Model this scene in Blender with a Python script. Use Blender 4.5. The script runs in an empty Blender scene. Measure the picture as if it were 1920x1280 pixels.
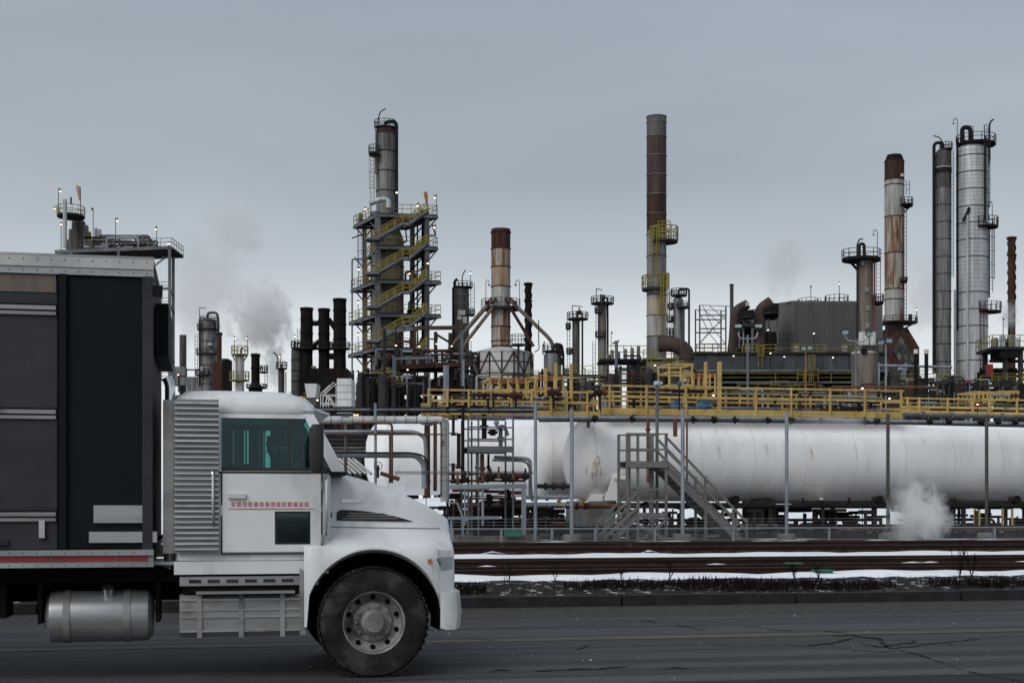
import bpy, math, random
from mathutils import Vector, Matrix
random.seed(11)
scene = bpy.context.scene
col = scene.collection
# ------------------------------------------------------------------ camera, sky, sun, exposure
F, CH, HY = 2667.0, 1.62, 950.0          # focal length in pixels of a 1920 wide frame, eye height, horizon row
cam_d = bpy.data.cameras.new('camera'); cam_d.lens = 50.0; cam_d.sensor_width = 36.0
cam_d.shift_y = 310.0/1920.0; cam_d.clip_start = 0.1; cam_d.clip_end = 6000
cam = bpy.data.objects.new('camera', cam_d); col.objects.link(cam)
cam.location = (0, 0, CH); cam.rotation_euler = (math.radians(90), 0, 0)
scene.camera = cam

SUN_EL, SUN_AZ = math.radians(40), math.radians(216)     # azimuth clockwise from +Y
world = bpy.data.worlds.new('World'); scene.world = world; world.use_nodes = True
def build_world():
    nt = world.node_tree; N = nt.nodes; L = nt.links
    for n in list(N): N.remove(n)
    out = N.new('ShaderNodeOutputWorld')
    tc = N.new('ShaderNodeTexCoord')
    sky = N.new('ShaderNodeTexSky'); sky.sky_type = 'NISHITA'; sky.sun_disc = False
    sky.sun_elevation = SUN_EL; sky.sun_rotation = SUN_AZ
    bsky = N.new('ShaderNodeBackground'); bsky.inputs[1].default_value = 0.05
    L.new(sky.outputs[0], bsky.inputs[0])
    # overcast deck: slightly lighter towards the horizon, soft mottling everywhere
    sep = N.new('ShaderNodeSeparateXYZ'); L.new(tc.outputs['Generated'], sep.inputs[0])
    rng = N.new('ShaderNodeMapRange'); rng.inputs[1].default_value = 0.0; rng.inputs[2].default_value = 0.36
    L.new(sep.outputs[2], rng.inputs[0])
    ramp = N.new('ShaderNodeValToRGB'); L.new(rng.outputs[0], ramp.inputs[0])
    e = ramp.color_ramp.elements
    e[0].position = 0.0; e[0].color = (0.79, 0.81, 0.83, 1)
    e[1].position = 1.0; e[1].color = (0.325, 0.374, 0.432, 1)
    m = e.new(0.33); m.color = (0.665, 0.70, 0.72, 1)
    m = e.new(0.46); m.color = (0.465, 0.512, 0.555, 1)
    m = e.new(0.62); m.color = (0.358, 0.404, 0.448, 1)
    mp = N.new('ShaderNodeMapping'); mp.inputs['Scale'].default_value = (1.6, 1.6, 7.0)
    L.new(tc.outputs['Generated'], mp.inputs[0])
    no = N.new('ShaderNodeTexNoise'); no.inputs['Scale'].default_value = 1.7; no.inputs['Detail'].default_value = 5
    no.inputs['Roughness'].default_value = 0.45; no.inputs['Distortion'].default_value = 0.4
    L.new(mp.outputs[0], no.inputs['Vector'])
    r2 = N.new('ShaderNodeMapRange'); r2.inputs[1].default_value = 0.3; r2.inputs[2].default_value = 0.7
    r2.inputs[3].default_value = 0.92; r2.inputs[4].default_value = 1.08
    L.new(no.outputs[0], r2.inputs[0])
    mul = N.new('ShaderNodeMix'); mul.data_type = 'RGBA'; mul.blend_type = 'MULTIPLY'; mul.inputs[0].default_value = 1.0
    L.new(ramp.outputs[0], mul.inputs[6]); L.new(r2.outputs[0], mul.inputs[7])
    bcl = N.new('ShaderNodeBackground'); bcl.inputs[1].default_value = 0.93
    L.new(mul.outputs[2], bcl.inputs[0])
    mix = N.new('ShaderNodeMixShader'); mix.inputs[0].default_value = 0.9
    L.new(bsky.outputs[0], mix.inputs[1]); L.new(bcl.outputs[0], mix.inputs[2]); L.new(mix.outputs[0], out.inputs[0])
build_world()
sun_d = bpy.data.lights.new('sun', 'SUN'); sun_d.energy = 1.5; sun_d.angle = math.radians(45); sun_d.color = (1.0, 0.965, 0.93)
sun = bpy.data.objects.new('sun', sun_d); col.objects.link(sun)
sd = Vector((math.sin(SUN_AZ)*math.cos(SUN_EL), math.cos(SUN_AZ)*math.cos(SUN_EL), math.sin(SUN_EL)))
sun.rotation_euler = sd.to_track_quat('Z', 'Y').to_euler()
scene.view_settings.view_transform = 'Standard'; scene.view_settings.look = 'None'
scene.view_settings.exposure = 0.32; scene.view_settings.gamma = 1.0; scene.view_settings.use_curve_mapping = False
scene.render.engine = 'CYCLES'
cy = scene.cycles
cy.max_bounces = 8; cy.diffuse_bounces = 3; cy.glossy_bounces = 3; cy.transmission_bounces = 6; cy.transparent_max_bounces = 12
cy.volume_bounces = 4; cy.use_denoising = True; cy.volume_step_rate = 1.5; cy.volume_max_steps = 160

# ------------------------------------------------------------------ coordinates
A = math.radians(12.0); CA, SA = math.cos(A), math.sin(A)      # the road, the tracks and the fence run at 12 degrees
def R(u, v, z): return Vector((u*CA - v*SA, u*SA + v*CA, z))   # along the road, across it, up
def P(px, py, D, dd=0.0): return Vector(((px-960)/F*D, D+dd, CH+(HY-py)/F*D))   # where the thing at depth D stands
def Q(px, py, v):                                              # on a vertical plane parallel to the road
    tx = (px-960)/F; D = v/(CA - tx*SA)
    return Vector((tx*D, D, CH+(HY-py)/F*D))
def UV(px, v):
    q = Q(px, 950, v); return q.x*CA + q.y*SA
def ZV(px, py, v): return Q(px, py, v).z
GZ = 0.2                                                       # level of the plant yard

# ------------------------------------------------------------------ materials
MATS = {}
def mat(name, c1, c2=None, rough=0.6, metal=0.0, scale=(1, 1, 1), nscale=2.0, lo=0.4, hi=0.62, c3=None, s3=(1, 1, 1), n3=1.0, lo3=0.58, hi3=0.68,
        bump=0.0, bscale=20.0, detail=6.0, world_co=False, emit=None, estr=0.0, spec=0.22):
    m = bpy.data.materials.new(name); m.use_nodes = True
    nt = m.node_tree; N = nt.nodes; L = nt.links
    b = N['Principled BSDF']; b.inputs['Roughness'].default_value = rough; b.inputs['Metallic'].default_value = metal
    b.inputs['Specular IOR Level'].default_value = spec
    b.inputs['Base Color'].default_value = (*c1, 1)
    if emit:
        b.inputs['Emission Color'].default_value = (*emit, 1); b.inputs['Emission Strength'].default_value = estr
    if c2:
        tc = N.new('ShaderNodeTexCoord'); oi = N.new('ShaderNodeObjectInfo')
        src = tc.outputs['Object']
        if world_co:
            g = N.new('ShaderNodeNewGeometry'); src = g.outputs['Position']
        ml = N.new('ShaderNodeMath'); ml.operation = 'MULTIPLY'; ml.inputs[1].default_value = 0.0 if world_co else 60.0
        L.new(oi.outputs['Random'], ml.inputs[0])
        def noise(sc, ns, lo_, hi_):
            mp = N.new('ShaderNodeMapping'); mp.inputs['Scale'].default_value = sc
            L.new(src, mp.inputs[0])
            ad = N.new('ShaderNodeVectorMath'); ad.operation = 'ADD'
            L.new(mp.outputs[0], ad.inputs[0]); L.new(ml.outputs[0], ad.inputs[1])
            no = N.new('ShaderNodeTexNoise'); no.inputs['Scale'].default_value = ns; no.inputs['Detail'].default_value = detail
            no.inputs['Roughness'].default_value = 0.6
            L.new(ad.outputs[0], no.inputs['Vector'])
            mr = N.new('ShaderNodeMapRange'); mr.inputs[1].default_value = lo_; mr.inputs[2].default_value = hi_
            L.new(no.outputs[0], mr.inputs[0]); return mr.outputs[0]
        f = noise(scale, nscale, lo, hi)
        mx = N.new('ShaderNodeMix'); mx.data_type = 'RGBA'
        mx.inputs[6].default_value = (*c1, 1); mx.inputs[7].default_value = (*c2, 1); L.new(f, mx.inputs[0])
        o = mx.outputs[2]
        if c3:
            f3 = noise(s3, n3, lo3, hi3)
            m3 = N.new('ShaderNodeMix'); m3.data_type = 'RGBA'; m3.inputs[7].default_value = (*c3, 1)
            L.new(o, m3.inputs[6]); L.new(f3, m3.inputs[0]); o = m3.outputs[2]
        L.new(o, b.inputs['Base Color'])
        if bump:
            nb = N.new('ShaderNodeTexNoise'); nb.inputs['Scale'].default_value = bscale; nb.inputs['Detail'].default_value = 8
            L.new(src, nb.inputs['Vector'])
            bp = N.new('ShaderNodeBump'); bp.inputs['Strength'].default_value = bump; bp.inputs['Distance'].default_value = 0.05
            L.new(nb.outputs[0], bp.inputs['Height']); L.new(bp.outputs[0], b.inputs['Normal'])
    MATS[name] = m; return m
ST = (2.2, 2.2, 0.16)      # vertical streaks
mat('cladding', (0.19, 0.195, 0.20), (0.085, 0.085, 0.086), 0.5, 0.25, ST, 1.3, c3=(0.10, 0.075, 0.055), s3=(1.2, 1.2, .12), n3=1.1, lo3=.6, hi3=.75)
mat('cladding_light', (0.43, 0.445, 0.46), (0.29, 0.30, 0.31), 0.45, 0.25, ST, 1.2, c3=(0.16, 0.12, 0.09), s3=(1.2, 1.2, .12), n3=1.2, lo3=.58, hi3=.78)
mat('cladding_dark', (0.085, 0.083, 0.08), (0.036, 0.034, 0.032), 0.6, 0.15, ST, 1.5, c3=(0.07, 0.045, 0.03), s3=(1, 1, .15), n3=1.2)
mat('cladding_brown', (0.17, 0.145, 0.12), (0.085, 0.07, 0.06), 0.65, 0.1, ST, 1.2, c3=(0.20, 0.11, 0.06), s3=(.8, .8, .2), n3=.9)
mat('stack_pale', (0.40, 0.40, 0.385), (0.25, 0.24, 0.22), 0.6, 0.1, ST, 1.0, c3=(0.17, 0.075, 0.03), s3=(1.1, 1.1, .13), n3=.9, lo3=.54, hi3=.66)
mat('stack_grey', (0.20, 0.20, 0.20), (0.11, 0.105, 0.10), 0.6, 0.1, ST, 1.0, c3=(0.13, 0.07, 0.04), s3=(1.1, 1.1, .2), n3=.9, lo3=.6, hi3=.72)
mat('rust', (0.06, 0.027, 0.018), (0.024, 0.013, 0.011), 0.8, 0.0, ST, 1.1, c3=(0.14, 0.066, 0.032), s3=(1, 1, .2), n3=1.0, lo3=.58, hi3=.7)
mat('rust_brown', (0.062, 0.045, 0.039), (0.035, 0.023, 0.02), 0.75, 0.0, ST, 1.1, c3=(0.1, 0.05, 0.035), s3=(1, 1, .3), n3=.8)
mat('rust_tan', (0.25, 0.17, 0.10), (0.36, 0.33, 0.28), 0.75, 0.0, ST, 1.0, c3=(0.13, 0.06, 0.025), s3=(1, 1, .2), n3=.9, lo3=.55, hi3=.7)
mat('rust_streak', (0.33, 0.31, 0.28), (0.16, 0.07, 0.028), 0.7, 0.0, ST, 1.0, .42, .58, c3=(0.08, 0.03, 0.014), s3=(1, 1, .25), n3=.9, lo3=.55, hi3=.68)
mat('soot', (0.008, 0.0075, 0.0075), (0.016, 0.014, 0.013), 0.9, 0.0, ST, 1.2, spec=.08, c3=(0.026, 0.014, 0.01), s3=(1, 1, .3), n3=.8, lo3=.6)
mat('pipe_black', (0.009, 0.009, 0.01), (0.016, 0.015, 0.015), 0.7, 0.0, (1, 1, 1), 2.0, spec=.12)
mat('steel_dark', (0.022, 0.023, 0.025), (0.038, 0.036, 0.034), 0.75, 0.0, (1, 1, 1), 1.5, c3=(0.035, 0.02, 0.015), n3=.7, lo3=.6, spec=.12)
mat('steel_grey', (0.145, 0.155, 0.168), (0.09, 0.096, 0.104), 0.55, 0.2, (1, 1, .4), 1.2, c3=(0.10, 0.075, 0.055), n3=.8, lo3=.62)
mat('galvanised', (0.29, 0.32, 0.355), (0.19, 0.21, 0.235), 0.45, 0.4, (1, 1, .3), 2.0, c3=(0.2, 0.17, 0.15), n3=1.0, lo3=.66)
mat('pipe_white', (0.55, 0.55, 0.54), (0.42, 0.42, 0.41), 0.6, 0.0, (1, 1, 1), 1.5, c3=(0.22, 0.17, 0.13), n3=1.2, lo3=.64)
mat('pipe_rust', (0.13, 0.055, 0.032), (0.07, 0.034, 0.024), 0.75, 0.0, (1, 1, .3), 2.0, c3=(0.2, 0.10, 0.055), n3=2.0, lo3=.6)
mat('yellow', (0.50, 0.36, 0.125), (0.38, 0.265, 0.085), 0.65, 0.0, (1, 1, 1), 1.2, c3=(0.17, 0.105, 0.05), n3=2.2, lo3=.57, hi3=.72, world_co=True)
mat('yellow_dim', (0.25, 0.205, 0.035), (0.15, 0.125, 0.027), 0.6, 0.0, (1, 1, 1), 1.0, c3=(0.14, 0.1, 0.04), n3=.6, lo3=.6)
mat('orange', (0.30, 0.105, 0.035), (0.21, 0.075, 0.027), 0.65, 0.0, (1, 1, 1), 1.5)
mat('tank_white', (0.83, 0.835, 0.84), (0.76, 0.76, 0.755), 0.5, 0.0, (.9, .9, .25), 1.3, c3=(0.56, 0.53, 0.49), s3=(1.6, 1.6, .28), n3=1.5, lo3=.60, hi3=.82)
mat('panel_white', (0.52, 0.52, 0.51), (0.42, 0.42, 0.41), 0.6, 0.0, (1, 1, .3), 1.0, c3=(0.26, 0.15, 0.09), s3=(1, 1, .3), n3=1.0, lo3=.6, hi3=.75)
mat('rust_stain', (0.55, 0.39, 0.24), (0.78, 0.76, 0.73), 0.7, 0.0, (1, 1, .35), 7.0, .40, .56, world_co=True)
mat('concrete', (0.19, 0.187, 0.18), (0.12, 0.117, 0.114), 0.85, 0.0, (1, 1, .5), 1.6, c3=(0.12, 0.115, 0.11), s3=(1.5, 1.5, .3), n3=1.5, bump=.2)
mat('wood', (0.185, 0.182, 0.176), (0.115, 0.112, 0.108), 0.8, 0.0, (1, 1, 1), 3.0, c3=(0.10, 0.095, 0.09), s3=(4, 4, 1), n3=2.0, bump=.25, bscale=14)
mat('corrugated', (0.125, 0.12, 0.118), (0.10, 0.096, 0.094), 0.7, 0.0, ST, .8)
mat('cladding_panel', (0.068, 0.076, 0.086), (0.042, 0.047, 0.053), 0.6, 0.2, (.5, .5, .2), 1.0, c3=(0.14, 0.14, 0.14), s3=(.6, .6, .3), n3=.5, lo3=.55, hi3=.75)
mat('blue_paint', (0.05, 0.13, 0.26), (0.04, 0.1, 0.2), 0.5, 0.0)
mat('pale_blue', (0.34, 0.47, 0.56), (0.28, 0.40, 0.5), 0.5, 0.0)
mat('green_paint', (0.03, 0.2, 0.13), (0.025, 0.15, 0.1), 0.6, 0.0)
mat('red_paint', (0.22, 0.03, 0.03), (0.15, 0.025, 0.025), 0.6, 0.0)
mat('sign_white', (0.48, 0.48, 0.47), (0.36, 0.36, 0.355), 0.6, 0.0)
mat('sign_yellow', (0.55, 0.36, 0.05), (0.5, 0.32, 0.05), 0.6, 0.0)
mat('windsock', (0.42, 0.13, 0.05), (0.33, 0.1, 0.04), 0.9, 0.0)
mat('windsock_pale', (0.5, 0.31, 0.25), (0.42, 0.25, 0.2), 0.9, 0.0)
mat('lamp_warm', (0.9, 0.7, 0.6), emit=(1.0, 0.47, 0.28), estr=3.4)
mat('lamp_white', (0.9, 0.85, 0.75), emit=(1.0, 0.84, 0.62), estr=2.2)
mat('lamp_amber', (0.9, 0.5, 0.2), emit=(1.0, 0.36, 0.14), estr=3.4)
mat('flood_glass', (0.30, 0.37, 0.38), (0.2, 0.26, 0.27), 0.15, 0.0)
mat('snow', (0.86, 0.88, 0.91), (0.74, 0.76, 0.79), 0.7, 0.0, (1, 1, 1), 1.5, bump=.6, bscale=8, c3=(0.22, 0.21, 0.20), s3=(1, 3, 1), n3=3.0, lo3=.62, hi3=.74, world_co=True)
mat('snow_clean', (0.86, 0.88, 0.91), (0.80, 0.82, 0.86), 0.7, 0.0, (1, 1, 1), 1.5)
mat('weld', (0.73, 0.73, 0.725), (0.64, 0.63, 0.615), 0.6, 0.0, (1, 1, 1), 3.0)
mat('stack_top', (0.105, 0.10, 0.097), (0.065, 0.06, 0.057), 0.75, 0.0, ST, 1.1)
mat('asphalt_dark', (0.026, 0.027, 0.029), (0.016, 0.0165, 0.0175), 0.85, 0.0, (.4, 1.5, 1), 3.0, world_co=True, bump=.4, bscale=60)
mat('snow_patchy', (0.82, 0.84, 0.87), (0.055, 0.048, 0.043), 0.8, 0.0, (.35, .9, 1), 1.4, .50, .60, world_co=True, bump=.3)
mat('yard', (0.04, 0.0385, 0.0375), (0.022, 0.021, 0.0205), 0.9, 0.0, (1, 1, 1), 2.5, c3=(0.72, 0.74, 0.77), s3=(.22, .22, .22), n3=.8, lo3=.55, hi3=.6, world_co=True, bump=.4)
mat('ballast', (0.022, 0.018, 0.016), (0.010, 0.008, 0.0075), 0.95, 0.0, (6, 6, 6), 3.0, world_co=True, bump=.8, bscale=18)
mat('verge_soil', (0.022, 0.019, 0.017), (0.010, 0.009, 0.008), 0.95, 0.0, (5, 5, 5), 2.0, c3=(0.42, 0.43, 0.45), s3=(3, 3, 3), n3=1.5, lo3=.56, hi3=.64, world_co=True, bump=.9, bscale=25)
mat('kerb', (0.014, 0.0142, 0.015), (0.026, 0.0255, 0.026), 0.85, 0.0, (1, 1, 1), 3.0, world_co=True, bump=.4)
mat('rail_rust', (0.032, 0.0145, 0.0105), (0.018, 0.009, 0.0075), 0.8, 0.0, (1, 1, 1), 4.0, world_co=True)
mat('rail_head', (0.11, 0.088, 0.078), (0.05, 0.036, 0.03), 0.5, 0.3, (1, 1, 1), 4.0, world_co=True)
mat('sleeper', (0.05, 0.04, 0.033), (0.03, 0.025, 0.02), 0.9)
mat('dead_grass', (0.05, 0.039, 0.028), (0.02, 0.016, 0.0125), 0.9, 0.0, (3, 3, 3), 1.0, world_co=True)
mat('dead_weed', (0.012, 0.010, 0.0085), (0.006, 0.005, 0.0045), 0.95, 0.0, (3, 3, 3), 1.0, spec=.05, world_co=True)
mat('gravel', (0.075, 0.074, 0.073), (0.026, 0.0255, 0.025), 0.95, 0.0, (9, 9, 9), 2.0, world_co=True, bump=.8, bscale=30)
mat('crack', (0.008, 0.008, 0.008), rough=0.9)
mat('salt', (0.36, 0.36, 0.36), rough=0.8)
mat('truck_white', (0.70, 0.715, 0.725), (0.61, 0.625, 0.635), 0.3, 0.0, (.8, .8, .8), 1.0, c3=(0.25, 0.245, 0.235), s3=(1.4, 1.4, .6), n3=1.7, lo3=.52, hi3=.90, spec=.5)
mat('truck_dirty', (0.30, 0.305, 0.305), (0.2, 0.2, 0.2), 0.5, 0.3, (.5, 1, 2), 2.0, c3=(0.12, 0.118, 0.115), n3=1.3, lo3=.58)
mat('aluminium', (0.40, 0.41, 0.415), (0.28, 0.285, 0.29), 0.4, 0.6, (.4, 1, 3), 2.0, c3=(0.2, 0.2, 0.2), n3=1.0, lo3=.62)
mat('box_dark', (0.0065, 0.0085, 0.0100), (0.009, 0.0115, 0.0135), 0.6, 0.0, (.5, .5, .5), 1.5, spec=.1)
mat('box_grey', (0.042, 0.043, 0.049), (0.03, 0.032, 0.037), 0.5, 0.0, (.6, .6, 1), 1.5, c3=(0.075, 0.073, 0.073), n3=.7, lo3=.55, spec=.15)
mat('rubber', (0.011, 0.0108, 0.0105), (0.024, 0.023, 0.0215), 0.9, 0.0, (2, 2, 2), 2.0, spec=.12, c3=(0.085, 0.082, 0.078), s3=(1, 1, 1), n3=4.0, lo3=.50, hi3=.78)
mat('chassis', (0.005, 0.005, 0.005), (0.009, 0.0085, 0.008), 0.9, 0.0, (2, 2, 2), 2.0, spec=.05)
mat('rim', (0.28, 0.275, 0.265), (0.16, 0.155, 0.148), 0.55, 0.3, (3, 3, 3), 2.0, c3=(0.09, 0.085, 0.08), n3=4.0, lo3=.52)
mat('chrome', (0.55, 0.56, 0.57), rough=0.18, metal=0.95)
mat('black_plastic', (0.018, 0.018, 0.019), (0.03, 0.03, 0.03), 0.55)
mat('interior', (0.03, 0.032, 0.034), (0.02, 0.02, 0.022), 0.8)
mat('tape_red', (0.30, 0.035, 0.03), (0.2, 0.03, 0.028), 0.5)
mat('lettering_red', (0.42, 0.13, 0.13), (0.5, 0.3, 0.3), 0.5, 0.0, (3, 3, 3), 3.0)
mat('marker_amber', (0.5, 0.14, 0.03), rough=0.3)
def glass_mat(name, tint, op):
    m = bpy.data.materials.new(name); m.use_nodes = True; nt = m.node_tree; N = nt.nodes; L = nt.links
    N.remove(N['Principled BSDF']); out = N['Material Output']
    t = N.new('ShaderNodeBsdfTransparent'); t.inputs[0].default_value = (*tint, 1)
    g = N.new('ShaderNodeBsdfGlossy'); g.inputs['Roughness'].default_value = 0.04; g.inputs[0].default_value = (.75, .85, .85, 1)
    fr = N.new('ShaderNodeFresnel'); fr.inputs[0].default_value = 1.5
    ad = N.new('ShaderNodeMath'); ad.operation = 'ADD'; ad.inputs[1].default_value = op; L.new(fr.outputs[0], ad.inputs[0])
    mx = N.new('ShaderNodeMixShader'); L.new(ad.outputs[0], mx.inputs[0]); L.new(t.outputs[0], mx.inputs[1]); L.new(g.outputs[0], mx.inputs[2])
    L.new(mx.outputs[0], out.inputs[0]); MATS[name] = m
glass_mat('cab_glass', (0.50, 0.72, 0.70), 0.02)
def asphalt_mat():
    m = mat('asphalt', (0.072, 0.073, 0.076), (0.048, 0.049, 0.051), 0.82, 0.0, (1, 1, 1), 1.0, world_co=True)
    nt = m.node_tree; N = nt.nodes; L = nt.links; b = N['Principled BSDF']
    for l in list(nt.links):
        if l.to_socket == b.inputs['Base Color']: nt.links.remove(l)
    g = N.new('ShaderNodeNewGeometry')
    rot = N.new('ShaderNodeMapping'); rot.inputs['Rotation'].default_value = (0, 0, -A); L.new(g.outputs['Position'], rot.inputs[0])
    def ns(sc, s, lo, hi, a, c, d=6):
        mp = N.new('ShaderNodeMapping'); mp.inputs['Scale'].default_value = sc; L.new(rot.outputs[0], mp.inputs[0])
        no = N.new('ShaderNodeTexNoise'); no.inputs['Scale'].default_value = s; no.inputs['Detail'].default_value = d; no.inputs['Roughness'].default_value = .65
        L.new(mp.outputs[0], no.inputs['Vector'])
        mr = N.new('ShaderNodeMapRange'); mr.inputs[1].default_value = lo; mr.inputs[2].default_value = hi; mr.inputs[3].default_value = a; mr.inputs[4].default_value = c
        L.new(no.outputs[0], mr.inputs[0]); return mr.outputs[0], no.outputs[0]
    band, _ = ns((.03, 1.9, 1), 1.0, .38, .60, .55, 1.28)       # wheel-track bands along the road
    blot, _ = ns((.25, .8, 1), 1.1, .35, .7, .82, 1.12)
    grain, gn = ns((1, 1, 1), 42.0, .32, .68, .5, 1.5, 4)
    mm = N.new('ShaderNodeMath'); mm.operation = 'MULTIPLY'; L.new(band, mm.inputs[0]); L.new(blot, mm.inputs[1])
    m2 = N.new('ShaderNodeMath'); m2.operation = 'MULTIPLY'; L.new(mm.outputs[0], m2.inputs[0]); L.new(grain, m2.inputs[1])
    mx = N.new('ShaderNodeMix'); mx.data_type = 'RGBA'; mx.blend_type = 'MULTIPLY'; mx.inputs[0].default_value = 1.0
    mx.inputs[6].default_value = (0.060, 0.0625, 0.066, 1); L.new(m2.outputs[0], mx.inputs[7]); L.new(mx.outputs[2], b.inputs['Base Color'])
    bp = N.new('ShaderNodeBump'); bp.inputs['Strength'].default_value = .8; bp.inputs['Distance'].default_value = .015
    L.new(gn, bp.inputs['Height']); L.new(bp.outputs[0], b.inputs['Normal'])
asphalt_mat()
mat('line_worn', (0.098, 0.086, 0.066), (0.05, 0.05, 0.05), 0.8, 0.0, (.25, 3, 1), 1.5, .42, .70, world_co=True)

# ------------------------------------------------------------------ mesh builder
def circ(n, a0=0.0): return [(math.cos(a0+2*math.pi*i/n), math.sin(a0+2*math.pi*i/n)) for i in range(n)]
def frame(d):
    d = d.normalized()
    a = Vector((0, 0, 1)) if abs(d.z) < 0.95 else Vector((1, 0, 0))
    x = a.cross(d).normalized(); return x, d.cross(x).normalized()
def fillet(pts, rad, seg=5):
    pts = [Vector(p) for p in pts]; out = [pts[0]]
    for i in range(1, len(pts)-1):
        a, b, c = pts[i-1], pts[i], pts[i+1]
        d1 = (a-b); d2 = (c-b); r = min(rad, d1.length*.49, d2.length*.49)
        p0 = b+d1.normalized()*r; p1 = b+d2.normalized()*r
        for k in range(seg+1):
            t = k/seg; out.append(p0*(1-t)**2 + b*2*t*(1-t) + p1*t*t)
    out.append(pts[-1]); return out
ROOT = {}
class M:
    def __init__(s): s.v = []; s.f = []
    def add(s, vs, fs):
        o = len(s.v); s.v += [Vector(q) for q in vs]; s.f += [tuple(i+o for i in q) for q in fs]; return s
    def cyl(s, p, q, r0, r1=None, n=12, caps=True):
        p, q = Vector(p), Vector(q); r1 = r0 if r1 is None else r1; x, y = frame(q-p); c = circ(n)
        vs = [p+(x*a+y*b)*r0 for a, b in c] + [q+(x*a+y*b)*r1 for a, b in c]
        fs = [(i, (i+1) % n, n+(i+1) % n, n+i) for i in range(n)]
        if caps: fs += [tuple(range(n))[::-1], tuple(range(n, 2*n))]
        return s.add(vs, fs)
    def tube(s, pts, r, n=8, closed=False):
        pts = [Vector(p) for p in pts]; k = len(pts); c = circ(n); vs = []
        rr = r if isinstance(r, (list, tuple)) else [r]*k
        px = None
        for i, p in enumerate(pts):
            a = pts[(i-1) % k] if (closed or i > 0) else pts[i]
            b = pts[(i+1) % k] if (closed or i < k-1) else pts[i]
            d = (b-a)
            if d.length < 1e-9: d = Vector((0, 0, 1))
            d.normalize()
            if px is None: px, _ = frame(d)
            px = (px-d*px.dot(d))
            if px.length < 1e-6: px, _ = frame(d)
            px.normalize(); py = d.cross(px)
            vs += [p+(px*u+py*w)*rr[i] for u, w in c]
        fs = []
        for i in range(k if closed else k-1):
            j = (i+1) % k
            fs += [(i*n+a, i*n+(a+1) % n, j*n+(a+1) % n, j*n+a) for a in range(n)]
        if not closed: fs += [tuple(range(n))[::-1], tuple(range((k-1)*n, k*n))]
        return s.add(vs, fs)
    def bar(s, p, q, w, h=None, up=None):
        p, q = Vector(p), Vector(q); h = w if h is None else h; d = (q-p).normalized()
        u = Vector(up) if up else (Vector((0, 0, 1)) if abs(d.z) < .95 else Vector((CA, SA, 0)))
        x = u.cross(d).normalized(); y = d.cross(x).normalized()
        c = [x*(-w/2)+y*(-h/2), x*(w/2)+y*(-h/2), x*(w/2)+y*(h/2), x*(-w/2)+y*(h/2)]
        return s.add([p+k for k in c]+[q+k for k in c], [(3, 2, 1, 0), (4, 5, 6, 7), (0, 1, 5, 4), (1, 2, 6, 5), (2, 3, 7, 6), (3, 0, 4, 7)])
    def box(s, c, sz, rz=0.0):
        c = Vector(c); x = Vector((math.cos(rz), math.sin(rz), 0))*sz[0]/2; y = Vector((-math.sin(rz), math.cos(rz), 0))*sz[1]/2; z = Vector((0, 0, sz[2]/2))
        return s.add([c-x-y-z, c+x-y-z, c+x+y-z, c-x+y-z, c-x-y+z, c+x-y+z, c+x+y+z, c-x+y+z],
                     [(3, 2, 1, 0), (4, 5, 6, 7), (0, 1, 5, 4), (1, 2, 6, 5), (2, 3, 7, 6), (3, 0, 4, 7)])
    def lathe(s, c, prof, n=28, x=Vector((1, 0, 0)), y=Vector((0, 1, 0)), z=Vector((0, 0, 1)), a0=0.0, a1=2*math.pi, caps=True):
        c = Vector(c); full = abs(a1-a0-2*math.pi) < 1e-6; m = n if full else n+1
        cs = [(math.cos(a0+(a1-a0)*i/n), math.sin(a0+(a1-a0)*i/n)) for i in range(m)]; vs = []
        for r, h in prof: vs += [c+z*h+(x*a+y*b)*r for a, b in cs]
        fs = []
        for k in range(len(prof)-1):
            for i in range(n):
                j = (i+1) % m
                fs.append((k*m+i, k*m+j, (k+1)*m+j, (k+1)*m+i))
        if caps and full:
            if prof[0][0] > 1e-4: fs.append(tuple(range(m))[::-1])
            if prof[-1][0] > 1e-4: fs.append(tuple(range((len(prof)-1)*m, len(prof)*m)))
        return s.add(vs, fs)
    def prism(s, pts, d):           # polygon swept by vector d
        pts = [Vector(p) for p in pts]; n = len(pts); d = Vector(d)
        return s.add(pts+[p+d for p in pts], [tuple(range(n))[::-1], tuple(range(n, 2*n))]+[(i, (i+1) % n, n+(i+1) % n, n+i) for i in range(n)])
    def loft(s, rings, closed=True, caps=True):
        n = len(rings[0]); vs = [Vector(p) for r in rings for p in r]; fs = []
        for k in range(len(rings)-1):
            for i in range(n if closed else n-1):
                j = (i+1) % n; fs.append((k*n+i, k*n+j, (k+1)*n+j, (k+1)*n+i))
        if caps and closed: fs += [tuple(range(n))[::-1], tuple(range((len(rings)-1)*n, len(rings)*n))]
        return s.add(vs, fs)
    def mesh(s, name, loc=None):
        me = bpy.data.meshes.new(name); o = Vector(loc) if loc is not None else Vector((0, 0, 0))
        me.from_pydata([tuple(q-o) for q in s.v], [], s.f)
        me.polygons.foreach_set('use_smooth', [True]*len(me.polygons))
        try: me.set_sharp_from_angle(angle=math.radians(38))
        except Exception: pass
        me.update(); return me
    def obj(s, name, material, parent=None, kind=None, label=None, loc=None):
        base = ROOT.get(parent.name if parent else None, Vector((0, 0, 0))) if parent else (Vector(loc) if loc is not None else Vector((0, 0, 0)))
        me = s.mesh(name, base); me.materials.append(MATS[material])
        o = bpy.data.objects.new(name, me); col.objects.link(o)
        if parent: o.parent = parent; ROOT[o.name] = base
        else: o.location = base; ROOT[o.name] = base
        if kind: o['kind'] = kind
        if label: o['label'] = label
        return o
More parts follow.
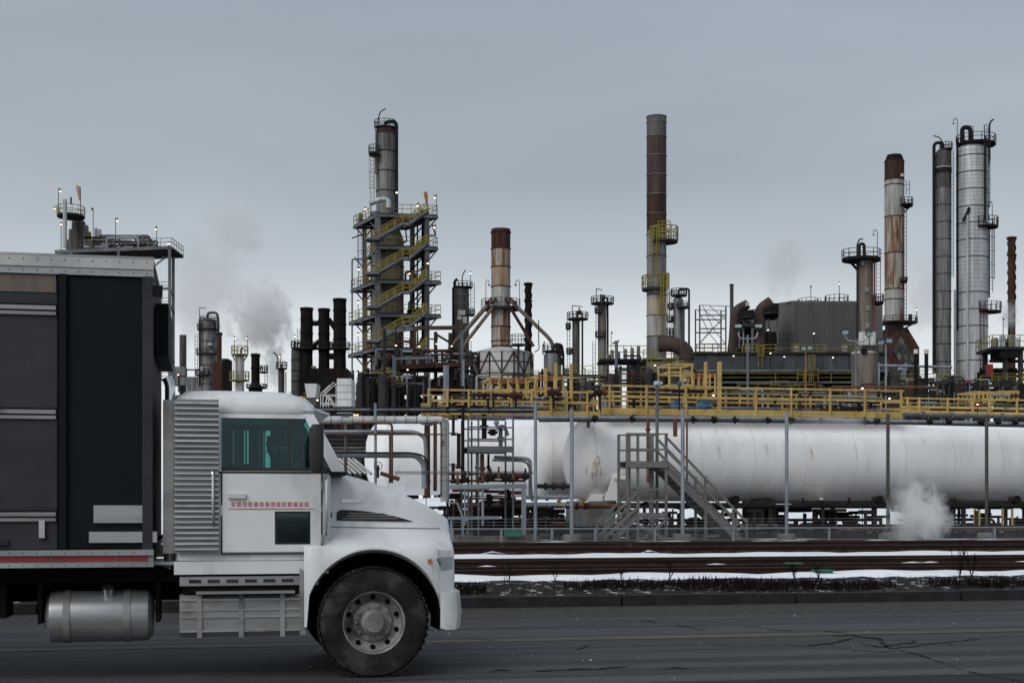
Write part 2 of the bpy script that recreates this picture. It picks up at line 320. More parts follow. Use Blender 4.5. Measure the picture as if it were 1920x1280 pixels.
def thing(name, label, cat, loc, group=None, rz=0.0, local=False):
    o = bpy.data.objects.new(name, None); col.objects.link(o); o.empty_display_size = .2
    o.location = loc; o.rotation_euler = (0, 0, rz); o['label'] = label; o['category'] = cat
    if group: o['group'] = group
    ROOT[o.name] = Vector((0, 0, 0)) if local else Vector(loc)
    return o
def tag(o, label, cat, group=None):
    o['label'] = label; o['category'] = cat
    if group: o['group'] = group
    return o
UNIT = {}
def piece(name, parent, material, p, q, w, h=None, up=None):
    """a straight bar as an object of its own, sharing one unit mesh per material"""
    if material not in UNIT:
        m = M().box((0, 0, 0), (1, 1, 1)); me = m.mesh('bar_'+material); me.polygons.foreach_set('use_smooth', [False]*6)
        me.materials.append(MATS[material]); UNIT[material] = me
    p, q = Vector(p), Vector(q); h = w if h is None else h; d = (q-p); ln = d.length; d.normalize()
    u = Vector(up) if up else (Vector((0, 0, 1)) if abs(d.z) < .95 else Vector((CA, SA, 0)))
    x = u.cross(d).normalized(); y = d.cross(x).normalized()
    rot = Matrix((x, y, d)).transposed().to_4x4()
    o = bpy.data.objects.new(name, UNIT[material]); col.objects.link(o)
    base = ROOT[parent.name] if parent else Vector((0, 0, 0)); o.parent = parent
    o.matrix_local = Matrix.Translation((p+q)/2-base) @ rot @ Matrix.Diagonal((w, h, ln, 1))
    ROOT[o.name] = base
    return o
def railing(m, pts, h=1.1, w=0.06, closed=False, every=1.4, levels=(1.0, 0.5)):
    pts = [Vector(p) for p in pts]; segs = list(zip(pts, pts[1:]+([pts[0]] if closed else [])))
    if not closed: segs = segs[:len(pts)-1]
    up = Vector((0, 0, h))
    for a, b in segs:
        for l in levels: m.bar(a+up*l, b+up*l, w)
        k = max(1, round((b-a).length/every))
        for i in range(k): m.bar(a.lerp(b, i/k), a.lerp(b, i/k)+up, w)
    if not closed: m.bar(pts[-1], pts[-1]+up, w)
    return m
def ladder(m, a, b, width=.5, w=.05, rung=.45, cage=True, side=Vector((1, 0, 0)), out=Vector((0, -1, 0))):
    a, b = Vector(a), Vector(b); s = side*width/2
    m.bar(a-s, b-s, w); m.bar(a+s, b+s, w)
    n = max(1, int((b-a).length/rung))
    for i in range(1, n): q = a.lerp(b, i/n); m.bar(q-s, q+s, w*.7)
    if cage:
        k = max(2, int((b-a).length/1.6)); c = .45
        arc = [(-1, 0), (-1, .7), (-.45, 1.25), (.45, 1.25), (1, .7), (1, 0)]
        for i in range(1, k+1):
            q = a.lerp(b, i/k); pp = [q+side*x*c*.8+out*y*c*1.2 for x, y in arc]
            for u, v in zip(pp, pp[1:]): m.bar(u, v, w*.8)
        for x, y in arc[1:5]: m.bar(a.lerp(b, 1/k)+side*x*c*.8+out*y*c*1.2, b+side*x*c*.8+out*y*c*1.2, w*.7)
    return m

# ================================================================== SETTING: ground, road, kerb, verge, tracks
def sheet(name, prof, u0, u1, material, nu=1, jit=0.0):
    """a strip along the road: prof = [(v, z)]"""
    m = M(); us = [u0+(u1-u0)*i/nu for i in range(nu+1)]; k = len(prof)
    vs = []
    for u in us:
        for v, z in prof: vs.append(R(u, v, z+(random.uniform(-jit, jit) if jit else 0)))
    fs = [(i*k+j, (i+1)*k+j, (i+1)*k+j+1, i*k+j+1) for i in range(nu) for j in range(k-1)]
    m.add(vs, fs); o = m.obj(name, material); o['kind'] = 'structure'; return o
sheet('ground', [(-300, -.25), (-4, -.25), (22.2, -.25), (24.6, .12), (56, .17), (60, .2), (90, .2), (4000, .2)], -2500, 2500, 'yard')
road = sheet('road', [(-4, 0), (5, 0), (20.3, 0), (21.6, 0)], -120, 200, 'asphalt', 40)
sheet('gutter', [(20.15, .004), (21.3, .012), (22.2, .03)], -120, 200, 'gravel', 60, .004)
ylo = sheet('centre_line', [(16.72, .005), (16.90, .005), (17.12, .005)], -120, 200, 'line_worn', 30)
ylo.parent = road; del ylo['kind']
pt = sheet('dark_road_strip', [(7.5, .004), (10.5, .004), (12.55, .004)], -40, 60, 'asphalt_dark', 80)  # darker strip along the near side of the road, its far edge uneven
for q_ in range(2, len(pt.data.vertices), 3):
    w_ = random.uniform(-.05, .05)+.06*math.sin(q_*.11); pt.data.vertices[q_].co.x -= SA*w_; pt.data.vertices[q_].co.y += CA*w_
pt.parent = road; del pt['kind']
# kerb, laid in lengths
kerb = sheet('kerb', [(22.02, -.2), (22.02, .0)], -60, 80, 'kerb'); 
m = M().box((0, 0, 0), (2.96, .30, .42)); kme = m.mesh('kerb_stone'); kme.materials.append(MATS['kerb'])
for i in range(34):
    o = bpy.data.objects.new('kerb_stone', kme); col.objects.link(o); o.parent = kerb
    q = R(-28+i*3.0, 22.2+random.uniform(-.015, .015), -.02+random.uniform(-.015, .012)); o.location = q; o.rotation_euler = (random.uniform(-.01, .01), 0, A)
# verge: soil bank with snow caught in it
def vz(v): return .17+.11*min(1, max(0, (v-22.3)/1.8))
prof = [(22.3+.15*i, vz(22.3+.15*i)) for i in range(20)]
sheet('verge', [(v, z) for v, z in prof]+[(25.6, .22)], -35, 60, 'verge_soil', 300, .022)
def tufts(name, n, vr, hr, material, label, cat, clump=None, wd=.006):
    m = M()
    for i in range(n):
        u = random.uniform(-32, 45); v = random.uniform(*vr)
        if clump and not clump(u, v): continue
        b = R(u, v, vz(v)-.01); h = random.uniform(*hr); a = random.uniform(0, 6.28); lean = random.uniform(0, .5)*h
        w = Vector((math.cos(a), math.sin(a), 0))*wd; t = b+Vector((math.cos(a*2.3)*lean, math.sin(a*2.3)*lean, h)); md = b.lerp(t, .55)+Vector((0, 0, h*.08))
        m.add([b-w, b+w, md+w*.7, t, md-w*.7], [(0, 1, 2, 3, 4)])
    o = m.obj(name, material); o['kind'] = 'stuff'; o['label'] = label; o['category'] = cat; return o
cl = [(random.uniform(-32, 45), random.gauss(23.25, .22), random.uniform(.35, 1.5), random.uniform(.22, .55)) for _ in range(95)]
def inclump(u, v):
    for a, b, ru, rv in cl:
        if ((u-a)/ru)**2+((v-b)/rv)**2 < 1: return True
    return random.random() < .015
tufts('dead_grass', 62000, (22.55, 24.3), (.05, .17), 'dead_weed', 'dark dead grass matted along the snowy verge behind the kerb', 'grass', inclump, .009)
tufts('grass', 7000, (22.35, 24.5), (.03, .10), 'dead_grass', 'thin brown grass standing through the snow on the verge', 'grass')
# taller weeds standing in front of the snow strips, each a plant
def weed(px, v, h, n, seed, label):
    random.seed(seed); u = UV(px, v); b = R(u, v, vz(v)-.01); m = M()
    for i in range(n):
        a = random.uniform(0, 6.28); t = b+Vector((math.cos(a)*h*random.uniform(.05, .35), math.sin(a)*.1, h*random.uniform(.6, 1)))
        m.bar(b, t, .008)
        for k in range(3):
            q = b.lerp(t, random.uniform(.5, 1)); m.bar(q, q+Vector((random.uniform(-.07, .07), random.uniform(-.05, .05), random.uniform(.0, .08))), .007)
    tag(m.obj('weed', 'dead_weed', loc=b), label, 'weed', 'dry weeds on the verge')
for i, (px, h, n) in enumerate([(955, .42, 5), (1040, .3, 4), (1165, .3, 4), (1255, .36, 6), (1490, .32, 7), (1535, .36, 8), (1800, .7, 7), (1822, .55, 8)]):
    weed(px, 24.8, h, n, 40+i, ['thin dry weed in front of the nearest rails, first beside the truck', 'thin dry weed by the rails, second beside the truck', 'low dry weed before the rails below the left wooden steps',
         'dry weed before the rails below the wooden stair platform', 'dense dry weed clump beside the left green switch box', 'dense dry weed clump beside the right green switch box',
         'tall dry weed with seed heads before the rails, further of the two at the right', 'dry weed with seed heads before the rails, rightmost one'][i])
random.seed(5)
# snow lying in strips between the tracks
def snow_strip(name, v0, v1, z0, z1, u0=-40, u1=60, seed=1):
    random.seed(seed); m = M(); n = 260; k = 7; vs = []
    ph = [random.uniform(0, 6) for _ in range(6)]
    for i in range(n+1):
        u = u0+(u1-u0)*i/n
        w0 = .10*math.sin(u*.9+ph[0])+.08*math.sin(u*2.3+ph[1])+random.uniform(-.05, .05); w1 = .12*math.sin(u*.7+ph[2])+.07*math.sin(u*2.9+ph[3])+random.uniform(-.06, .06)
        dz = .022*math.sin(u*1.3+ph[4])+.012*math.sin(u*3.7+ph[5])+random.uniform(-.006, .006)
        for j in range(k):
            t = j/(k-1); v = v0+w0+(v1+w1-v0-w0)*t; z = z0+(z1-z0+dz)*math.sin(math.pi*min(1, .06+t*.8))
            if j in (0, k-1): z = z0-.06
            vs.append(R(u, v, z))
    m.add(vs, [(i*k+j, (i+1)*k+j, (i+1)*k+j+1, i*k+j+1) for i in range(n) for j in range(k-1)])
    o = m.obj(name, 'snow'); o['kind'] = 'structure'
sheet('track_bed', [(25.0, .10), (25.5, .155), (36.2, .19), (37.2, .175), (56.0, .21)], -60, 90, 'ballast', 60, .012)
snow_strip('snow_strip', 25.7, 27.55, .17, .315, seed=1)
snow_strip('snow_strip', 36.2, 41.2, .18, .27, seed=2)
snow_strip('snow_strip', 53.6, 55.2, .19, .235, seed=7)
# railway tracks
def rail_mesh(v):
    m = M(); pr = [(-.07, 0), (.07, 0), (.07, .02), (.012, .04), (.012, .125), (.036, .135), (.036, .168), (-.036, .168), (-.036, .135), (-.012, .125), (-.012, .04), (-.07, .02)]
    segs = [-50, -20, 10, 40, 80]
    rings = [[R(u, v+a, .2+b) for a, b in pr] for u in segs]; return m.loft(rings)
def head_mesh(v):
    return M().loft([[R(u, v+a, b) for a, b in ((-.03, .3685), (.03, .3685), (.03, .372), (-.03, .372))] for u in (-50, -10, 30, 80)])
for k, (v, lab) in enumerate([(27.85, 'rusty railway track running closest to the road verge'), (32.4, 'rusty railway track, second one behind the road verge'),
                              (42.6, 'dark railway track just behind the further snow strip'), (47.8, 'dark railway track, closest one to the chain link fence')]):
    t = thing('railway_track', lab, 'track', R(0, v, .2), 'railway tracks beside the road')
    for dv in (0, 1.435):
        r = rail_mesh(v+dv).obj('rail', 'rail_rust', t); head_mesh(v+dv).obj('rail_head', 'rail_head', r)
    m = M()
    for i in range(150):
        q = R(-40+i*.62, v+.717+random.uniform(-.03, .03), .19); m.box(q, (.22, 2.5, .09), A+random.uniform(-.02, .02))
    m.obj('sleepers', 'sleeper', t, kind='stuff')
    # snow caught between and beside the rails
    m = M()
    for i in range(46):
        u = random.uniform(-35, 50); L_ = random.uniform(.4, 3.5); w = random.uniform(.08, .3); vv = v+random.choice([.25, .5, .9, 1.15, 1.62, -.22])
        zz = .30 if vv > v and vv < v+1.4 else .26
        m.add([R(u, vv-w/2, zz-.08), R(u+L_*.5, vv-w*.7, zz-.01), R(u+L_, vv, zz-.08), R(u+L_*.5, vv+w, zz+.01), R(u+L_*.5, vv, zz+.015)], [(0, 1, 4), (1, 2, 4), (2, 3, 4), (3, 0, 4)])
    m.obj('snow_drift', 'snow', t, kind='stuff')
# green switch boxes beside the second track
for px, py, lab in ((1492, 1067, 'small green switch box by the rails, further left of two'), (1548, 1076, 'small green switch box by the rails, nearer of two')):
    v = 26.4 if px > 1500 else 30.9; q = Q(px, py, v); t = thing('switch_box', lab, 'switch box', (q.x, q.y, .2), 'green switch boxes')
    h = max(.1, q.z-.2+.06)
    M().prism([R(UV(px, v)-.13, v, .2), R(UV(px, v)+.13, v, .2), R(UV(px, v)+.16, v, .2+h), R(UV(px, v)-.16, v, .2+h)], R(0, .25, 0)-R(0, 0, 0)).obj('case', 'green_paint', t)
    M().box(R(UV(px, v), v+.12, .2+h+.012), (.38, .32, .02), A).obj('lid', 'green_paint', t)
# cracks in the asphalt and grit on it
def G(px, py, z=.0): D = (CH-z)*F/(py-HY); return Vector(((px-960)/F*D, D, z))
def crack(pts, w):
    pts = [G(x, y) for x, y in pts]; fine = []
    for a, b in zip(pts, pts[1:]):
        n = max(2, int((b-a).length/.09))
        for i in range(n): fine.append(a.lerp(b, i/n)+Vector((random.uniform(-.02, .02), random.uniform(-.045, .045), 0)))
    fine.append(pts[-1]); vs = []; fs = []
    for i, p in enumerate(fine):
        ww = w*2.1*random.uniform(.35, 1.5)*(.35 if i in (0, len(fine)-1) else 1); vs += [p+Vector((0, -ww, .007)), p+Vector((0, ww, .007))]
        if i: fs.append((2*i-2, 2*i, 2*i+1, 2*i-1))
    o = M().add(vs, fs).obj('crack', 'crack'); o.parent = road
for pts, w in [([(1400, 1173), (1430, 1177), (1455, 1181), (1490, 1182)], .018), ([(1545, 1183), (1590, 1187), (1600, 1191), (1612, 1195)], .03), ([(1612, 1195), (1650, 1197), (1655, 1203), (1660, 1212), (1680, 1216)], .05),
               ([(1680, 1216), (1720, 1227), (1760, 1240), (1810, 1257), (1860, 1268), (1920, 1279)], .03), ([(1515, 1211), (1555, 1206), (1590, 1198), (1600, 1195)], .025), ([(1555, 1206), (1570, 1214), (1600, 1219), (1650, 1222), (1680, 1219)], .014),
               ([(1690, 1195), (1712, 1200), (1715, 1205), (1700, 1208)], .03), ([(1615, 1205), (1635, 1211), (1655, 1213)], .035), ([(1680, 1216), (1720, 1210), (1770, 1204), (1840, 1198)], .014), ([(1770, 1203), (1785, 1209)], .02),
               ([(1200, 1164), (1225, 1164), (1228, 1168)], .02), ([(1265, 1172), (1300, 1176), (1325, 1182)], .025), ([(1080, 1218), (1100, 1211), (1108, 1207)], .022), ([(1000, 1258), (1080, 1255), (1130, 1253), (1180, 1249)], .02),
               ([(1240, 1255), (1270, 1252), (1295, 1253)], .022), ([(860, 1196), (900, 1199), (935, 1202)], .012), ([(0, 1252), (20, 1246), (40, 1236)], .02), ([(915, 1262), (925, 1256), (960, 1257)], .02), ([(1470, 1209), (1515, 1211)], .012),
               ([(1650, 1197), (1600, 1190), (1560, 1192)], .02), ([(1330, 1210), (1400, 1212), (1470, 1209)], .008), ([(1655, 1213), (1690, 1206), (1712, 1204)], .02)]:
    crack(pts, w)
m = M()
for i in range(520):
    u = random.uniform(-14, 22); v = random.uniform(10.5, 21.5); s = random.uniform(.004, .012)*(1.8 if random.random() < .12 else 1); c = R(u, v, .003)
    m.add([c+Vector((-s, 0, 0)), c+Vector((0, -s, 0)), c+Vector((s, 0, 0)), c+Vector((0, s, 0)), c+Vector((0, 0, s*.8))], [(0, 1, 4), (1, 2, 4), (2, 3, 4), (3, 0, 4)])
o = m.obj('grit', 'salt'); o['kind'] = 'stuff'; o['label'] = 'pale grit and salt grains scattered over the asphalt'; o['category'] = 'grit'
# snow bank far behind the tanks
m = M(); vs = []; n = 160
for i in range(n+1):
    u = -160+i*3.2
    for v, z in ((90, .15), (92.5, 1.2), (95, 2.05), (98, 2.2), (103, .15)): vs.append(R(u, v, z+(random.uniform(-.2, .2) if z > .2 else 0)))
m.add(vs, [(i*5+j, (i+1)*5+j, (i+1)*5+j+1, i*5+j+1) for i in range(n) for j in range(4)])
m.obj('snow_bank', 'snow_clean')['kind'] = 'structure'
sheet('snow_field', [(68, .215), (76, .225), (105, .225)], -70, 120, 'snow_clean', 40, .01)

# ================================================================== CHAIN LINK FENCE
FV = 55.9
def fence():
    t = thing('chain_link_fence', 'galvanised chain link fence with barbed wire arms between tracks and tanks', 'fence', R(20, FV, GZ))
    u0, u1 = UV(835, FV), UV(1990, FV); zt = 1.62-40*.0214-.02
    piece('top_rail', t, 'galvanised', R(u0, FV, zt), R(u1, FV, zt), .055)
    piece('bottom_wire', t, 'galvanised', R(u0, FV, .26), R(u1, FV, .26), .02)
    for px in (848, 940, 1035, 1116, 1228, 1375, 1555, 1695, 1865, 1975):
        u = UV(px, FV); p = piece('fence_post', t, 'galvanised', R(u, FV+.03, .1), R(u, FV+.03, zt+.02), .09)
        piece('wire_arm', p, 'galvanised', R(u, FV, zt), R(u-.16, FV-.24, zt+.42), .045); piece('wire_arm', p, 'galvanised', R(u, FV, zt), R(u+.16, FV+.24, zt+.42), .045)
    m = M()
    for f in (.35, .65, .95):
        m.bar(R(u0, FV-.24*f, zt+.42*f), R(u1, FV-.24*f, zt+.42*f), .007); m.bar(R(u0, FV+.24*f, zt+.42*f), R(u1, FV+.24*f, zt+.42*f), .007)
    m.obj('barbed_wire', 'galvanised', t, kind='stuff')
    m = M(); h = zt-.26; sp = .125; n = int((u1-u0)/sp)
    for i in range(n):
        u = u0+i*sp
        m.bar(R(u, FV-.006, .26), R(min(u+h*.85, u1), FV-.006, .26+min(h, (u1-u)/.85)), .011); m.bar(R(u, FV+.006, .26), R(max(u-h*.85, u0), FV+.006, .26+min(h, (u-u0)/.85+.001)), .011)
    m.obj('wire_mesh', 'steel_grey', t, kind='stuff')
fence()

# ================================================================== STORAGE TANKS (horizontal bullets)
def bullet(label, u0, u1, v, zc, r, seams, snow=None, stains=()):
    t = thing('storage_tank', label, 'tank', R((u0+u1)/2, v, GZ), 'horizontal white storage tanks')
    ax = (R(1, 0, 0)-R(0, 0, 0)); X = Vector((0, 0, 1)); Y = ax.cross(X)*-1
    hd = r*.52; pr = []
    for i in range(11): a = i/10*math.pi/2; pr.append((r*math.sin(a), u0+hd-hd*math.cos(a)))
    pr2 = [(r*math.cos(i/10*math.pi/2), u1-hd+hd*math.sin(i/10*math.pi/2)) for i in range(11)]
    c = R(0, v, zc)
    M().lathe(c, pr, 56, X, Y, ax, caps=False).obj('head', 'tank_white', t)
    M().lathe(c, [(r, u0+hd), (r, u1-hd)], 56, X, Y, ax, caps=False).obj('shell', 'tank_white', t)
    M().lathe(c, pr2, 56, X, Y, ax, caps=False).obj('head', 'tank_white', t)
    for u in seams: M().lathe(c, [(r, u-.03), (r+.006, u-.02), (r+.006, u+.02), (r, u+.03)], 56, X, Y, ax, caps=False).obj('weld_seam', 'weld', t)
    if snow:
        for (a, b) in snow:
            n = 50; vs = []; k = 9
            for i in range(n+1):
                u = a+(b-a)*i/n; w = .62+.035*math.sin(u*2.1)+.02*math.sin(u*5.3)+random.uniform(-.012, .012); e = min(1, min(i, n-i)/2+.15)
                for j in range(k):
                    f = (j/(k-1)*2-1); an = f*w; rr = r+.004+.09*e*(1-f*f)**.5
                    vs.append(c+ax*u+X*math.cos(an)*rr+Y*math.sin(an)*rr)
            M().add(vs, [(i*k+j, i*k+j+1, (i+1)*k+j+1, (i+1)*k+j) for i in range(n) for j in range(k-1)]).obj('snow_cap', 'snow_clean', t)
    return t
V1, R1, Z1 = 66.0, 1.98, 3.88
u1a = UV(1060, V1)
tank1 = bullet('longest white horizontal tank behind the wooden stair, with rust patch on its head', u1a, u1a+34, V1, Z1, R1, [u1a+1.03]+[u1a+3.6+2.62*i for i in range(11)], snow=[(UV(1700, V1), u1a+33)])
V2 = 70.6; u2a = UV(983, V2)
bullet('middle white horizontal tank, its head showing between two grey poles', u2a, u2a+30, V2, 4.05, 2.0, [u2a+1.05, u2a+4], snow=[(u2a+1.2, u2a+12)])
V3 = 75.2; u3a = UV(684, V3)
bullet('white horizontal tank furthest left, behind the insulated pipes and truck hood', u3a, u3a+30, V3, 4.25, 2.0, [u3a+1.05, u3a+4, u3a+7, u3a+10], snow=[(u3a+1.2, u3a+14)])
# saddles, piers and streaks of the front tank
def saddle(px, w, dark):
    u = UV(px, V1-1.2); vs = V1
    t = thing('tank_saddle', 'concrete pier with white steel saddle under the left end of the front tank' if not dark else 'dark steel saddle under the front tank '+dark, 'support', R(u, vs, GZ), 'supports under the front tank')
    if not dark:
        M().box(R(u, vs, GZ+.85), (w, 3.0, 1.7), A).obj('pier', 'concrete', t)
        M().prism([R(u-.25, vs-1.45, 1.9), R(u+.25, vs-1.45, 1.9), R(u+.25, vs+1.45, 1.9), R(u-.25, vs+1.45, 1.9)], (0, 0, .35)).obj('base_plate', 'tank_white', t)
        for dv in (-1.86, -1.2, 1.2):
            M().prism([R(u+.25, vs+dv, 1.92), R(u+.95, vs+dv, 1.92), R(u+1.0, vs+dv-.06, 3.1), R(u+.62, vs+dv-.12, 3.12)], R(0, .16, 0)-R(0, 0, 0)).obj('saddle_web', 'tank_white', t)
        M().box(R(u+.95, vs-2.0, 3.0), (.62, .1, .16), A).obj('saddle_ear', 'tank_white', t)
    else:
        M().box(R(u, vs, GZ+.3), (w, 2.6, .6), A).obj('pier', 'concrete', t)
        for s_ in (-1, 1): M().box(R(u+s_*w*.32, vs, GZ+1.15), (.22, 2.4, 1.3), A).obj('saddle_leg', 'steel_dark', t)
        M().prism([R(u-w*.45, vs-1.2, 1.5), R(u-w*.45, vs+1.2, 1.5), R(u-w*.45, vs+.7, 2.02), R(u-w*.45, vs-.7, 2.02)], (R(1, 0, 0)-R(0, 0, 0))*w*.9).obj('saddle_web', 'steel_dark', t)
saddle(1118, 1.6, None); saddle(1440, .9, 'between the stair foot and the galvanised pole'); saddle(1772, 1.5, 'where ground steam rises')
# pad skirt: a dark walk plank below the tank's belly line
for px0, px1, nm in ((1395, 1690, 'left'), (1690, 1925, 'right')):
    t = thing('tank_skid', 'grey steel skid beam under the front tank belly, %s length' % nm, 'beam', R(UV(px0, 64.6), 64.6, 1.8), 'skid beams under the front tank')
    za = ZV(px0, 941, 64.6); M().bar(R(UV(px0, 64.6), 64.6, za), R(UV(px1, 64.6)-.05, 64.6, za), .25, .16).obj('beam', 'steel_dark', t)
    for i in range(3):
        u = UV(px0+(px1-px0)*(i+.5)/3, 64.6); M().bar(R(u, 64.6, GZ), R(u, 64.6, za-.08), .14).obj('leg', 'steel_dark', t)
# rust marks on the tank (thin rust scale on the steel)
def patch(px, py, w, h, seed, n=18, material='rust_stain'):
    random.seed(seed); pts = []
    for i in range(n):
        a = 2*math.pi*i/n; k = random.uniform(.65, 1.1); pts.append((px+math.cos(a)*w*k, py+math.sin(a)*h*k))
    vs = []
    for x, y in pts+[(px, py)]:
        # project on the tank cylinder or head
        tx, tz = (x-960)/F, (HY-y)/F; o = Vector((0, 0, CH)); d = Vector((tx, 1, tz)); best = None
        lo, hi = 55.0, 70.0
        for s_ in range(600):
            D = lo+(hi-lo)*s_/600; q = o+d*D; u = q.x*CA+q.y*SA; v = -q.x*SA+q.y*CA; hd = R1*.52
            rr = (v-V1)**2+(q.z-Z1)**2
            lim = R1*R1 if u > u1a+hd else R1*R1*max(0, 1-((u1a+hd-u)/hd)**2)
            if rr <= lim+.02: best = q-d*.045; break
        vs.append(best if best else o+d*64)
    M().add(vs, [(i, (i+1) % n, n) for i in range(n)]).obj('rust_patch', material, tank1)
patch(1115, 876, 5.5, 17, 1, 30); patch(1121, 862, 4, 10, 5, 24); patch(1110, 892, 2, 8, 6); patch(1098, 880, 1.5, 10, 7); patch(1126, 884, 1.2, 12, 8); 
for i, px in enumerate((1347, 1437, 1520, 1603)):
    patch(px, 840, 2.4, 9, 20+i); patch(px+3, 852, .9, 9, 60+i)
patch(1262, 850, 1.6, 12, 9);
for px in (1378, 1648, 1905):
    q = Q(px, 936, 64.25); ax_ = R(0, 1, 0)-R(0, 0, 0); M().cyl(q-ax_*.12, q+ax_*.5, .16, n=16).obj('nozzle', 'rust', tank1); M().cyl(q-ax_*.14, q-ax_*.06, .2, n=16).obj('nozzle_flange', 'pipe_black', tank1)
for px in (1175, 1225, 1325, 1410, 1505, 1592, 1690, 1790):
    q = Q(px, 932, 64.35); M().cyl(q, q-Vector((0, 0, .3)), .05, n=8).obj('drain_stub', 'pipe_black', tank1)
patch(1100, 940, 4, 2, 15); patch(1435, 933, 5, 1.6, 16); patch(1540, 935, 5, 1.6, 18)

# ================================================================== PIPE SUPPORT POLES in front of the tanks
POLES = {}
for px, yt, v, w, mt, lab in ((704, 757, 60, .11, 'galvanised', 'grey pole behind the truck hood, before the far left tank'), (1004, 752, 57.6, .13, 'galvanised', 'grey pole in front of the middle tank, next to the pipe platform'),
                              (1072, 768, 57.6, .15, 'galvanised', 'bright galvanised pole on concrete block at the front tank head'), (1280, 767, 57.6, .15, 'galvanised', 'bright galvanised pole rising behind the wooden stair'),
                              (1475, 773, 57.6, .14, 'galvanised', 'bright galvanised pole on concrete block right of the wooden stair'), (1665, 777, 57.6, .14, 'cladding_dark', 'brown weathered pole just left of the ground steam'),
                              (1850, 780, 57.6, .14, 'cladding_dark', 'brown weathered pole at the right end of the front tank')):
    t = thing('support_pole', lab, 'pole', R(UV(px, v), v, GZ), 'poles along the pipe in front of the tanks'); u = UV(px, v); z = ZV(px, yt, v)
    M().cyl(R(u, v, GZ), R(u, v, z), w/2*1.1, n=14).obj('shaft', mt, t)
    if px > 1010: M().lathe(R(u, v, GZ-.1), [(.42, 0), (.40, .32), (.36, .38), (.1, .39)], 12).obj('footing', 'concrete', t)
    M().cyl(R(u, v, z), R(u, v, z+.03), w/2*1.3, n=14).obj('cap', mt, t)
def pipe_thing(name, label, v, path, r, material, group=None, rad=.5, flanges=(), cat='pipe', n=10, vs=None):
    """a pipe run traced on the plane v (path of pixel points, optional own v as third value)"""
    pts = [Q(x[0], x[1], x[2] if len(x) > 2 else v) for x in path]
    t = thing(name, label, cat, pts[0], group)
    M().tube(fillet(pts, rad, 6), r, n).obj('pipe', material, t)
    for (i, f) in flanges:
        a, b = pts[i], pts[i+1]; q = a.lerp(b, f); d = (b-a).normalized(); M().cyl(q-d*.05, q+d*.05, r*1.6, n=12).obj('flange', material, t)
    return t
pipe_thing('header_pipe', 'long pale grey pipe running just under the yellow walkway along the tank tops', 62.9, [(1000, 783), (1400, 784.5), (1690, 790), (1990, 796)], .10, 'galvanised', flanges=[(0, .15), (0, .38), (1, .5), (2, .4)])
pipe_thing('header_pipe', 'thin dark pipe below the pale header pipe along the tank tops', 62.6, [(1010, 789), (1290, 789), (1690, 794), (1990, 801)], .045, 'steel_dark')
pipe_thing('header_pipe', 'dark grey pipe beside the right yellow walkway', 63.2, [(1695, 777), (1990, 783)], .11, 'steel_grey', flanges=[(0, .12), (0, .3), (0, .62)])
ORD = ['first', 'second', 'third', 'fourth', 'fifth', 'sixth', 'seventh', 'eighth', 'ninth', 'tenth', 'eleventh', 'twelfth', 'thirteenth', 'fourteenth', 'fifteenth']
# little hangers, valves on the header
for i, px in enumerate((1115, 1185, 1300, 1338, 1378, 1440, 1483, 1540, 1622, 1643, 1742, 1778, 1838, 1870, 1902)):
    q = Q(px, 784+(px-1000)*.009, 62.7); t = thing('pipe_valve', 'small dark valve on the pale header pipe, %s counting from the left' % ORD[i], 'valve', q, 'valves along the header pipe')
    M().cyl(q-Vector((0, 0, .17)), q+Vector((0, 0, .17)), .05, n=8).obj('body', 'pipe_black', t); M().cyl(q+Vector((-.12, -.1, .05)), q+Vector((.14, -.1, -.02)), .09 if i % 3 else .14, n=10).obj('bonnet', 'pipe_black', t)
# vertical dark and rusty pipes on the front of the front tank
pipe_thing('drop_pipe', 'rust brown vertical pipe passing behind the wooden stair platform, left of two', 62.3, [(1215, 786), (1215, 905)], .075, 'pipe_rust', flanges=[(0, .16)])
pipe_thing('drop_pipe', 'short thick rust brown pipe end hanging right of the stair platform', 62.3, [(1266, 786), (1266, 818)], .1, 'pipe_rust')
pipe_thing('drop_pipe', 'slim rust brown pipe beside the galvanised pole behind the stair', 62.0, [(1288, 785), (1288, 940)], .045, 'pipe_rust')
pipe_thing('vent_post', 'grey post with pale blue cap rising through the yellow walkway', 62.0, [(1232, 722), (1232, 1000)], .075, 'steel_grey', flanges=[(0, .02), (0, .16)])
q = Q(1232, 719, 62); t = thing('transmitter', 'pale blue instrument head on top of the grey vent post', 'instrument', q); M().lathe(q, [(.1, -.1), (.17, -.06), (.17, .06), (.1, .12), (0, .13)], 12).obj('head', 'pale_blue', t); M().box(q+Vector((.16, -.02, .03)), (.16, .16, .12)).obj('junction', 'pale_blue', t)
q = Q(1274, 720, 62); t = thing('transmitter', 'small blue instrument on thin black stem above the walkway', 'instrument', q); M().cyl(q-Vector((0, 0, 1.2)), q, .035, n=8).obj('stem', 'pipe_black', t); M().lathe(q, [(.06, -.1), (.1, -.05), (.1, .12), (0, .16)], 12).obj('head', 'blue_paint', t)

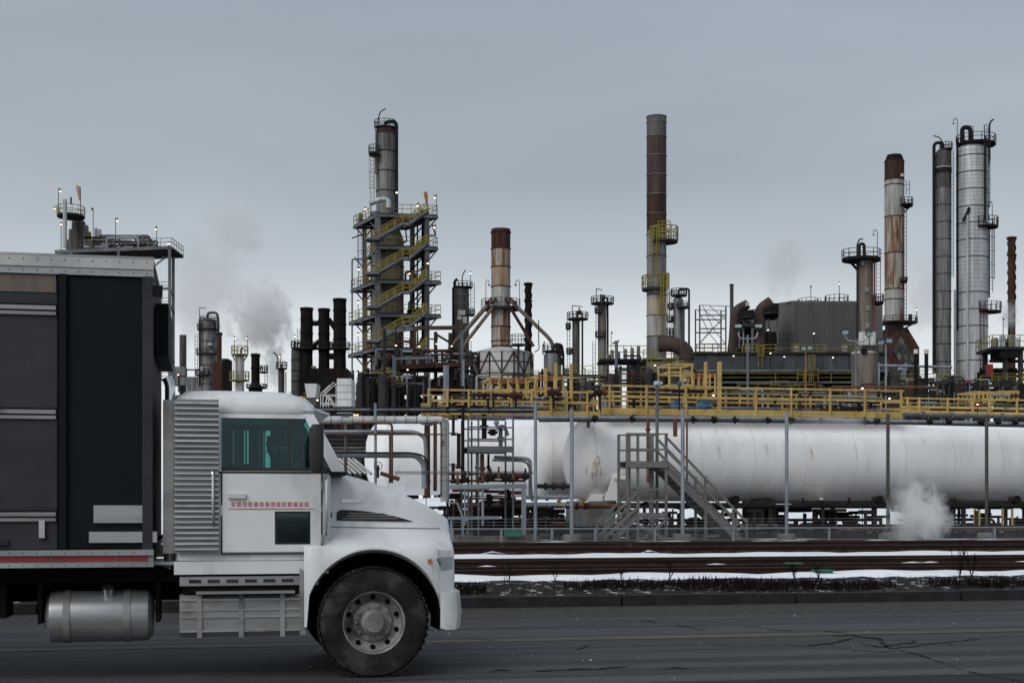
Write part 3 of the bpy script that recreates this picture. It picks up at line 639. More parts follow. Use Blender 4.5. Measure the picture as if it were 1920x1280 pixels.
# ================================================================== YELLOW WALKWAYS
def walkway(label, px0, px1, vf, vb, zt, zm, zb0, zb1, posts, bposts, mtl='yellow', snow=True, back_drop=.0):
    t = thing('walkway', label, 'walkway', R(UV(px0, vf), vf, zb0), 'yellow walkways over the tanks'); ua, ub = UV(px0, vf), UV(px1, vf)
    piece('edge_beam', t, mtl, R(ua, vf, (zb0+zb1)/2), R(ub, vf, (zb0+zb1)/2), .12, zb1-zb0)
    piece('edge_beam', t, mtl, R(ua, vb, (zb0+zb1)/2), R(ub, vb, (zb0+zb1)/2), .12, zb1-zb0)
    m = M(); k_ = int((ub-ua)/.22)
    for i in range(k_): u = ua+.1+(ub-ua-.2)*i/k_; m.bar(R(u, vf+.06, zb1-.03), R(u, vb-.06, zb1-.03), .06, .04)
    for f in (.25, .5, .75): m.bar(R(ua, vf+(vb-vf)*f, zb1-.03), R(ub, vf+(vb-vf)*f, zb1-.03), .07, .03)
    m.obj('grating', 'steel_dark', t, kind='stuff')
    for z, w in ((zt, .085), (zm, .12)): piece('rail', t, mtl, R(ua, vf-.03, z), R(ub, vf-.03, z), .07, w)
    for z, w in ((zt-.08, .06), (zm-.02, .09), (zb1+.25, .06)): piece('rail', t, mtl, R(ua, vb+.03, z), R(ub, vb+.03, z), .07, w)
    for px in posts: u = UV(px, vf); piece('rail_post', t, mtl, R(u, vf-.09, zb0-.05), R(u, vf-.09, zt+.06), .13, .07)
    for px in bposts: u = UV(px, vb); piece('rail_post', t, mtl, R(u, vb+.09, zb0), R(u, vb+.09, zt-.03), .10, .07)
    n = int((ub-ua)/3.2)
    for i in range(n+1):
        u = ua+.3+(ub-ua-.6)*i/n; piece('cross_beam', t, mtl, R(u, vf+.06, zb0+.05), R(u, vb-.06, zb0+.05), .12, .1)
        if i % 2 == 0: piece('support_leg', t, 'steel_grey', R(u, (vf+vb)/2, zb0-.45), R(u, (vf+vb)/2, zb0+.02), .12)
    return t
vf = 64.4
wk1 = walkway('long yellow steel walkway with heavy rails above the front tank', 1128, 1694, vf, 66.7, ZV(1400, 727.5, vf), ZV(1400, 747, vf), ZV(1400, 780, vf), ZV(1400, 768, vf),
        (1142, 1211, 1285, 1416, 1482, 1555, 1620, 1688), [1150+26.5*i for i in range(20)])
vl = 63.2
wk2 = walkway('yellow walkway section at the left end, above the middle tank head', 802, 1126, vl, 65.3, ZV(900, 732, vl), ZV(900, 752, vl), ZV(900, 778, vl), ZV(900, 768, vl),
        (803, 838, 878, 920, 958, 996, 1032, 1062, 1100, 1122), [810+19*i for i in range(17)])
vr = 70.5
wk3 = walkway('yellow walkway section furthest right, set back behind the front tank', 1690, 1990, vr, 72.6, ZV(1800, 748, vr), ZV(1800, 764, vr), ZV(1800, 777, vr), ZV(1800, 771, vr),
        (1700, 1722, 1775, 1822, 1853, 1905, 1960), [1708+15*i for i in range(18)])
random.seed(77)
for lab, px0, px1, v0, zb, n in (('dark pipes and valves crowded on the long yellow walkway', 1135, 1690, 64.7, ZV(1400, 768, vf), 40), ('dark pipes and valves crowded on the left yellow walkway', 806, 1122, 63.5, ZV(900, 768, vl), 34), ('dark pipes and valves crowded on the right yellow walkway', 1696, 1985, 70.8, ZV(1800, 771, vr), 24)):
    t = thing('deck_piping', lab, 'pipes', R(UV(px0, v0), v0, zb), 'piping on the yellow walkways'); a, b = UV(px0, v0), UV(px1, v0)
    for i in range(n):
        u = random.uniform(a, b); L_ = random.uniform(.5, 3.2); z = zb+random.choice([.12, .2, .33, .5, .72, .95]); v = v0+random.uniform(.1, 1.8); mt = random.choice(['pipe_black', 'steel_dark', 'pipe_black', 'rust', 'steel_grey', 'galvanised'])
        if random.random() < .6:
            M().cyl(R(u, v, z), R(min(b, u+L_), v, z), random.uniform(.03, .09), n=8).obj('pipe', mt, t)
            if random.random() < .5: M().cyl(R(u+L_*.4, v, z-.12), R(u+L_*.4, v, z+.2), .08, n=8).obj('valve', 'pipe_black', t)
        else: M().cyl(R(u, v, zb-.3), R(u, v, z+.15), random.uniform(.03, .08), n=8).obj('upright', mt, t)
# tall yellow posts and cages on the walkways
for px, y0, y1, w, lab in ((1323, 678, 745, .13, 'yellow upright post behind the rail, shorter of the tall pair'), (1349, 678, 786, .17, 'tall yellow upright post crossing the walkway rails'), (1071, 682, 770, .13, 'yellow upright post left of the slim dark column'),
                         (1042, 680, 730, .13, 'yellow upright post near the small grey vessel'), (1023, 690, 735, .12, 'yellow upright post, middle one of the orange railed deck')):
    M_ = 65.6; u = UV(px, M_); o = M().bar(R(u, M_, ZV(px, y1, M_)), R(u, M_, ZV(px, y0, M_)), w, w).obj('guide_post', 'yellow', loc=R(u, M_, ZV(px, y1, M_))); tag(o, lab, 'post', 'yellow upright posts')
def cage(label, px0, px1, y0, y1, v, posts, rails, material='yellow', depth=1.6, orange=False):
    t = thing('guard_cage', label, 'railing', R(UV(px0, v), v, ZV(px0, y1, v)), 'yellow guard cages above the walkway'); a, b = UV(px0, v), UV(px1, v)
    pm = (px0+px1)/2
    for y in rails:
        z = ZV(pm, y, v); 
        for vv in (v, v+depth): piece('rail', t, 'orange' if orange and y == rails[0] else material, R(a, vv, z), R(b, vv, z), .07, .10)
        for u in (a, b): piece('rail', t, material, R(u, v+.04, z), R(u, v+depth-.04, z), .06, .08)
    for i in range(posts):
        u = a+(b-a)*i/(posts-1)
        for vv in (v-.06, v+depth+.06): piece('post', t, material, R(u, vv, ZV(pm, y1, v)), R(u, vv, ZV(pm, y0, v)), .1, .07)
cage('yellow guard cage standing at the foot of the big rusty duct', 1254, 1297, 681, 724, 66.9, 3, (683, 698, 722))
cage('orange topped railing left of the yellow posts, in front of the rusty drum', 918, 1002, 708, 742, 66.9, 6, (711, 731), orange=True)
cage('orange topped railing right of the guard cage', 1300, 1340, 700, 740, 67.5, 5, (702, 725), orange=True)
cage('orange topped railing below the small grey vessel', 1004, 1056, 704, 742, 67.5, 4, (706, 728), orange=True)
cage('low yellow railing block on the right walkway, further left of two', 1826, 1858, 733, 750, 71.4, 5, (735, 748)); cage('low yellow railing block on the right walkway, further right of two', 1874, 1908, 732, 752, 71.4, 5, (734, 750))
# machinery on the walkway
for px, w, lab in ((1265, .5, 'blue motor with black valve body on the walkway, left of two'), (1318, .85, 'blue cylindrical motor lying on the walkway, right of two')):
    q = Q(px, 762, 65.4); t = thing('motor', lab, 'motor', q, 'blue motors on the walkway'); ax = R(1, 0, 0)-R(0, 0, 0)
    M().lathe(q-ax*w/2, [(.08, 0), (.14, .04), (.155, .08), (.155, w*.7), (.12, w*.75), (.12, w), (0, w+.02)], 16, Vector((0, 0, 1)), R(0, 1, 0)-R(0, 0, 0), ax).obj('casing', 'blue_paint', t)
    M().box(q+ax*.1+Vector((0, 0, .25)), (.25, .2, .14), A).obj('terminal_box', 'blue_paint', t); M().cyl(q-ax*(w/2+.35), q-ax*w/2, .13, n=12).obj('valve_body', 'pipe_black', t)
    for s in (-.25, .25): M().box(q+ax*s-Vector((0, 0, .27)), (.1, .3, .12), A).obj('foot', 'pipe_black', t)
def handwheel(t, c, r, material='pipe_black', axis=None):
    x = R(1, 0, 0)-R(0, 0, 0); z = Vector((0, 0, 1)); m = M().tube([c+(x*a+z*b)*r for a, b in circ(16)], r*.09, 6, True); 
    for a in (0, 1.05, 2.1): m.bar(c-(x*math.cos(a)+z*math.sin(a))*r, c+(x*math.cos(a)+z*math.sin(a))*r, r*.1)
    m.obj('handwheel', material, t)
for px, py, r, lab in ((915, 742, .2, 'black handwheel valve before the left walkway rails, left one'), (925, 742, .14, 'small black handwheel just right of the larger one'), (967, 741, .26, 'dark rusty actuator hanging on the left walkway rails'), (1038, 735, .26, 'dark rusty actuator beside the left walkway, near the small grey vessel'), (1125, 735, .25, 'dark flanged actuator at the joint of the two walkways')):
    q = Q(px, py, 62.6); t = thing('valve', lab, 'valve', q, 'valves before the left walkway')
    M().cyl(q-Vector((0, 0, .75)), q-Vector((0, 0, .1)), .05, n=8).obj('stem', 'pipe_black', t)
    if r < .25: handwheel(t, q, r)
    else:
        ax = (R(1, 0, 0)-R(0, 0, 0)); M().lathe(q-ax*.3, [(0, 0), (r*.5, .02), (r*.5, .16), (r*.9, .18), (r*.9, .26), (r*.55, .3), (r*.5, .5), (r*.8, .52), (r*.8, .58), (0, .6)], 14, Vector((0, 0, 1)), R(0, 1, 0)-R(0, 0, 0), ax).obj('actuator', 'rust', t)

# ================================================================== WOODEN STAIR over the pipes
def stair():
    v0, v1 = 58.6, 59.9
    t = thing('wooden_stair', 'weathered grey wooden crossover stair with platform in front of the tank', 'stair', R(UV(1240, v0), v0, GZ))
    Z = lambda px, py: ZV(px, py, v0); U = lambda px: UV(px, v0); W = 'wood'
    for v in (v0, v1):
        for px, y0 in ((1176, 813), (1196, 813), (1249, 813)): piece('post', t, W, R(U(px), v, GZ), R(U(px), v, Z(px, y0)), .12, .1)
        piece('handrail', t, W, R(U(1173), v-.07, Z(1200, 813)), R(U(1252), v-.07, Z(1200, 813)), .06, .07); piece('handrail', t, W, R(U(1175), v-.07, Z(1200, 842)), R(U(1249), v-.07, Z(1200, 842)), .05, .08)
        piece('deck_beam', t, W, R(U(1174), v-.08, Z(1200, 871)), R(U(1251), v-.08, Z(1200, 871)), .07, .24)
        for y, h in ((917, .09), (938, .1), (966, .24)): piece('cross_board', t, W, R(U(1196), v-.08, Z(1220, y)), R(U(1249), v-.08, Z(1220, y)), .06, h)
        piece('brace', t, W, R(U(1198), v-.1, Z(1200, 1012)), R(U(1248), v-.1, Z(1248, 975)), .06, .12)
        piece('brace', t, W, R(U(1198), v-.16, Z(1200, 985)), R(U(1248), v-.16, Z(1248, 1012)), .06, .12)
        # right flight
        piece('stringer', t, W, R(U(1238), v, Z(1250, 866)), R(U(1394), v, Z(1394, 1020)), .07, .3)
        for dy in (-54, -30): piece('handrail', t, W, R(U(1247), v-.07, Z(1250, 872+dy)), R(U(1398), v-.07, Z(1398, 1016+dy*.72)), .06, .1)
        for px, y0 in ((1323, 892), (1375, 955), (1400, 972)): piece('post', t, W, R(U(px), v, GZ), R(U(px), v, Z(px, y0)), .11, .1)
        # left flight
        piece('stringer', t, W, R(U(1196), v, Z(1196, 962)), R(U(1150), v, Z(1150, 1013)), .07, .28)
        for dy in (-40, -12): piece('handrail', t, W, R(U(1196), v-.07, Z(1196, 962+dy)), R(U(1133), v-.07, Z(1133, 1021+dy)), .06, .12)
        piece('post', t, W, R(U(1135), v, GZ), R(U(1135), v, Z(1135, 980)), .11, .1)
    n = 6
    for i in range(n): piece('deck_plank', t, W, R(U(1175), v0+.1+(v1-v0-.2)*i/(n-1), Z(1200, 865)), R(U(1250), v0+.1+(v1-v0-.2)*i/(n-1), Z(1200, 865)), .2, .04)
    n = 15
    for i in range(n):
        f = (i+.5)/n; px = 1246+(1392-1246)*f; z = Z(1250, 868)+(Z(1394, 1014)-Z(1250, 868))*f
        piece('tread', t, W, R(U(px), v0+.04, z), R(U(px), v1-.04, z), .27, .05)
        M().box(R(U(px), v0+.03, z+.032), (.25, .12, .012), A).obj('snow_dust', 'snow', t)
    n = 5
    for i in range(n):
        f = (i+.3)/n; px = 1194+(1150-1194)*f; z = Z(1196, 964)+(Z(1150, 1009)-Z(1196, 964))*f
        piece('tread', t, W, R(U(px), v0+.04, z), R(U(px), v1-.04, z), .3, .05)
        M().box(R(U(px), v0+.25, z+.034), (.28, .5, .016), A).obj('snow_dust', 'snow', t)
    for v in (v0+.65,): piece('post', t, W, R(U(1230), v, GZ), R(U(1230), v, Z(1230, 815)), .2, .16)
    piece('post', t, W, R(U(1297), v1, GZ), R(U(1297), v1, Z(1297, 895)), .1, .1)
stair()

# ================================================================== PIPEWORK LEFT OF THE TANKS
G1 = 'pipes in front of the left tank'
def vseg(lab, px, y0, y1, v, r, mt, fl=()): return pipe_thing('drop_pipe', lab, v, [(px, y0), (px, y1)], r, mt, G1, flanges=fl)
t = pipe_thing('insulated_pipe', 'thick white insulated pipe running level then turning down beside the rusty column', 60.5, [(560, 787), (826, 787), (833, 795), (833, 940)], .17, 'pipe_white', G1, .45)
for px in range(620, 820, 20):
    q = Q(px, 787, 60.5); M().lathe(q, [(.172, -.02), (.18, -.02), (.18, .02), (.172, .02)], 12, Vector((0, 0, 1)), R(0, 1, 0)-R(0, 0, 0), R(1, 0, 0)-R(0, 0, 0), caps=False).obj('insulation_band', 'galvanised', t)
for y in (815, 835, 855, 877, 900):
    q = Q(833, y, 60.5); M().lathe(q, [(.172, -.02), (.18, -.02), (.18, .02), (.172, .02)], 12, caps=False).obj('insulation_band', 'galvanised', t)
pipe_thing('process_pipe', 'thin pale pipe hugging the white insulated riser', 60.2, [(828, 786), (840, 788), (840, 935)], .05, 'galvanised', G1, .3)
pipe_thing('process_pipe', 'square edged grey pipe bending down behind the rusty column', 60.3, [(560, 809), (776, 809), (797, 818), (799, 860)], .085, 'galvanised', G1, .5)
pipe_thing('process_pipe', 'large grey galvanised pipe curving down in a wide bend', 60.0, [(560, 853), (780, 853), (795, 868), (796, 915)], .12, 'galvanised', G1, .8, flanges=[(0, .2)])
pipe_thing('process_pipe', 'thin dark brown pipe running level above the galvanised bend', 59.8, [(560, 814), (830, 814)], .035, 'pipe_rust', G1)
pipe_thing('process_pipe', 'thin black pipe above the galvanised bend, level then curving', 59.8, [(560, 848.5), (775, 848.5), (800, 856), (806, 905)], .04, 'pipe_black', G1, .7)
pipe_thing('process_pipe', 'dark brown bent pipe dropping in front of the left tank', 59.6, [(660, 793), (735, 793), (735, 905)], .05, 'pipe_rust', G1, .2)
vseg('dark brown straight pipe beside the bent brown pipe', 731, 812, 905, 59.7, .04, 'pipe_rust')
t = thing('rusty_column', 'thick rusty steel column under the end of the white insulated pipe', 'column', Q(801, 920, 60.9)); 
M().cyl(Q(801, 930, 60.9), Q(801, 797, 60.9), .13, n=14).obj('shaft', 'pipe_rust', t); M().box(Q(801, 793, 60.9), (.5, .4, .14), A).obj('head_plate', 'galvanised', t)
for i, (px, r, mt, lab) in enumerate(((814, .04, 'pipe_rust', 'thin rusty pipe right of the rusty column, left of two'), (817.5, .045, 'pipe_rust', 'thin rusty pipe right of the rusty column, right of two'), (827, .03, 'pipe_black', 'thin black conduit next to the white riser'),
                                      (850, .065, 'pipe_black', 'black gauge column at upper left of the pipe platform'), (868, .07, 'pipe_black', 'tall black pipe left of the grey pipe platform'), (860, .085, 'pipe_black', 'thick black gauge glass between two slim pipes'), (849.5, .075, 'pipe_black', 'black gauge column at lower left of the pipe platform'))):
    y0, y1 = [(790, 920), (790, 920), (790, 930), (783, 815), (765, 905), (812, 878), (868, 905)][i]
    t = vseg(lab, px, y0, y1, 60.2, r, mt, fl=((0, .97),) if i > 2 else ())
    if i > 2:
        for y in (y0+3, y1-3): q = Q(px, y, 60.2); M().bar(q-R(.25, 0, 0), q+R(.2, 0, 0), .05).obj('valve_arm', 'pipe_black', t)
for y, mt, r, v, lab in ((768, 'galvanised', .09, 61.0, 'long grey pipe below the left walkway rails'), (764, 'pipe_black', .035, 60.8, 'thin black line above the long grey pipe'), (771.5, 'pipe_black', .045, 60.8, 'thin black pipe under the long grey pipe'), (780, 'galvanised', .07, 61.4, 'grey pipe between tank top and left walkway')):
    pipe_thing('process_pipe', lab, v, [(560 if y < 775 else 940, y), (1003, y+.5)], r, mt, G1, flanges=[(0, .3), (0, .62), (0, .8)])
# grey pipe platform in front of the left tanks
def pipe_platform():
    v0, v1 = 59.6, 61.2; t = thing('pipe_platform', 'grey steel service platform with pipes and valves in front of the left tank', 'platform', R(UV(920, v0), v0, GZ)); g = 'steel_grey'
    Z = lambda y: ZV(920, y, v0); U = lambda px: UV(px, v0)
    for v in (v0, v1):
        for px in (878, 897, 962): piece('post', t, g, R(U(px), v, GZ), R(U(px), v, Z(785)), .07, .07)
        for y, h in ((801, .06), (823, .06), (782, .08)): piece('rail', t, g, R(U(878), v-.05, Z(y)), R(U(962), v-.05, Z(y)), .05, h)
        piece('deck_beam', t, g, R(U(878), v-.06, Z(842)), R(U(962), v-.06, Z(842)), .08, .26)
    M().box(R(U(920), (v0+v1)/2, Z(838)), (U(962)-U(878), v1-v0-.15, .06), A).obj('deck', g, t)
    for px, y0, y1, r, mt in ((912, 775, 822, .11, 'pipe_black'), (928, 803, 815, .13, 'pipe_black'), (943, 800, 840, .09, 'steel_grey'), (935, 785, 797, .07, 'galvanised'), (908, 850, 905, .09, 'pipe_rust'), (920, 850, 900, .05, 'pipe_black'), (898, 846, 905, .05, 'steel_grey')):
        M().cyl(R(U(px), v0+.5, Z(y1)), R(U(px), v0+.5, Z(y0)), r, n=12).obj('pipe', mt, t); M().cyl(R(U(px), v0+.5, Z((y0+y1)/2)-.06), R(U(px), v0+.5, Z((y0+y1)/2)+.06), r*1.7, n=12).obj('flange', mt, t)
    M().tube(fillet([R(U(930), v0+.4, Z(856)), R(U(990), v0+.4, Z(858)), R(U(998), v0+.4, Z(862)), R(U(998), v0+.4, Z(930))], .4), .08, 10).obj('pipe', 'galvanised', t)
    M().tube(fillet([R(U(925), v0+.2, Z(862)), R(U(994), v0+.2, Z(863)), R(U(1000), v0+.2, Z(940))], .4), .05, 10).obj('pipe', 'steel_grey', t)
    M().tube(fillet([R(U(934), v0+.3, Z(800)), R(U(948), v0+.3, Z(796)), R(U(955), v0+.3, Z(815))], .3), .07, 10).obj('pipe', 'steel_grey', t)
pipe_platform()
# galvanised frame carrying pipework below, and beams
def frame_thing(label, members, v, mt='galvanised', loc=None):
    q = Q(members[0][0], members[0][1], v); t = thing('pipe_support', label, 'support', q, 'steel frames below the tanks')
    for x0, y0, x1, y1, w in members:
        for vv in (v,): piece('member', t, mt, Q(x0, y0, v)+(R(0, vv-v, 0)), Q(x1, y1, v)+R(0, vv-v, 0), w, w)
frame_thing('galvanised frame with long level beam under the pipe platform', [(842, 913, 986, 911, .19), (982, 915, 982, 1002, .17), (872, 916, 872, 985, .07), (905, 916, 905, 985, .09)], 58.8)
frame_thing('lower galvanised beam left of the frame, behind the truck nose', [(840, 971, 937, 970, .13), (846, 975, 846, 1005, .08)], 58.2)
frame_thing('bent grey guard frame just right of the truck nose', [(840, 942, 857, 942, .07), (857, 942, 868, 970, .07), (868, 970, 868, 1005, .07)], 57.6)
for y, x0, x1, v, r, mt, lab in ((932, 985, 1066, 60, .09, 'galvanised', 'grey level pipe under the middle tank head, upper of two'), (946.5, 985, 1075, 60, .08, 'galvanised', 'grey level pipe under the middle tank head, lower of two'), (911, 1008, 1068, 60.4, .1, 'steel_dark', 'dark level pipe in front of the middle tank head'),
                                 (888, 842, 992, 59.9, .05, 'pipe_rust', 'thin rusty pipe crossing below the platform, upper of three'), (893, 905, 985, 59.7, .1, 'pipe_rust', 'thick rusty pipe with flanges below the platform'), (901, 842, 985, 59.5, .05, 'pipe_rust', 'thin rusty pipe crossing below the platform, lowest of three'),
                                 (884, 740, 1000, 59.3, .022, 'steel_grey', 'thin grey conduit crossing in front of the left tank, upper of two'), (887.5, 740, 1000, 59.3, .02, 'pipe_rust', 'thin brown conduit crossing in front of the left tank, lower of two')):
    pipe_thing('process_pipe', lab, v, [(x0, y), (x1, y)], r, mt, G1, flanges=[(0, .25), (0, .5), (0, .8)] if r > .04 else ())
# rusty valves along those pipes
for i, (px, py) in enumerate(((920, 893), (935, 890), (948, 897), (962, 893), (985, 893), (905, 897), (872, 898), (858, 901))):
    q = Q(px, py, 59.3); t = thing('pipe_valve', 'dark rusty valve on the pipes below the service platform, %s in list from its centre' % ORD[i] if False else 'rusty valve below the service platform, %s' % ['under the black valve of the platform', 'right of the platform centre', 'at the thick rusty pipe middle', 'below the platform right post', 'at the right end of the thick rusty pipe', 'at the left end of the thick rusty pipe', 'right of the tall black pipe', 'left of the tall black pipe'][i], 'valve', q, 'rusty valves below the platform')
    M().lathe(q-Vector((0, 0, .15)), [(.04, 0), (.12, .04), (.12, .2), (.05, .26), (.04, .5), (0, .51)], 10).obj('body', 'pipe_rust' if i % 2 else 'pipe_black', t); M().cyl(q-R(.16, 0, 0), q+R(.16, 0, 0), .1, n=10).obj('flange', 'pipe_black', t)
q = Q(709, 873, 59.4); t = thing('handwheel_valve', 'black handwheel valve standing just above the truck hood', 'valve', q); handwheel(t, q, .17); M().cyl(q+R(0, .06, 0), q+R(0, .06, 0)-Vector((0, 0, .5)), .05, n=8).obj('stem', 'pipe_black', t); M().cyl(q+R(.1, .06, -.3), q+R(.9, .06, -.55), .09, n=10).obj('body', 'pipe_rust', t)
# slanted louvre bank behind the truck's windscreen
t = thing('sloped_pipe_bank', 'row of sloping white pipes behind the truck windscreen', 'pipes', Q(640, 890, 63))
for i in range(9):
    x = 590+i*9.5; M().cyl(Q(x, 858, 63)+R(0, .12*i, 0), Q(x+30, 888, 62.5), .06, n=8).obj('pipe', 'pipe_white', t)
for i, (y, mt, r) in enumerate(((833, 'steel_dark', .1), (840, 'steel_grey', .08), (846, 'steel_grey', .06), (836, 'pipe_black', .07), (826, 'steel_dark', .12), (820, 'pipe_black', .08))):
    pipe_thing('process_pipe', ['dark level pipe behind the truck windscreen, lowest pair', 'grey level pipe beyond the truck windscreen', 'thin grey level pipe beyond the truck windscreen', 'black level pipe beyond the truck windscreen', 'thick dark level pipe above the sloping white pipes', 'black level pipe highest above the sloping white pipes'][i], 64+i*.5, [(500, y), (686, y)], r, mt, G1)
for px, v in ((597, 60.5), (648, 60.5)):
    t = thing('support_pole', 'weathered grey pole beside the truck roof, %s' % ('behind the windscreen' if px < 600 else 'in front of the sloping white pipes'), 'pole', R(UV(px, v), v, GZ), 'poles along the pipe in front of the tanks'); M().cyl(R(UV(px, v), v, GZ), Q(px, 780, v), .07, n=10).obj('shaft', 'cladding_brown', t); M().box(Q(px, 780, v), (.3, .3, .05), A).obj('cap', 'steel_grey', t)

# ================================================================== CLUTTER UNDER THE TANKS
random.seed(21)
def clutter_pipes():
    t = thing('ground_piping', 'dark tangle of pipes on low supports under and behind the tanks', 'pipes', R(UV(1400, 63), 63, GZ))
    rows = [(62.6, .45, .09), (63.1, 1.45, .1), (68.8, .4, .12), (69.6, 1.5, .14), (73.3, .7, .08), (62.3, .3, .06)]
    for v, z, r in rows:
        u0, u1 = UV(850, v), UV(1980, v); a = u0+random.uniform(0, 4)
        while a < u1:
            b = min(u1, a+random.uniform(5, 16)); mt = random.choice(['pipe_black', 'steel_dark', 'pipe_black', 'pipe_rust', 'steel_dark'])
            M().cyl(R(a, v, z+GZ), R(b, v, z+GZ), r, n=8).obj('pipe', mt, t)
            for k in range(2): u = random.uniform(a, b); M().cyl(R(u-.04, v, z+GZ), R(u+.04, v, z+GZ), r*1.6, n=10).obj('flange', 'pipe_black', t)
            if random.random() < .6: M().tube(fillet([R(b, v, z+GZ), R(b+.5, v, z+GZ), R(b+.5, v, random.choice([GZ, z+1.0]))], .3), r, 8).obj('elbow', mt, t)
            a = b+random.uniform(.2, 1.5)
    for i in range(34):
        u = UV(860, 62.8)+i*.98+random.uniform(-.3, .3); h = random.uniform(.6, 1.7); v = random.choice([62.7, 63.2, 69, 70, 73])
        M().bar(R(u, v, GZ), R(u, v, GZ+h), .12).obj('stanchion', 'steel_dark', t); M().bar(R(u-.35, v, GZ+h), R(u+.35, v, GZ+h), .12).obj('stanchion_head', 'steel_dark', t)
clutter_pipes()
def dark_mass(label, px0, px1, y0, y1, v, seed, n=26, mats=('pipe_black', 'steel_dark', 'soot', 'pipe_rust')):
    """a crowded bay of pumps, upright pipes and frames"""
    random.seed(seed); t = thing('pump_bay', label, 'equipment', R(UV(px0, v), v, GZ), 'pump bays under the tanks'); u0, u1 = UV(px0, v), UV(px1, v); z1 = ZV((px0+px1)/2, y0, v)
    for i in range(n):
        u = random.uniform(u0, u1); vv = v+random.uniform(0, 4); k = random.random(); mt = random.choice(mats)
        if k < .45:
            h = random.uniform(.7, max(.9, z1-GZ)); M().cyl(R(u, vv, GZ), R(u, vv, GZ+h), random.uniform(.04, .13), n=8).obj('upright_pipe', mt, t)
        elif k < .75:
            z = GZ+random.uniform(.3, max(.6, z1-GZ)); L_ = random.uniform(.6, 2.2); M().cyl(R(max(u0, u-L_/2), vv, z), R(min(u1, u+L_/2), vv, z), random.uniform(.05, .12), n=8).obj('cross_pipe', mt, t)
        else:
            s = random.uniform(.25, .6); z = GZ+s/2+random.uniform(.05, .5); ax = R(1, 0, 0)-R(0, 0, 0)
            M().lathe(R(u-s, vv, z), [(0, 0), (s*.35, .02), (s*.4, s*.3), (s*.4, s), (s*.25, s*1.1), (s*.25, s*1.6), (0, s*1.62)], 12, Vector((0, 0, 1)), R(0, 1, 0)-R(0, 0, 0), ax).obj('pump', mt, t)
            M().box(R(u-s*.2, vv, GZ+.1), (s*2, s, .2), A).obj('pump_base', 'concrete', t)
    return t
dark_mass('crowded dark pump bay right of the truck nose, below the platform', 845, 985, 916, 1005, 62, 3, 120)
dark_mass('dark pump bay between the two left tank heads and the concrete pier', 990, 1085, 952, 1005, 66, 4, 50)
dark_mass('dark pipes and pumps behind the wooden stair legs', 1150, 1400, 950, 1005, 69, 6, 34)
dark_mass('dark pump cluster under the front tank, right of the galvanised pole', 1480, 1660, 948, 1005, 68, 8, 36)
dark_mass('dark equipment under the front tank where steam rises', 1735, 1800, 945, 1005, 67, 9, 30)
dark_mass('dark pipes with uprights under the right end of the front tank', 1800, 1960, 945, 1005, 69, 10, 26)
# low concrete wall segments, green bin, small yellow ladders
m = M().box(R(UV(1690, 60), 60.4, GZ+.12), (UV(1960, 60)-UV(1410, 60), .25, .22), A); tag(m.obj('containment_wall', 'steel_dark', loc=R(UV(1650, 60), 60.4, GZ)), 'low concrete containment wall behind the fence, right of the wooden stair', 'wall')
m = M().box(R(UV(920, 58), 58.2, GZ+.1), (UV(1030, 58)-UV(840, 58), .5, .22), A); tag(m.obj('plank_edge', 'cladding_brown', loc=R(UV(920, 58), 58.2, GZ)), 'brown timber edge on the ground behind the fence near the truck', 'edging')
t = thing('storage_bin', 'small green bin behind the fence under the pipe platform', 'bin', Q(961, 1003, 57.8)); M().box(Q(961, 1000, 57.8), (.62, .4, .22), A).obj('case', 'green_paint', t); M().box(Q(961, 994.3, 57.8), (.66, .44, .04), A).obj('lid', 'green_paint', t)
for i, px in enumerate((1828, 1836, 1880, 1898)):
    v = 64.2; o = M().bar(R(UV(px, v), v, GZ+.3), R(UV(px, v), v, ZV(px, 945, v)), .09).obj('yellow_bollard', 'yellow', loc=R(UV(px, v), v, GZ+.3)); tag(o, ['slim yellow upright under the right tank end, first from the steam', 'slim yellow upright under the right tank end, second from the steam', 'slim yellow upright under the right tank end, third from the steam', 'slim yellow upright under the right tank end, last one'][i], 'post', 'yellow uprights under the tank')
# snow lying in the yard seen under the tanks, small vehicles parked beyond
for i, (px, lab) in enumerate(((1390, 'small orange machine far behind the stair foot, seen under the tank'), (1612, 'orange machine far behind the tanks, left of the steam'), (1818, 'orange machine far behind the right tank end'))):
    v = 100; q = Q(px, 962, v); t = thing('orange_loader', lab, 'machine', (q.x, q.y, GZ), 'orange machines in the snowy yard')
    M().box((q.x, q.y, GZ+.9), (1.6, 1.5, .7), A).obj('body', 'sign_yellow', t); M().box((q.x-.2, q.y, GZ+1.6), (.9, 1.2, .7), A).obj('cab', 'orange', t)
    for s in (-.6, .6): M().cyl((q.x+s, q.y-.85, GZ+.38), (q.x+s, q.y-.6, GZ+.38), .38, n=14).obj('wheel', 'rubber', t)
# little yellow warning plates on the tank saddles
for px, py, v, lab in ((1048, 940, 59.4, 'small yellow warning plate below the middle tank head'), (1093, 941, 63.8, 'small yellow warning plate at the front tank saddle')):
    q = Q(px, py, v); t = thing('warning_plate', lab, 'sign', q, 'yellow warning plates'); M().box(q, (.2, .03, .15), A).obj('plate', 'sign_yellow', t)
    for k in range(3): M().box(q+Vector((0, -.022, .035-.035*k)), (.12, .012, .014), A).obj('print_line', 'pipe_black', t)

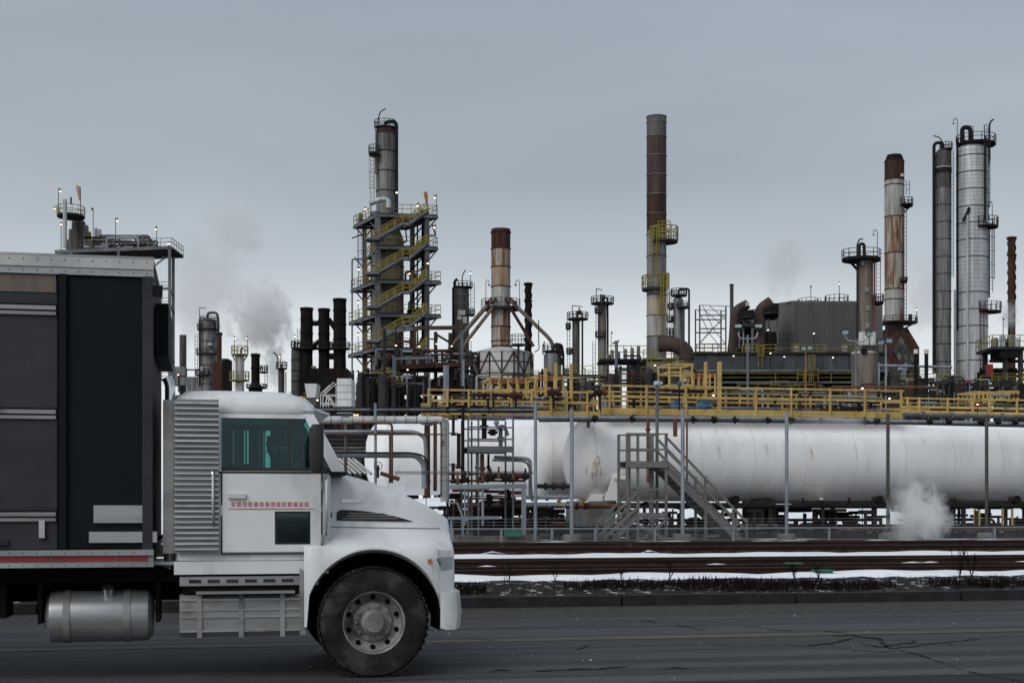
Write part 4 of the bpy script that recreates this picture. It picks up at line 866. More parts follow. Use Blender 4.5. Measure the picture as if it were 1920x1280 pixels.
# ================================================================== REFINERY BEHIND
def gy(D): return HY+(CH-GZ)/D*F
def col_shell(t, D, cx, w, yt, yb, mt, dome=True, n=28, name='shell', dd=0.0, rim=False):
    s = D/F; c = P(cx, yb, D, dd); r = w/2*s; h = (yb-yt)*s
    if dome: pr = [(r, 0), (r, h-r*.55)]+[(r*math.cos(a), h-r*.55+r*.55*math.sin(a)) for a in (i/7*math.pi/2 for i in range(1, 8))]
    else: pr = [(r, 0), (r, h)]+([(r*.88, h), (r*.88, h-1.5)] if rim else [])
    return M().lathe(c, pr, n, caps=not rim).obj(name, mt, t)
def ring(t, D, cx, w, y, mt, th=2.0, ex=1.0, dd=0.0, name='ring_band'):
    s = D/F; c = P(cx, y, D, dd); r = w/2*s
    return M().lathe(c, [(r*.98, -th*s/2), (r+ex*s, -th*s/2), (r+ex*s, th*s/2), (r*.98, th*s/2)], 28, caps=False).obj(name, mt, t)
def platform(t, D, y, xl, xr, rh=16, deck='steel_dark', rail='steel_dark', depth=None, dd=0.0, th=3.0, rw=1.0, cx=None):
    s = D/F; c = P((xl+xr)/2, y, D, dd); rx = (xr-xl)/2*s; ry = depth if depth else rx
    n = 14; pts = [c+Vector((math.cos(a)*rx, math.sin(a)*ry, 0)) for a in (2*math.pi*(i+.5)/n for i in range(n))]
    o = M().prism([p-Vector((0, 0, th*s)) for p in pts], (0, 0, th*s)).obj('platform', deck, t)
    railing(M(), pts, rh*s, rw*s, True, every=rx*.8).obj('railing', rail, o, kind='stuff'); return o
def lad(t, D, x, y0, y1, wd=7, mt='steel_dark', dd=-1.0, cage=True, w=.9):
    s = D/F; return ladder(M(), P(x, y1, D, dd), P(x, y0, D, dd), wd*s, w*s, 7*s, cage).obj('ladder', mt, t, kind='stuff')
def pp(t, D, path, rpx, mt, rad=5, dd=0.0, name='pipe', n=10):
    s = D/F; pts = [P(x[0], x[1], D, x[2] if len(x) > 2 else dd) for x in path]
    return M().tube(fillet(pts, rad*s, 6), rpx*s, n).obj(name, mt, t)
def lamp(t, D, x, y0, y1, arm=0, bulb='lamp_warm', r=2.1, mt='steel_dark', dd=0.0, hook=False, lit=True):
    """y0 foot, y1 lamp; arm in px to the side"""
    s = D/F
    if hook: path = [(x, y0), (x, y1-7), (x-arm/2, y1-11), (x-arm, y1-8), (x-arm, y1-4)]
    else: path = [(x, y0), (x, y1-4), (x-arm, y1-4)] if arm else [(x, y0), (x, y1-1)]
    o = M().tube(fillet([P(a, b, D, dd) for a, b in path], 3*s, 4), .5*s+.01, 6).obj('lamp_post', mt, t)
    c = P(x-arm, y1, D, dd); M().lathe(c, [(r*1.1*s, -.2*r*s), (r*.9*s, r*.9*s), (0, r*1.2*s)], 10).obj('lamp_shade', mt, o)
    if lit: M().lathe(c-Vector((0, 0, .9*r*s)), [(0, -r*s*.6), (r*s*.8, -r*s*.25), (r*s*.95, r*s*.35), (0, r*s*.8)], 10).obj('bulb', bulb, o)
    return o
def base(D, cx): q = P(cx, 950, D); return Vector((q.x, q.y, GZ))
def newcol(name, label, cat, D, cx, group=None): return thing(name, label, cat, base(D, cx), group)

# ---- tall grey and rust stack
D = 120; t = newcol('tall_stack', 'tallest brown and grey chimney stack with two yellow platforms', 'chimney', D, 1231)
for a, b, mt in ((219, 231, 'stack_top'), (231, 257, 'stack_top'), (257, 293, 'rust_brown'), (293, 329, 'rust_brown'), (329, 366, 'rust_brown'), (366, 402, 'rust'), (402, 434, 'rust'), (434, 480, 'stack_grey'), (480, 517, 'stack_grey'), (517, 554, 'stack_grey'), (554, 592, 'rust_tan'), (592, 631, 'stack_pale'), (631, gy(D), 'stack_grey')):
    col_shell(t, D, 1231, 37, a, b, mt, False, 32, 'shell_course', rim=(a == 219))
for y in (219.6, 230, 257, 293, 329, 366, 402, 440, 481, 517, 554, 592, 631): ring(t, D, 1231, 37, y, 'cladding' if y < 410 else 'steel_dark', 1.0, 1.0)
o = platform(t, D, 453, 1219, 1270, 25, 'steel_dark', 'yellow_dim', depth=1.25, dd=-.4, th=4, rw=1.5); 
s = D/F; m = M(); q = P(1239, 455, D, -1.5)
railing(m, [P(1231, 455, D, -1.5), P(1253, 455, D, -1.5)], 34*s, 1.6*s, every=.35, levels=(1, .8, .6, .4, .2)); railing(m, [P(1217, 452, D, -1.4), P(1230, 452, D, -1.4)], 22*s, 1.5*s, every=.3, levels=(1, .66, .33)); m.obj('safety_gate', 'yellow_dim', t, kind='stuff')
lad(t, D, 1224, 432, 520, 9, 'yellow_dim', -1.0, True, 1.5)
platform(t, D, 542, 1203, 1249, 23, 'steel_dark', 'yellow_dim', depth=1.2, dd=-.3, th=4, rw=1.4)
m = M(); railing(m, [P(1236, 548, D, -1.5), P(1250, 548, D, -1.5)], 30*s, 1.6*s, every=.25, levels=(1, .75, .5, .25)); m.obj('safety_gate', 'yellow_dim', t, kind='stuff')
lad(t, D, 1243, 518, 632, 11, 'yellow_dim', -1.1, True, 1.6)
t = newcol('exhaust_duct', 'thick rust brown elbow duct at the foot of the tallest stack', 'duct', D-3, 1265)
pp(t, D-3, [(1232, 648), (1262, 648), (1284, 660), (1284, 695)], 14.5, 'rust_brown', 26, -1.2, 'duct', 20)
col_shell(t, D-3, 1284, 27, 676, gy(D-3), 'pipe_white', False, 20, 'lower_duct', dd=-1.2); ring(t, D-3, 1284, 28, 676, 'rust', 2, 1.5, dd=-1.2, name='flange')
def box_thing(name, label, cat, D, x0, x1, y0, y1, dep, mt, group=None, part='body', rz=0.0):
    t = newcol(name, label, cat, D, (x0+x1)/2, group); s = D/F; c = P((x0+x1)/2, (y0+y1)/2, D, dep/2); M().box(c, ((x1-x0)*s, dep, (y1-y0)*s), rz).obj(part, mt, t); return t
# ---- service deck left of the stack
D = 125; s = D/F
t = newcol('service_deck', 'dark steel service deck with dim yellow railing left of the tallest stack', 'platform', D, 1170)
M().box(P(1168, 674, D, 2), ((1213-1126)*s, 4, 4*s)).obj('deck', 'steel_dark', t); railing(M(), [P(1126, 672, D), P(1213, 672, D)], 24*s, 1.2*s, every=.7).obj('railing', 'yellow_dim', t, kind='stuff')
for x in (1140, 1155, 1178, 1196, 1210): M().bar(P(x, 676, D, .3), P(x, gy(D), D, .3), 4*s).obj('leg', 'steel_dark', t)
for x, y in ((1150, 652), (1162, 655), (1175, 650), (1188, 648), (1200, 645), (1143, 660)):
    col_shell(t, D, x, 7, y, 672, 'steel_grey', True, 12, 'drum', dd=1.5)
pp(t, D, [(1155, 640), (1155, 735)], 3.2, 'steel_grey', 3, -.5); pp(t, D, [(1148, 645), (1160, 640)], 1.5, 'pipe_black', 3, -.5); pp(t, D, [(1168, 668), (1200, 668), (1200, 735)], 1.6, 'pipe_black', 3, -.4)
box_thing('furnace_house', 'dark steel furnace housing at the foot of the tallest stack', 'equipment', 127, 1186, 1262, 672, gy(127), 5, 'cladding_dark')
t = newcol('yellow_landing', 'yellow railed landing under the elbow duct by the tallest stack', 'platform', 116, 1237)
M().box(P(1238, 672, 116, 1), (64*116/F, 2, 3*116/F)).obj('deck', 'yellow_dim', t); railing(M(), [P(1206, 671, 116), P(1270, 671, 116)], 15*116/F, 1.3*116/F, every=.5).obj('railing', 'yellow_dim', t, kind='stuff'); lad(t, 116, 1217, 672, 732, 8, 'yellow_dim', -.3, False, 1.3)
lamp(t, 116, 1227, 700, 684, 0, 'lamp_amber', 2.2, dd=-.5)

# ---- rusty stack on a round furnace
D = 165; s = D/F; t = newcol('furnace', 'white panelled round furnace with rust streaked stack and sloping brace pipes', 'furnace', D, 941)
for a, b, mt in ((437, 467, 'rust'), (467, 501, 'rust_streak'), (501, 538, 'rust_tan'), (538, 576, 'stack_pale'), (576, 613, 'rust_streak'), (613, 652, 'rust_streak')): col_shell(t, D, 939, 36, a, b, mt, False, 28, 'shell_course')
M().lathe(P(939, 437, D), [(18*s, 0), (19.5*s, 0), (19.5*s, 2*s), (18*s, 3*s), (18*s, 7*s), (15*s, 7*s), (15*s, -8*s)], 28, caps=False).obj('stack_cap', 'rust', t)
for y in (467, 501, 538, 576, 613, 640): ring(t, D, 939, 36, y, 'rust', 1.6, 1.1)
N12 = 16; R0 = 58*s; c = P(941, gy(D), D); h0 = (gy(D)-664)*s
for k, (ya, yb) in enumerate(((664, 682), (682, 704), (704, 728), (728, 760), (760, gy(D)))):   # wall panels of the drum, one by one
    for i in range(N12):
        a0, a1 = 2*math.pi*i/N12, 2*math.pi*(i+1)/N12
        if math.sin((a0+a1)/2) > .35 or k == 4 and i % 2: continue
        q = [c+Vector((math.cos(a)*R0, math.sin(a)*R0, (gy(D)-y)*s)) for a, y in ((a0, yb-.8), (a1, yb-.8), (a1, ya+.8), (a0, ya+.8))]
        nrm = Vector((math.cos((a0+a1)/2), math.sin((a0+a1)/2), 0))
        M().prism(q, -nrm*.08).obj('wall_panel', 'panel_white', t)
M().lathe(c, [(R0*.965, 0), (R0*.965, h0), (20*s, h0+10*s), (20*s, h0+16*s)], N12).obj('drum', 'rust', t)
M().lathe(P(941, 664, D), [(R0*1.01, -1*s), (R0*1.02, 1.5*s), (20*s, 12*s)], N12, caps=False).obj('roof', 'panel_white', t)
for i in range(N12):
    a = 2*math.pi*(i)/N12
    if math.sin(a) > .3: continue
    d = Vector((math.cos(a), math.sin(a), 0)); q = c+d*R0*1.005; M().bar(q+Vector((0, 0, 0)), q+Vector((0, 0, h0)), .14).obj('rib', 'rust', t)
    a2 = 2*math.pi*(i+1)/N12; q2 = c+Vector((math.cos(a2), math.sin(a2), 0))*R0*1.012
    if i % 2 == 0: M().bar(q+Vector((0, 0, (gy(D)-704)*s)), q2+Vector((0, 0, h0)), .13).obj('brace', 'rust', t)
    else: M().bar(q+Vector((0, 0, h0)), q2+Vector((0, 0, (gy(D)-704)*s)), .13).obj('brace', 'rust', t)
for y in (682, 704): M().lathe(P(941, y, D), [(R0*1.0, -.9*s), (R0*1.012, -.9*s), (R0*1.012, .9*s), (R0*1.0, .9*s)], N12, caps=False).obj('ring_band', 'rust', t)
platform(t, D, 577, 902, 976, 15, 'steel_dark', 'steel_dark', depth=2.0, th=4.5)
for path, r, mt in (([(922, 567), (846, 655), (838, 668), (838, 720)], 4.2, 'cladding_brown'), ([(926, 578), (878, 640), (868, 655), (868, 720)], 3.4, 'cladding_brown'), ([(957, 567), (1028, 636), (1036, 648), (1036, 662)], 3.6, 'cladding_brown'), ([(955, 577), (1000, 652)], 3.0, 'rust')):
    pp(t, D, path, r, mt, 8, -1.6, 'brace_pipe')
for x in (922, 930, 948, 957): M().bar(P(x, 563, D, -1.2), P(x+(x-939)*.6, 573, D, -2.1), 4*s).obj('pipe_elbow', 'rust', t)
lamp(t, D, 911, 573, 535, -6, r=2.2, hook=True, lit=False); lamp(t, D, 974, 573, 535, 7, r=2.2, hook=True, lit=False)
t2 = newcol('balcony', 'small dark balcony with railing on the round furnace roof', 'platform', 163, 972); platform(t2, 163, 648, 958, 985, 17, depth=1.0, dd=-1.5); M().bar(P(972, 650, 163, -1.5), P(972, gy(163), 163, -4.2), .2).obj('leg', 'steel_dark', t2)
# ---- helical dark stacks
def twisted(label, D, cx, w, y0, y1, mt, y2=None):
    t = newcol('twisted_stack', label, 'chimney', D, cx, 'slender stacks with spiral strakes'); s = D/F; col_shell(t, D, cx, w*.8, y0, gy(D), mt, False, 18, 'shell', rim=True)
    for k in range(3):
        pts = []; n = 60
        for i in range(n+1):
            y = y0+6+(y1-y0)*i/n; a = 2*math.pi*(i/n*(y1-y0)/55.0+k/3); c = P(cx, y, D); pts.append(c+Vector((math.cos(a)*w*.43*s, math.sin(a)*w*.43*s, 0)))
        M().tube(pts, 1.15*s, 5).obj('strake', mt, t)
    for y in (y0+1.5, y0+4, y0+34): ring(t, D, cx, w*.85, y, mt, 1.6, 2.0, name='flange')
twisted('dark slender stack with spiral strakes behind the round furnace', 200, 990.5, 15, 530, 690, 'soot')
twisted('rust brown slender stack with spiral strakes at the right edge', 220, 1897, 17, 444, 560, 'rust')

# ---- big steel tower with stairs
D = 170; s = D/F; t = newcol('stair_tower', 'grey steel tower with yellow railed zigzag stairs and lit lamps', 'tower', D, 735)
dn, dl, dr, db = 0.0, 5.5, 0.6, 6.2      # depth offsets of the near, left, right and back corners
lv = [(400, 653, 820), (460, 680, 820), (524, 648, 826), (587, 644, 826), (650, 643, 800), (722, 660, 775)]
for x, dd, w, yt, mt in ((708, 0, 9.5, 396, 'steel_grey'), (800, .6, 8.5, 402, 'steel_grey'), (674.5, 5.5, 8.0, 404, 'cladding_brown'), (765.5, 6.2, 7.5, 404, 'steel_grey')):
    M().bar(P(x, gy(D), D, dd), P(x, yt, D, dd), w*s).obj('column', mt, t)
for k, (y, xl, xr) in enumerate(lv):
    pn, pl, pr_, pb = P(708, y, D, -.3), P(xl, y+4, D, 5.8), P(xr, y+1, D, .3), P((xl+xr)/2+18, y+4, D, 6.6)
    deck = M().prism([pn+Vector((0, 0, -.1)), pr_+Vector((0, 0, -.1)), pb+Vector((0, 0, -.1)), pl+Vector((0, 0, -.1))], (0, 0, .12)).obj('deck', 'steel_dark', t)
    for a, b in ((pn, pr_), (pn, pl), (pr_, pb), (pl, pb)): M().bar(a-Vector((0, 0, .3)), b-Vector((0, 0, .3)), .22, 5.2*s).obj('edge_beam', 'steel_grey', t)
    m = M(); up = Vector((0, 0, .05)); railing(m, [pl+up, pn.lerp(pl, .25)+up], 16*s, 1.0*s, every=.9); railing(m, [pn.lerp(pr_, .12)+up, pr_+up, pb+up, pl+up], 16*s, 1.0*s, every=1.1)
    m.obj('railing', 'yellow_dim', deck, kind='stuff')
    for x, dd, sx in ((708, 0, 1), (708, 0, -1), (800, .6, 1), (674.5, 5.5, 1), (674.5, 5.5, -1), (765.5, 6.2, 1)):
        if sx > 0 and x == 708: continue
        M().bar(P(x, y+30, D, dd), P(x+sx*19, y+7, D, dd+(2.6 if sx < 0 and x == 708 else 0)), 2.6*s).obj('knee_brace', 'steel_grey', t)
for k, (y, xl, xr) in enumerate(lv[:-1]):
    y2 = lv[k+1][0]; a = P(712, y2-9, D, -1.0); b = P(757, y2-35, D, -1.0); c_ = P(770, y2-35, D, -1.0); d = P(802, y+2, D, -1.0)
    st = None
    for w0 in (0, 1.0):
        o = Vector((0, -w0, 0))
        for p, q in ((a, b), (b, c_), (c_, d)): st = M().bar(p+o, q+o, .1, 4.5*s).obj('stair_stringer', 'steel_grey', t)
    m = M()
    for p, q in ((a, b), (c_, d)):
        n = 11
        for i in range(n): z = p.lerp(q, (i+.5)/n); m.box(z+Vector((0, -.5, .05)), (.3, .95, .04))
    m.obj('stair_treads', 'steel_dark', t, kind='stuff')
    m = M(); railing(m, [a+Vector((0, -1.05, .1)), b+Vector((0, -1.05, .1)), c_+Vector((0, -1.05, .1)), d+Vector((0, -1.05, .1))], 15*s, 1.3*s, every=1.0); railing(m, [a+Vector((0, 0, .1)), b+Vector((0, 0, .1)), c_+Vector((0, 0, .1)), d+Vector((0, 0, .1))], 15*s, 1.2*s, every=1.2); m.obj('stair_railing', 'yellow_dim', t, kind='stuff')
    lp = P(701, y2-9, D, -.5); L_ = M().box(lp, (26*s, 2.2, 5*s)).obj('landing', 'steel_grey', t)
    railing(M(), [P(686, y2-8, D, -1.5), P(712, y2-8, D, -1.5)], 15*s, 1.2*s, every=.7).obj('landing_railing', 'yellow_dim', L_, kind='stuff')
lad(t, D, 667, 395, 520, 8, 'steel_dark', 5.4, True, .9)
lad(t, D, 684, 470, 720, 7, 'yellow_dim', 5.0, False, 1.2)
for x, y0, y1, arm, dd in ((677, 400, 374, 0, 5), (688, 398, 367, -3, 4), (782, 402, 374, 2, 3), (818, 402, 368, 3, .3), (703.5, 455, 423, 0, 2), (817, 460, 424, 3, .3), (664, 524, 490, 0, 5), (663, 587, 554, 0, 5), (663, 650, 616, 0, 5), (662, 722, 690, 0, 5), (802.5, 520, 493, 0, -.4), (762, 520, 498, 0, 5), (746, 400, 365, 0, -1.6)):
    lamp(t, D, x, y0, y1, arm, 'lamp_warm', 2.3, dd=dd)
# equipment on the decks
random.seed(9)
for x, y, w, h, mt, dd in ((775, 524, 9, 22, 'pipe_black', 4), (785, 524, 7, 18, 'steel_grey', 4), (770, 587, 8, 24, 'rust', 4), (782, 587, 10, 20, 'pipe_black', 4), (790, 524, 8, 28, 'cladding_brown', 3), (792, 587, 8, 26, 'cladding_light', 3), (668, 400, 9, 16, 'cladding_brown', 5), (797, 400, 10, 11, 'yellow_dim', 1), (790, 400, 6, 10, 'soot', 1), (700, 398, 20, 9, 'cladding_brown', 2)):
    col_shell(t, D, x, w, y-h, y, mt, True, 12, 'drum', dd=dd)
pp(t, D, [(789, 400), (789, 650)], 3.4, 'pipe_black', 3, 4.5); pp(t, D, [(650, 430), (665, 425), (672, 425)], 1.2, 'steel_dark', 3, 5.5); pp(t, D, [(651, 775), (651, 472), (672, 472)], 1.6, 'steel_grey', 2, 5.2); pp(t, D, [(695, 388), (718, 379), (731, 381), (731, 396)], 5, 'cladding_light', 8, -1.8)
random.seed(41)
for i in range(34):
    k = random.randrange(5); y = lv[k+1][0]; x = random.choice([random.uniform(682, 704), random.uniform(760, 796), random.uniform(700, 790)]); h = random.uniform(8, 34); dd = random.uniform(2, 5.8); mt = random.choice(['pipe_black', 'soot', 'rust', 'steel_dark', 'cladding_brown', 'cladding'])
    if random.random() < .5: pp(t, D, [(x, y), (x, y-h), (x+random.uniform(6, 24), y-h), (x+random.uniform(6, 24), y-h-random.uniform(4, 25))], random.uniform(1, 2.6), mt, 4, dd)
    else: col_shell(t, D, x, random.uniform(4, 11), y-h*.8, y, mt, True, 10, 'drum', dd=dd)
for x, dd in ((690, 4.5), (697, 3), (771, 5), (779, 3.5), (795, 2)): pp(t, D, [(x, 404+dd), (x, gy(D))], random.uniform(1.2, 2.4), random.choice(['pipe_black', 'rust', 'steel_dark']), 3, dd)
# tower vessel
tv = newcol('distillation_column', 'tall grey distillation column standing inside the stair tower', 'column', D+3.2, 724)
Dv = D+3.2
col_shell(tv, Dv, 723, 35.5, 238, 420, 'cladding', True, 32, 'upper_shell'); sv = Dv/F
M().lathe(P(727, 700, Dv), [(30*sv, (700-gy(Dv))*sv), (30*sv, (700-450)*sv), (18*sv, (700-418)*sv)], 32).obj('lower_shell', 'cladding_brown', tv)
ring(tv, Dv, 723, 35.5, 249, 'rust', 8, .3); 
for y in (285, 322, 359): ring(tv, Dv, 723, 35.5, y, 'steel_dark', 1.6, 1.0)
for y in (455, 500, 545, 600, 640, 680): ring(tv, Dv, 727, 60, y, 'cladding_dark', 2.2, 1.0)
platform(tv, Dv, 239, 702, 742, 12, depth=1.3, th=2.2); platform(tv, Dv, 292, 693, 714, 13, depth=1.3, dd=-1.0, th=3)
lad(tv, Dv, 699, 296, 386, 7, 'yellow_dim', -.6, True, .9)
pp(tv, Dv, [(723, 245), (723, 229.5), (744, 229.5), (744, 400)], 3.2, 'pipe_black', 9, -.4, n=12); pp(tv, Dv, [(709.5, 250), (709.5, 226), (714, 212), (724, 206.5)], 1.1, 'pipe_black', 10, -.6)
pp(tv, Dv, [(707, 245), (707, 330)], 2.2, 'cladding_brown', 3, -1.0)
m = M()
for i in range(9): x = 707+i*4; m.bar(P(x, 252, Dv, -1.16-.1*math.sin(i/8*math.pi)), P(x, 284, Dv, -1.16-.1*math.sin(i/8*math.pi)), .04)
m.obj('banding', 'cladding_dark', tv, kind='stuff')
# windsocks
def sock(label, D, x, y0, y1, mt, lean, foot):
    t = newcol('windsock', label, 'windsock', D, x, 'windsocks on top of the steelwork'); s = D/F; t.location = P(x+lean, foot, D); ROOT[t.name] = P(x+lean, foot, D)
    M().cyl(P(x+lean, foot, D), P(x+lean*.9, y0+2, D), .05, n=6).obj('mast', 'steel_dark', t)
    M().tube([P(x, y0, D, -.2), P(x, y0+2, D, -.3), P(x+lean*.25, y0+(y1-y0)*.35, D, -.3), P(x+lean*.6, y0+(y1-y0)*.7, D, -.3), P(x+lean*.9, y1, D, -.3)], [2.0*s, 3.6*s, 3.4*s, 2.3*s, 1.5*s], 10).obj('sleeve', mt, t)
sock('orange windsock hanging limp on the stair tower top', D, 798, 361, 384, 'windsock', 3.5, 400)
sock('pale pink windsock on the far left steel structure', D, 147, 349, 376, 'windsock_pale', 4.0, 403)

# ---- dark process structure right of the tower
D = 160; s = D/F; t = newcol('process_structure', 'dark rusty steel process structure between stair tower and round furnace', 'structure', D, 790)
for x, y0, w, mt, dd in ((724, 620, 6, 'steel_dark', -2), (743, 615, 6, 'steel_dark', 0), (748, 612, 5, 'rust', 1), (777, 612, 6, 'rust', 0), (815, 618, 6, 'rust', 2), (843, 620, 7, 'rust_brown', 2), (742, 675, 6, 'steel_grey', -2), (866, 620, 5, 'steel_grey', 0), (690, 690, 6, 'steel_dark', 0), (836, 690, 5, 'galvanised', -3), (841, 690, 5, 'galvanised', -3), (870, 680, 4.5, 'galvanised', -3)):
    M().bar(P(x, gy(D), D, dd), P(x, y0, D, dd), w*s).obj('column', mt, t)
for x0, y0, x1, y1, w, mt, dd in ((778, 615, 872, 614, 7, 'rust_brown', 0), (724, 622, 778, 616, 6, 'steel_grey', 0), (745, 690, 880, 684, 8, 'rust', -1), (690, 730, 880, 728, 8, 'soot', -1), (740, 676, 815, 674, 4, 'steel_grey', -2), (815, 622, 845, 640, 4, 'steel_dark', 2), (742, 640, 777, 640, 4, 'rust', 0), (777, 655, 842, 655, 4, 'steel_dark', 1), (690, 760, 890, 760, 8, 'soot', -1)):
    M().bar(P(x0, y0, D, dd), P(x1, y1, D, dd), w*s).obj('beam', mt, t)
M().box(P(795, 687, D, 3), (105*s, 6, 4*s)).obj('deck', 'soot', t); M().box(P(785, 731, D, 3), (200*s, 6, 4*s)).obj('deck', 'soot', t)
for y in (684, 728): railing(M(), [P(740, y, D, -1.2), P(882, y, D, -1.2)], 16*s, .9*s, every=1.3).obj('railing', 'steel_dark', t, kind='stuff')
random.seed(17)
for i in range(80):
    x = random.uniform(700, 890); y = random.choice([684, 684, 684, 728, 728, 770]); h = random.uniform(8, 38); w = random.uniform(3, 15); mt = random.choice(['soot', 'cladding_dark', 'steel_dark', 'pipe_black', 'cladding', 'rust', 'steel_grey', 'galvanised'])
    if random.random() < .5: col_shell(t, D, x, w, y-h, y, mt, True, 12, 'vessel', dd=random.uniform(1, 6))
    else:
        x2 = min(895, x+random.uniform(15, 60)); yy = y-random.uniform(4, 34); pp(t, D, [(x, y), (x, yy), (x2, yy), (x2, y-2)], random.uniform(1.2, 3.2), mt, 5, random.uniform(-.8, 5))
for i in range(14):
    x = random.uniform(745, 885); col_shell(t, D, x, random.uniform(14, 26), 695+random.uniform(0, 12), 727, random.choice(['soot', 'cladding_dark', 'cladding']), True, 16, 'drum', dd=random.uniform(3, 6))
for x, y in ((744.5, 649), (787, 651), (766, 694), (839, 694), (820, 646), (848, 650)): lamp(t, D, x, y+8, y, 0, 'lamp_white', 1.9, dd=-1.5)
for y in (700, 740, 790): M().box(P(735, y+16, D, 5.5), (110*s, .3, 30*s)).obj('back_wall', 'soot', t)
# grey column behind it
D = 175; s = D/F; t = newcol('dark_column', 'dark grey column with white plate and side ladder left of the round furnace', 'column', D, 864, 'refinery columns')
col_shell(t, D, 864, 31, 537, gy(D), 'cladding_dark', True, 28); 
for y in (553, 570): ring(t, D, 864, 31, y, 'cladding', 2, .6)
platform(t, D, 538, 850, 886, 9, depth=1.2, th=2); lad(t, D, 886, 530, 588, 7, 'steel_dark', 0, False); platform(t, D, 589, 877, 890, 10, depth=.8, th=3)
pp(t, D, [(853, 560), (853, 527), (858, 524)], 2.4, 'pipe_black', 4, -.4); pp(t, D, [(850, 540), (850, gy(D))], 2.2, 'pipe_black', 3, -.6); pp(t, D, [(866, 538), (867, 515), (873, 506)], 1.0, 'pipe_black', 6)
for x, y, w, h in ((866, 588, 14, 9), (862, 598, 8, 7), (872, 602, 7, 12)): M().box(P(x, y, D, -1.05), (w*s, .12, h*s)).obj('plate', 'sign_white', t)
lamp(t, D, 882, 536, 511, 0, 'lamp_white', 1.8); lamp(t, D, 884, 660, 638, 0, 'lamp_warm', 1.8, dd=-2)

# ---- three sooty stacks and their base
D = 190; s = D/F
for cx, w, yt, lab in ((575, 23, 577, 'sooty black stack furthest left of the three'), (607.5, 21, 578.5, 'sooty black stack in the middle of the three'), (637, 24, 560, 'sooty black stack nearest the stair tower, tallest of the three')):
    t = newcol('black_stack', lab, 'chimney', D, cx, 'three sooty stacks'); col_shell(t, D, cx, w, yt, 662, 'soot', False, 24, 'shell_course', rim=True); M().lathe(P(cx, gy(D), D), [(w*.5*s, 0), (w*.5*s, (gy(D)-690)*s), (w*.47*s, (gy(D)-658)*s)], 20).obj('base_course', 'soot', t)
    for y in (yt+1, yt+4, yt+22, yt+48, yt+76): ring(t, D, cx, w, y, 'soot', 1.6, 1.2, name='flange')
    platform(t, D, 652, cx-w*.8, cx+w*.8, 10, depth=1.4, th=3)
t = newcol('flue_bridge', 'black flue bridge linking the sooty stacks', 'duct', D, 605); pp(t, D, [(586, 606), (598, 606)], 5, 'soot', 2, 0, 'duct'); pp(t, D, [(616, 598), (630, 618)], 5, 'soot', 2, 0, 'duct'); pp(t, D, [(616, 668), (634, 668)], 6, 'soot', 2, 0, 'duct'); pp(t, D, [(584, 655), (600, 640)], 4, 'soot', 2, -.8, 'duct'); M().box(P(592, 698, D, -2), (8*s, .6, 18*s)).obj('rusty_hatch', 'rust_tan', t)
box_thing('heater_box', 'black heater housing under the sooty stacks', 'equipment', D-3, 566, 650, 690, gy(D-3), 6, 'soot')
t = newcol('dark_column', 'soot grey column left of the three sooty stacks', 'column', D, 556, 'refinery columns'); col_shell(t, D, 556, 20, 652, gy(D), 'cladding_dark', True); platform(t, D, 652, 546, 575, 12, depth=1.2, th=2); 
for y in (675, 695, 715): ring(t, D, 556, 20, y, 'pipe_black', 1.5, .8)
lad(t, D, 560, 615, 652, 5, 'steel_dark', 0, False); lamp(t, D, 553, 652, 629, 0, 'lamp_white', 1.8); pp(t, D, [(552, 652), (553, 640)], 2.5, 'pipe_black', 2)
D = 100; s = D/F
t = newcol('white_stair_frame', 'white trussed stair frame beside the pale louvred housing', 'frame', D, 618)
for x0, y0, x1, y1 in ((601, 740, 601, 772), (601, 740, 630, 740), (630, 718, 630, 772), (601, 738, 618, 722), (606, 735, 626, 716), (601, 772, 616, 742), (616, 742, 630, 772), (612, 740, 612, 772), (601, 756, 630, 756)): M().bar(P(x0, y0, D), P(x1, y1, D), 1.4*s).obj('member', 'pipe_white', t); M().bar(P(x0, y0, D, 1.2), P(x1, y1, D, 1.2), 1.4*s).obj('member', 'pipe_white', t)
t = newcol('louvred_housing', 'pale grey panelled housing beside the white stair frame', 'equipment', D, 646); 
for k in range(5): M().box(P(646, 716+k*13.2, D, 1), (27*s, 2.5, 12.2*s)).obj('panel', 'panel_white', t)
M().box(P(646, 780, D, 1.02), (25*s, 2.2, 24*s)).obj('plinth', 'steel_dark', t)
t = newcol('louvred_housing', 'pale grey hopper housing below the leftmost sooty stack', 'equipment', D+5, 582); s5 = (D+5)/F
M().prism([P(571, 719, D+5), P(594, 719, D+5), P(591, 745, D+5), P(575, 745, D+5)], (0, 2, 0)).obj('hopper', 'panel_white', t); M().box(P(582, 775, D+5, 1), (19*s5, 2, 58*s5)).obj('body', 'cladding_dark', t)

# ---- far left structure behind the trailer
D = 170; s = D/F; t = newcol('steel_structure', 'grey open steel structure with lit lamps behind the dark truck body', 'structure', D, 210)
for x, dd, w in ((107, 4, 4), (133, 0, 6), (152, 6, 5), (222, 0, 5), (306, 5, 6), (318, 0, 5.5)): M().bar(P(x, gy(D), D, dd), P(x, 468, D, dd), w*s).obj('column', 'steel_grey', t)
dk = M().prism([P(103, 470, D, 0), P(322, 462, D, 0), P(322, 462, D, 6), P(103, 470, D, 6)], (0, 0, -.25)).obj('deck', 'steel_dark', t)
for a, b in (((103, 472, 0), (322, 464, 0)), ((103, 472, 6), (322, 464, 6))): M().bar(P(a[0], a[1], D, a[2]), P(b[0], b[1], D, b[2]), .25, 6*s).obj('edge_beam', 'steel_grey', t)
railing(M(), [P(150, 466, D, 0), P(322, 461, D, 0), P(322, 461, D, 6)], 15*s, 1.0*s, every=1.3).obj('railing', 'steel_grey', dk, kind='stuff')
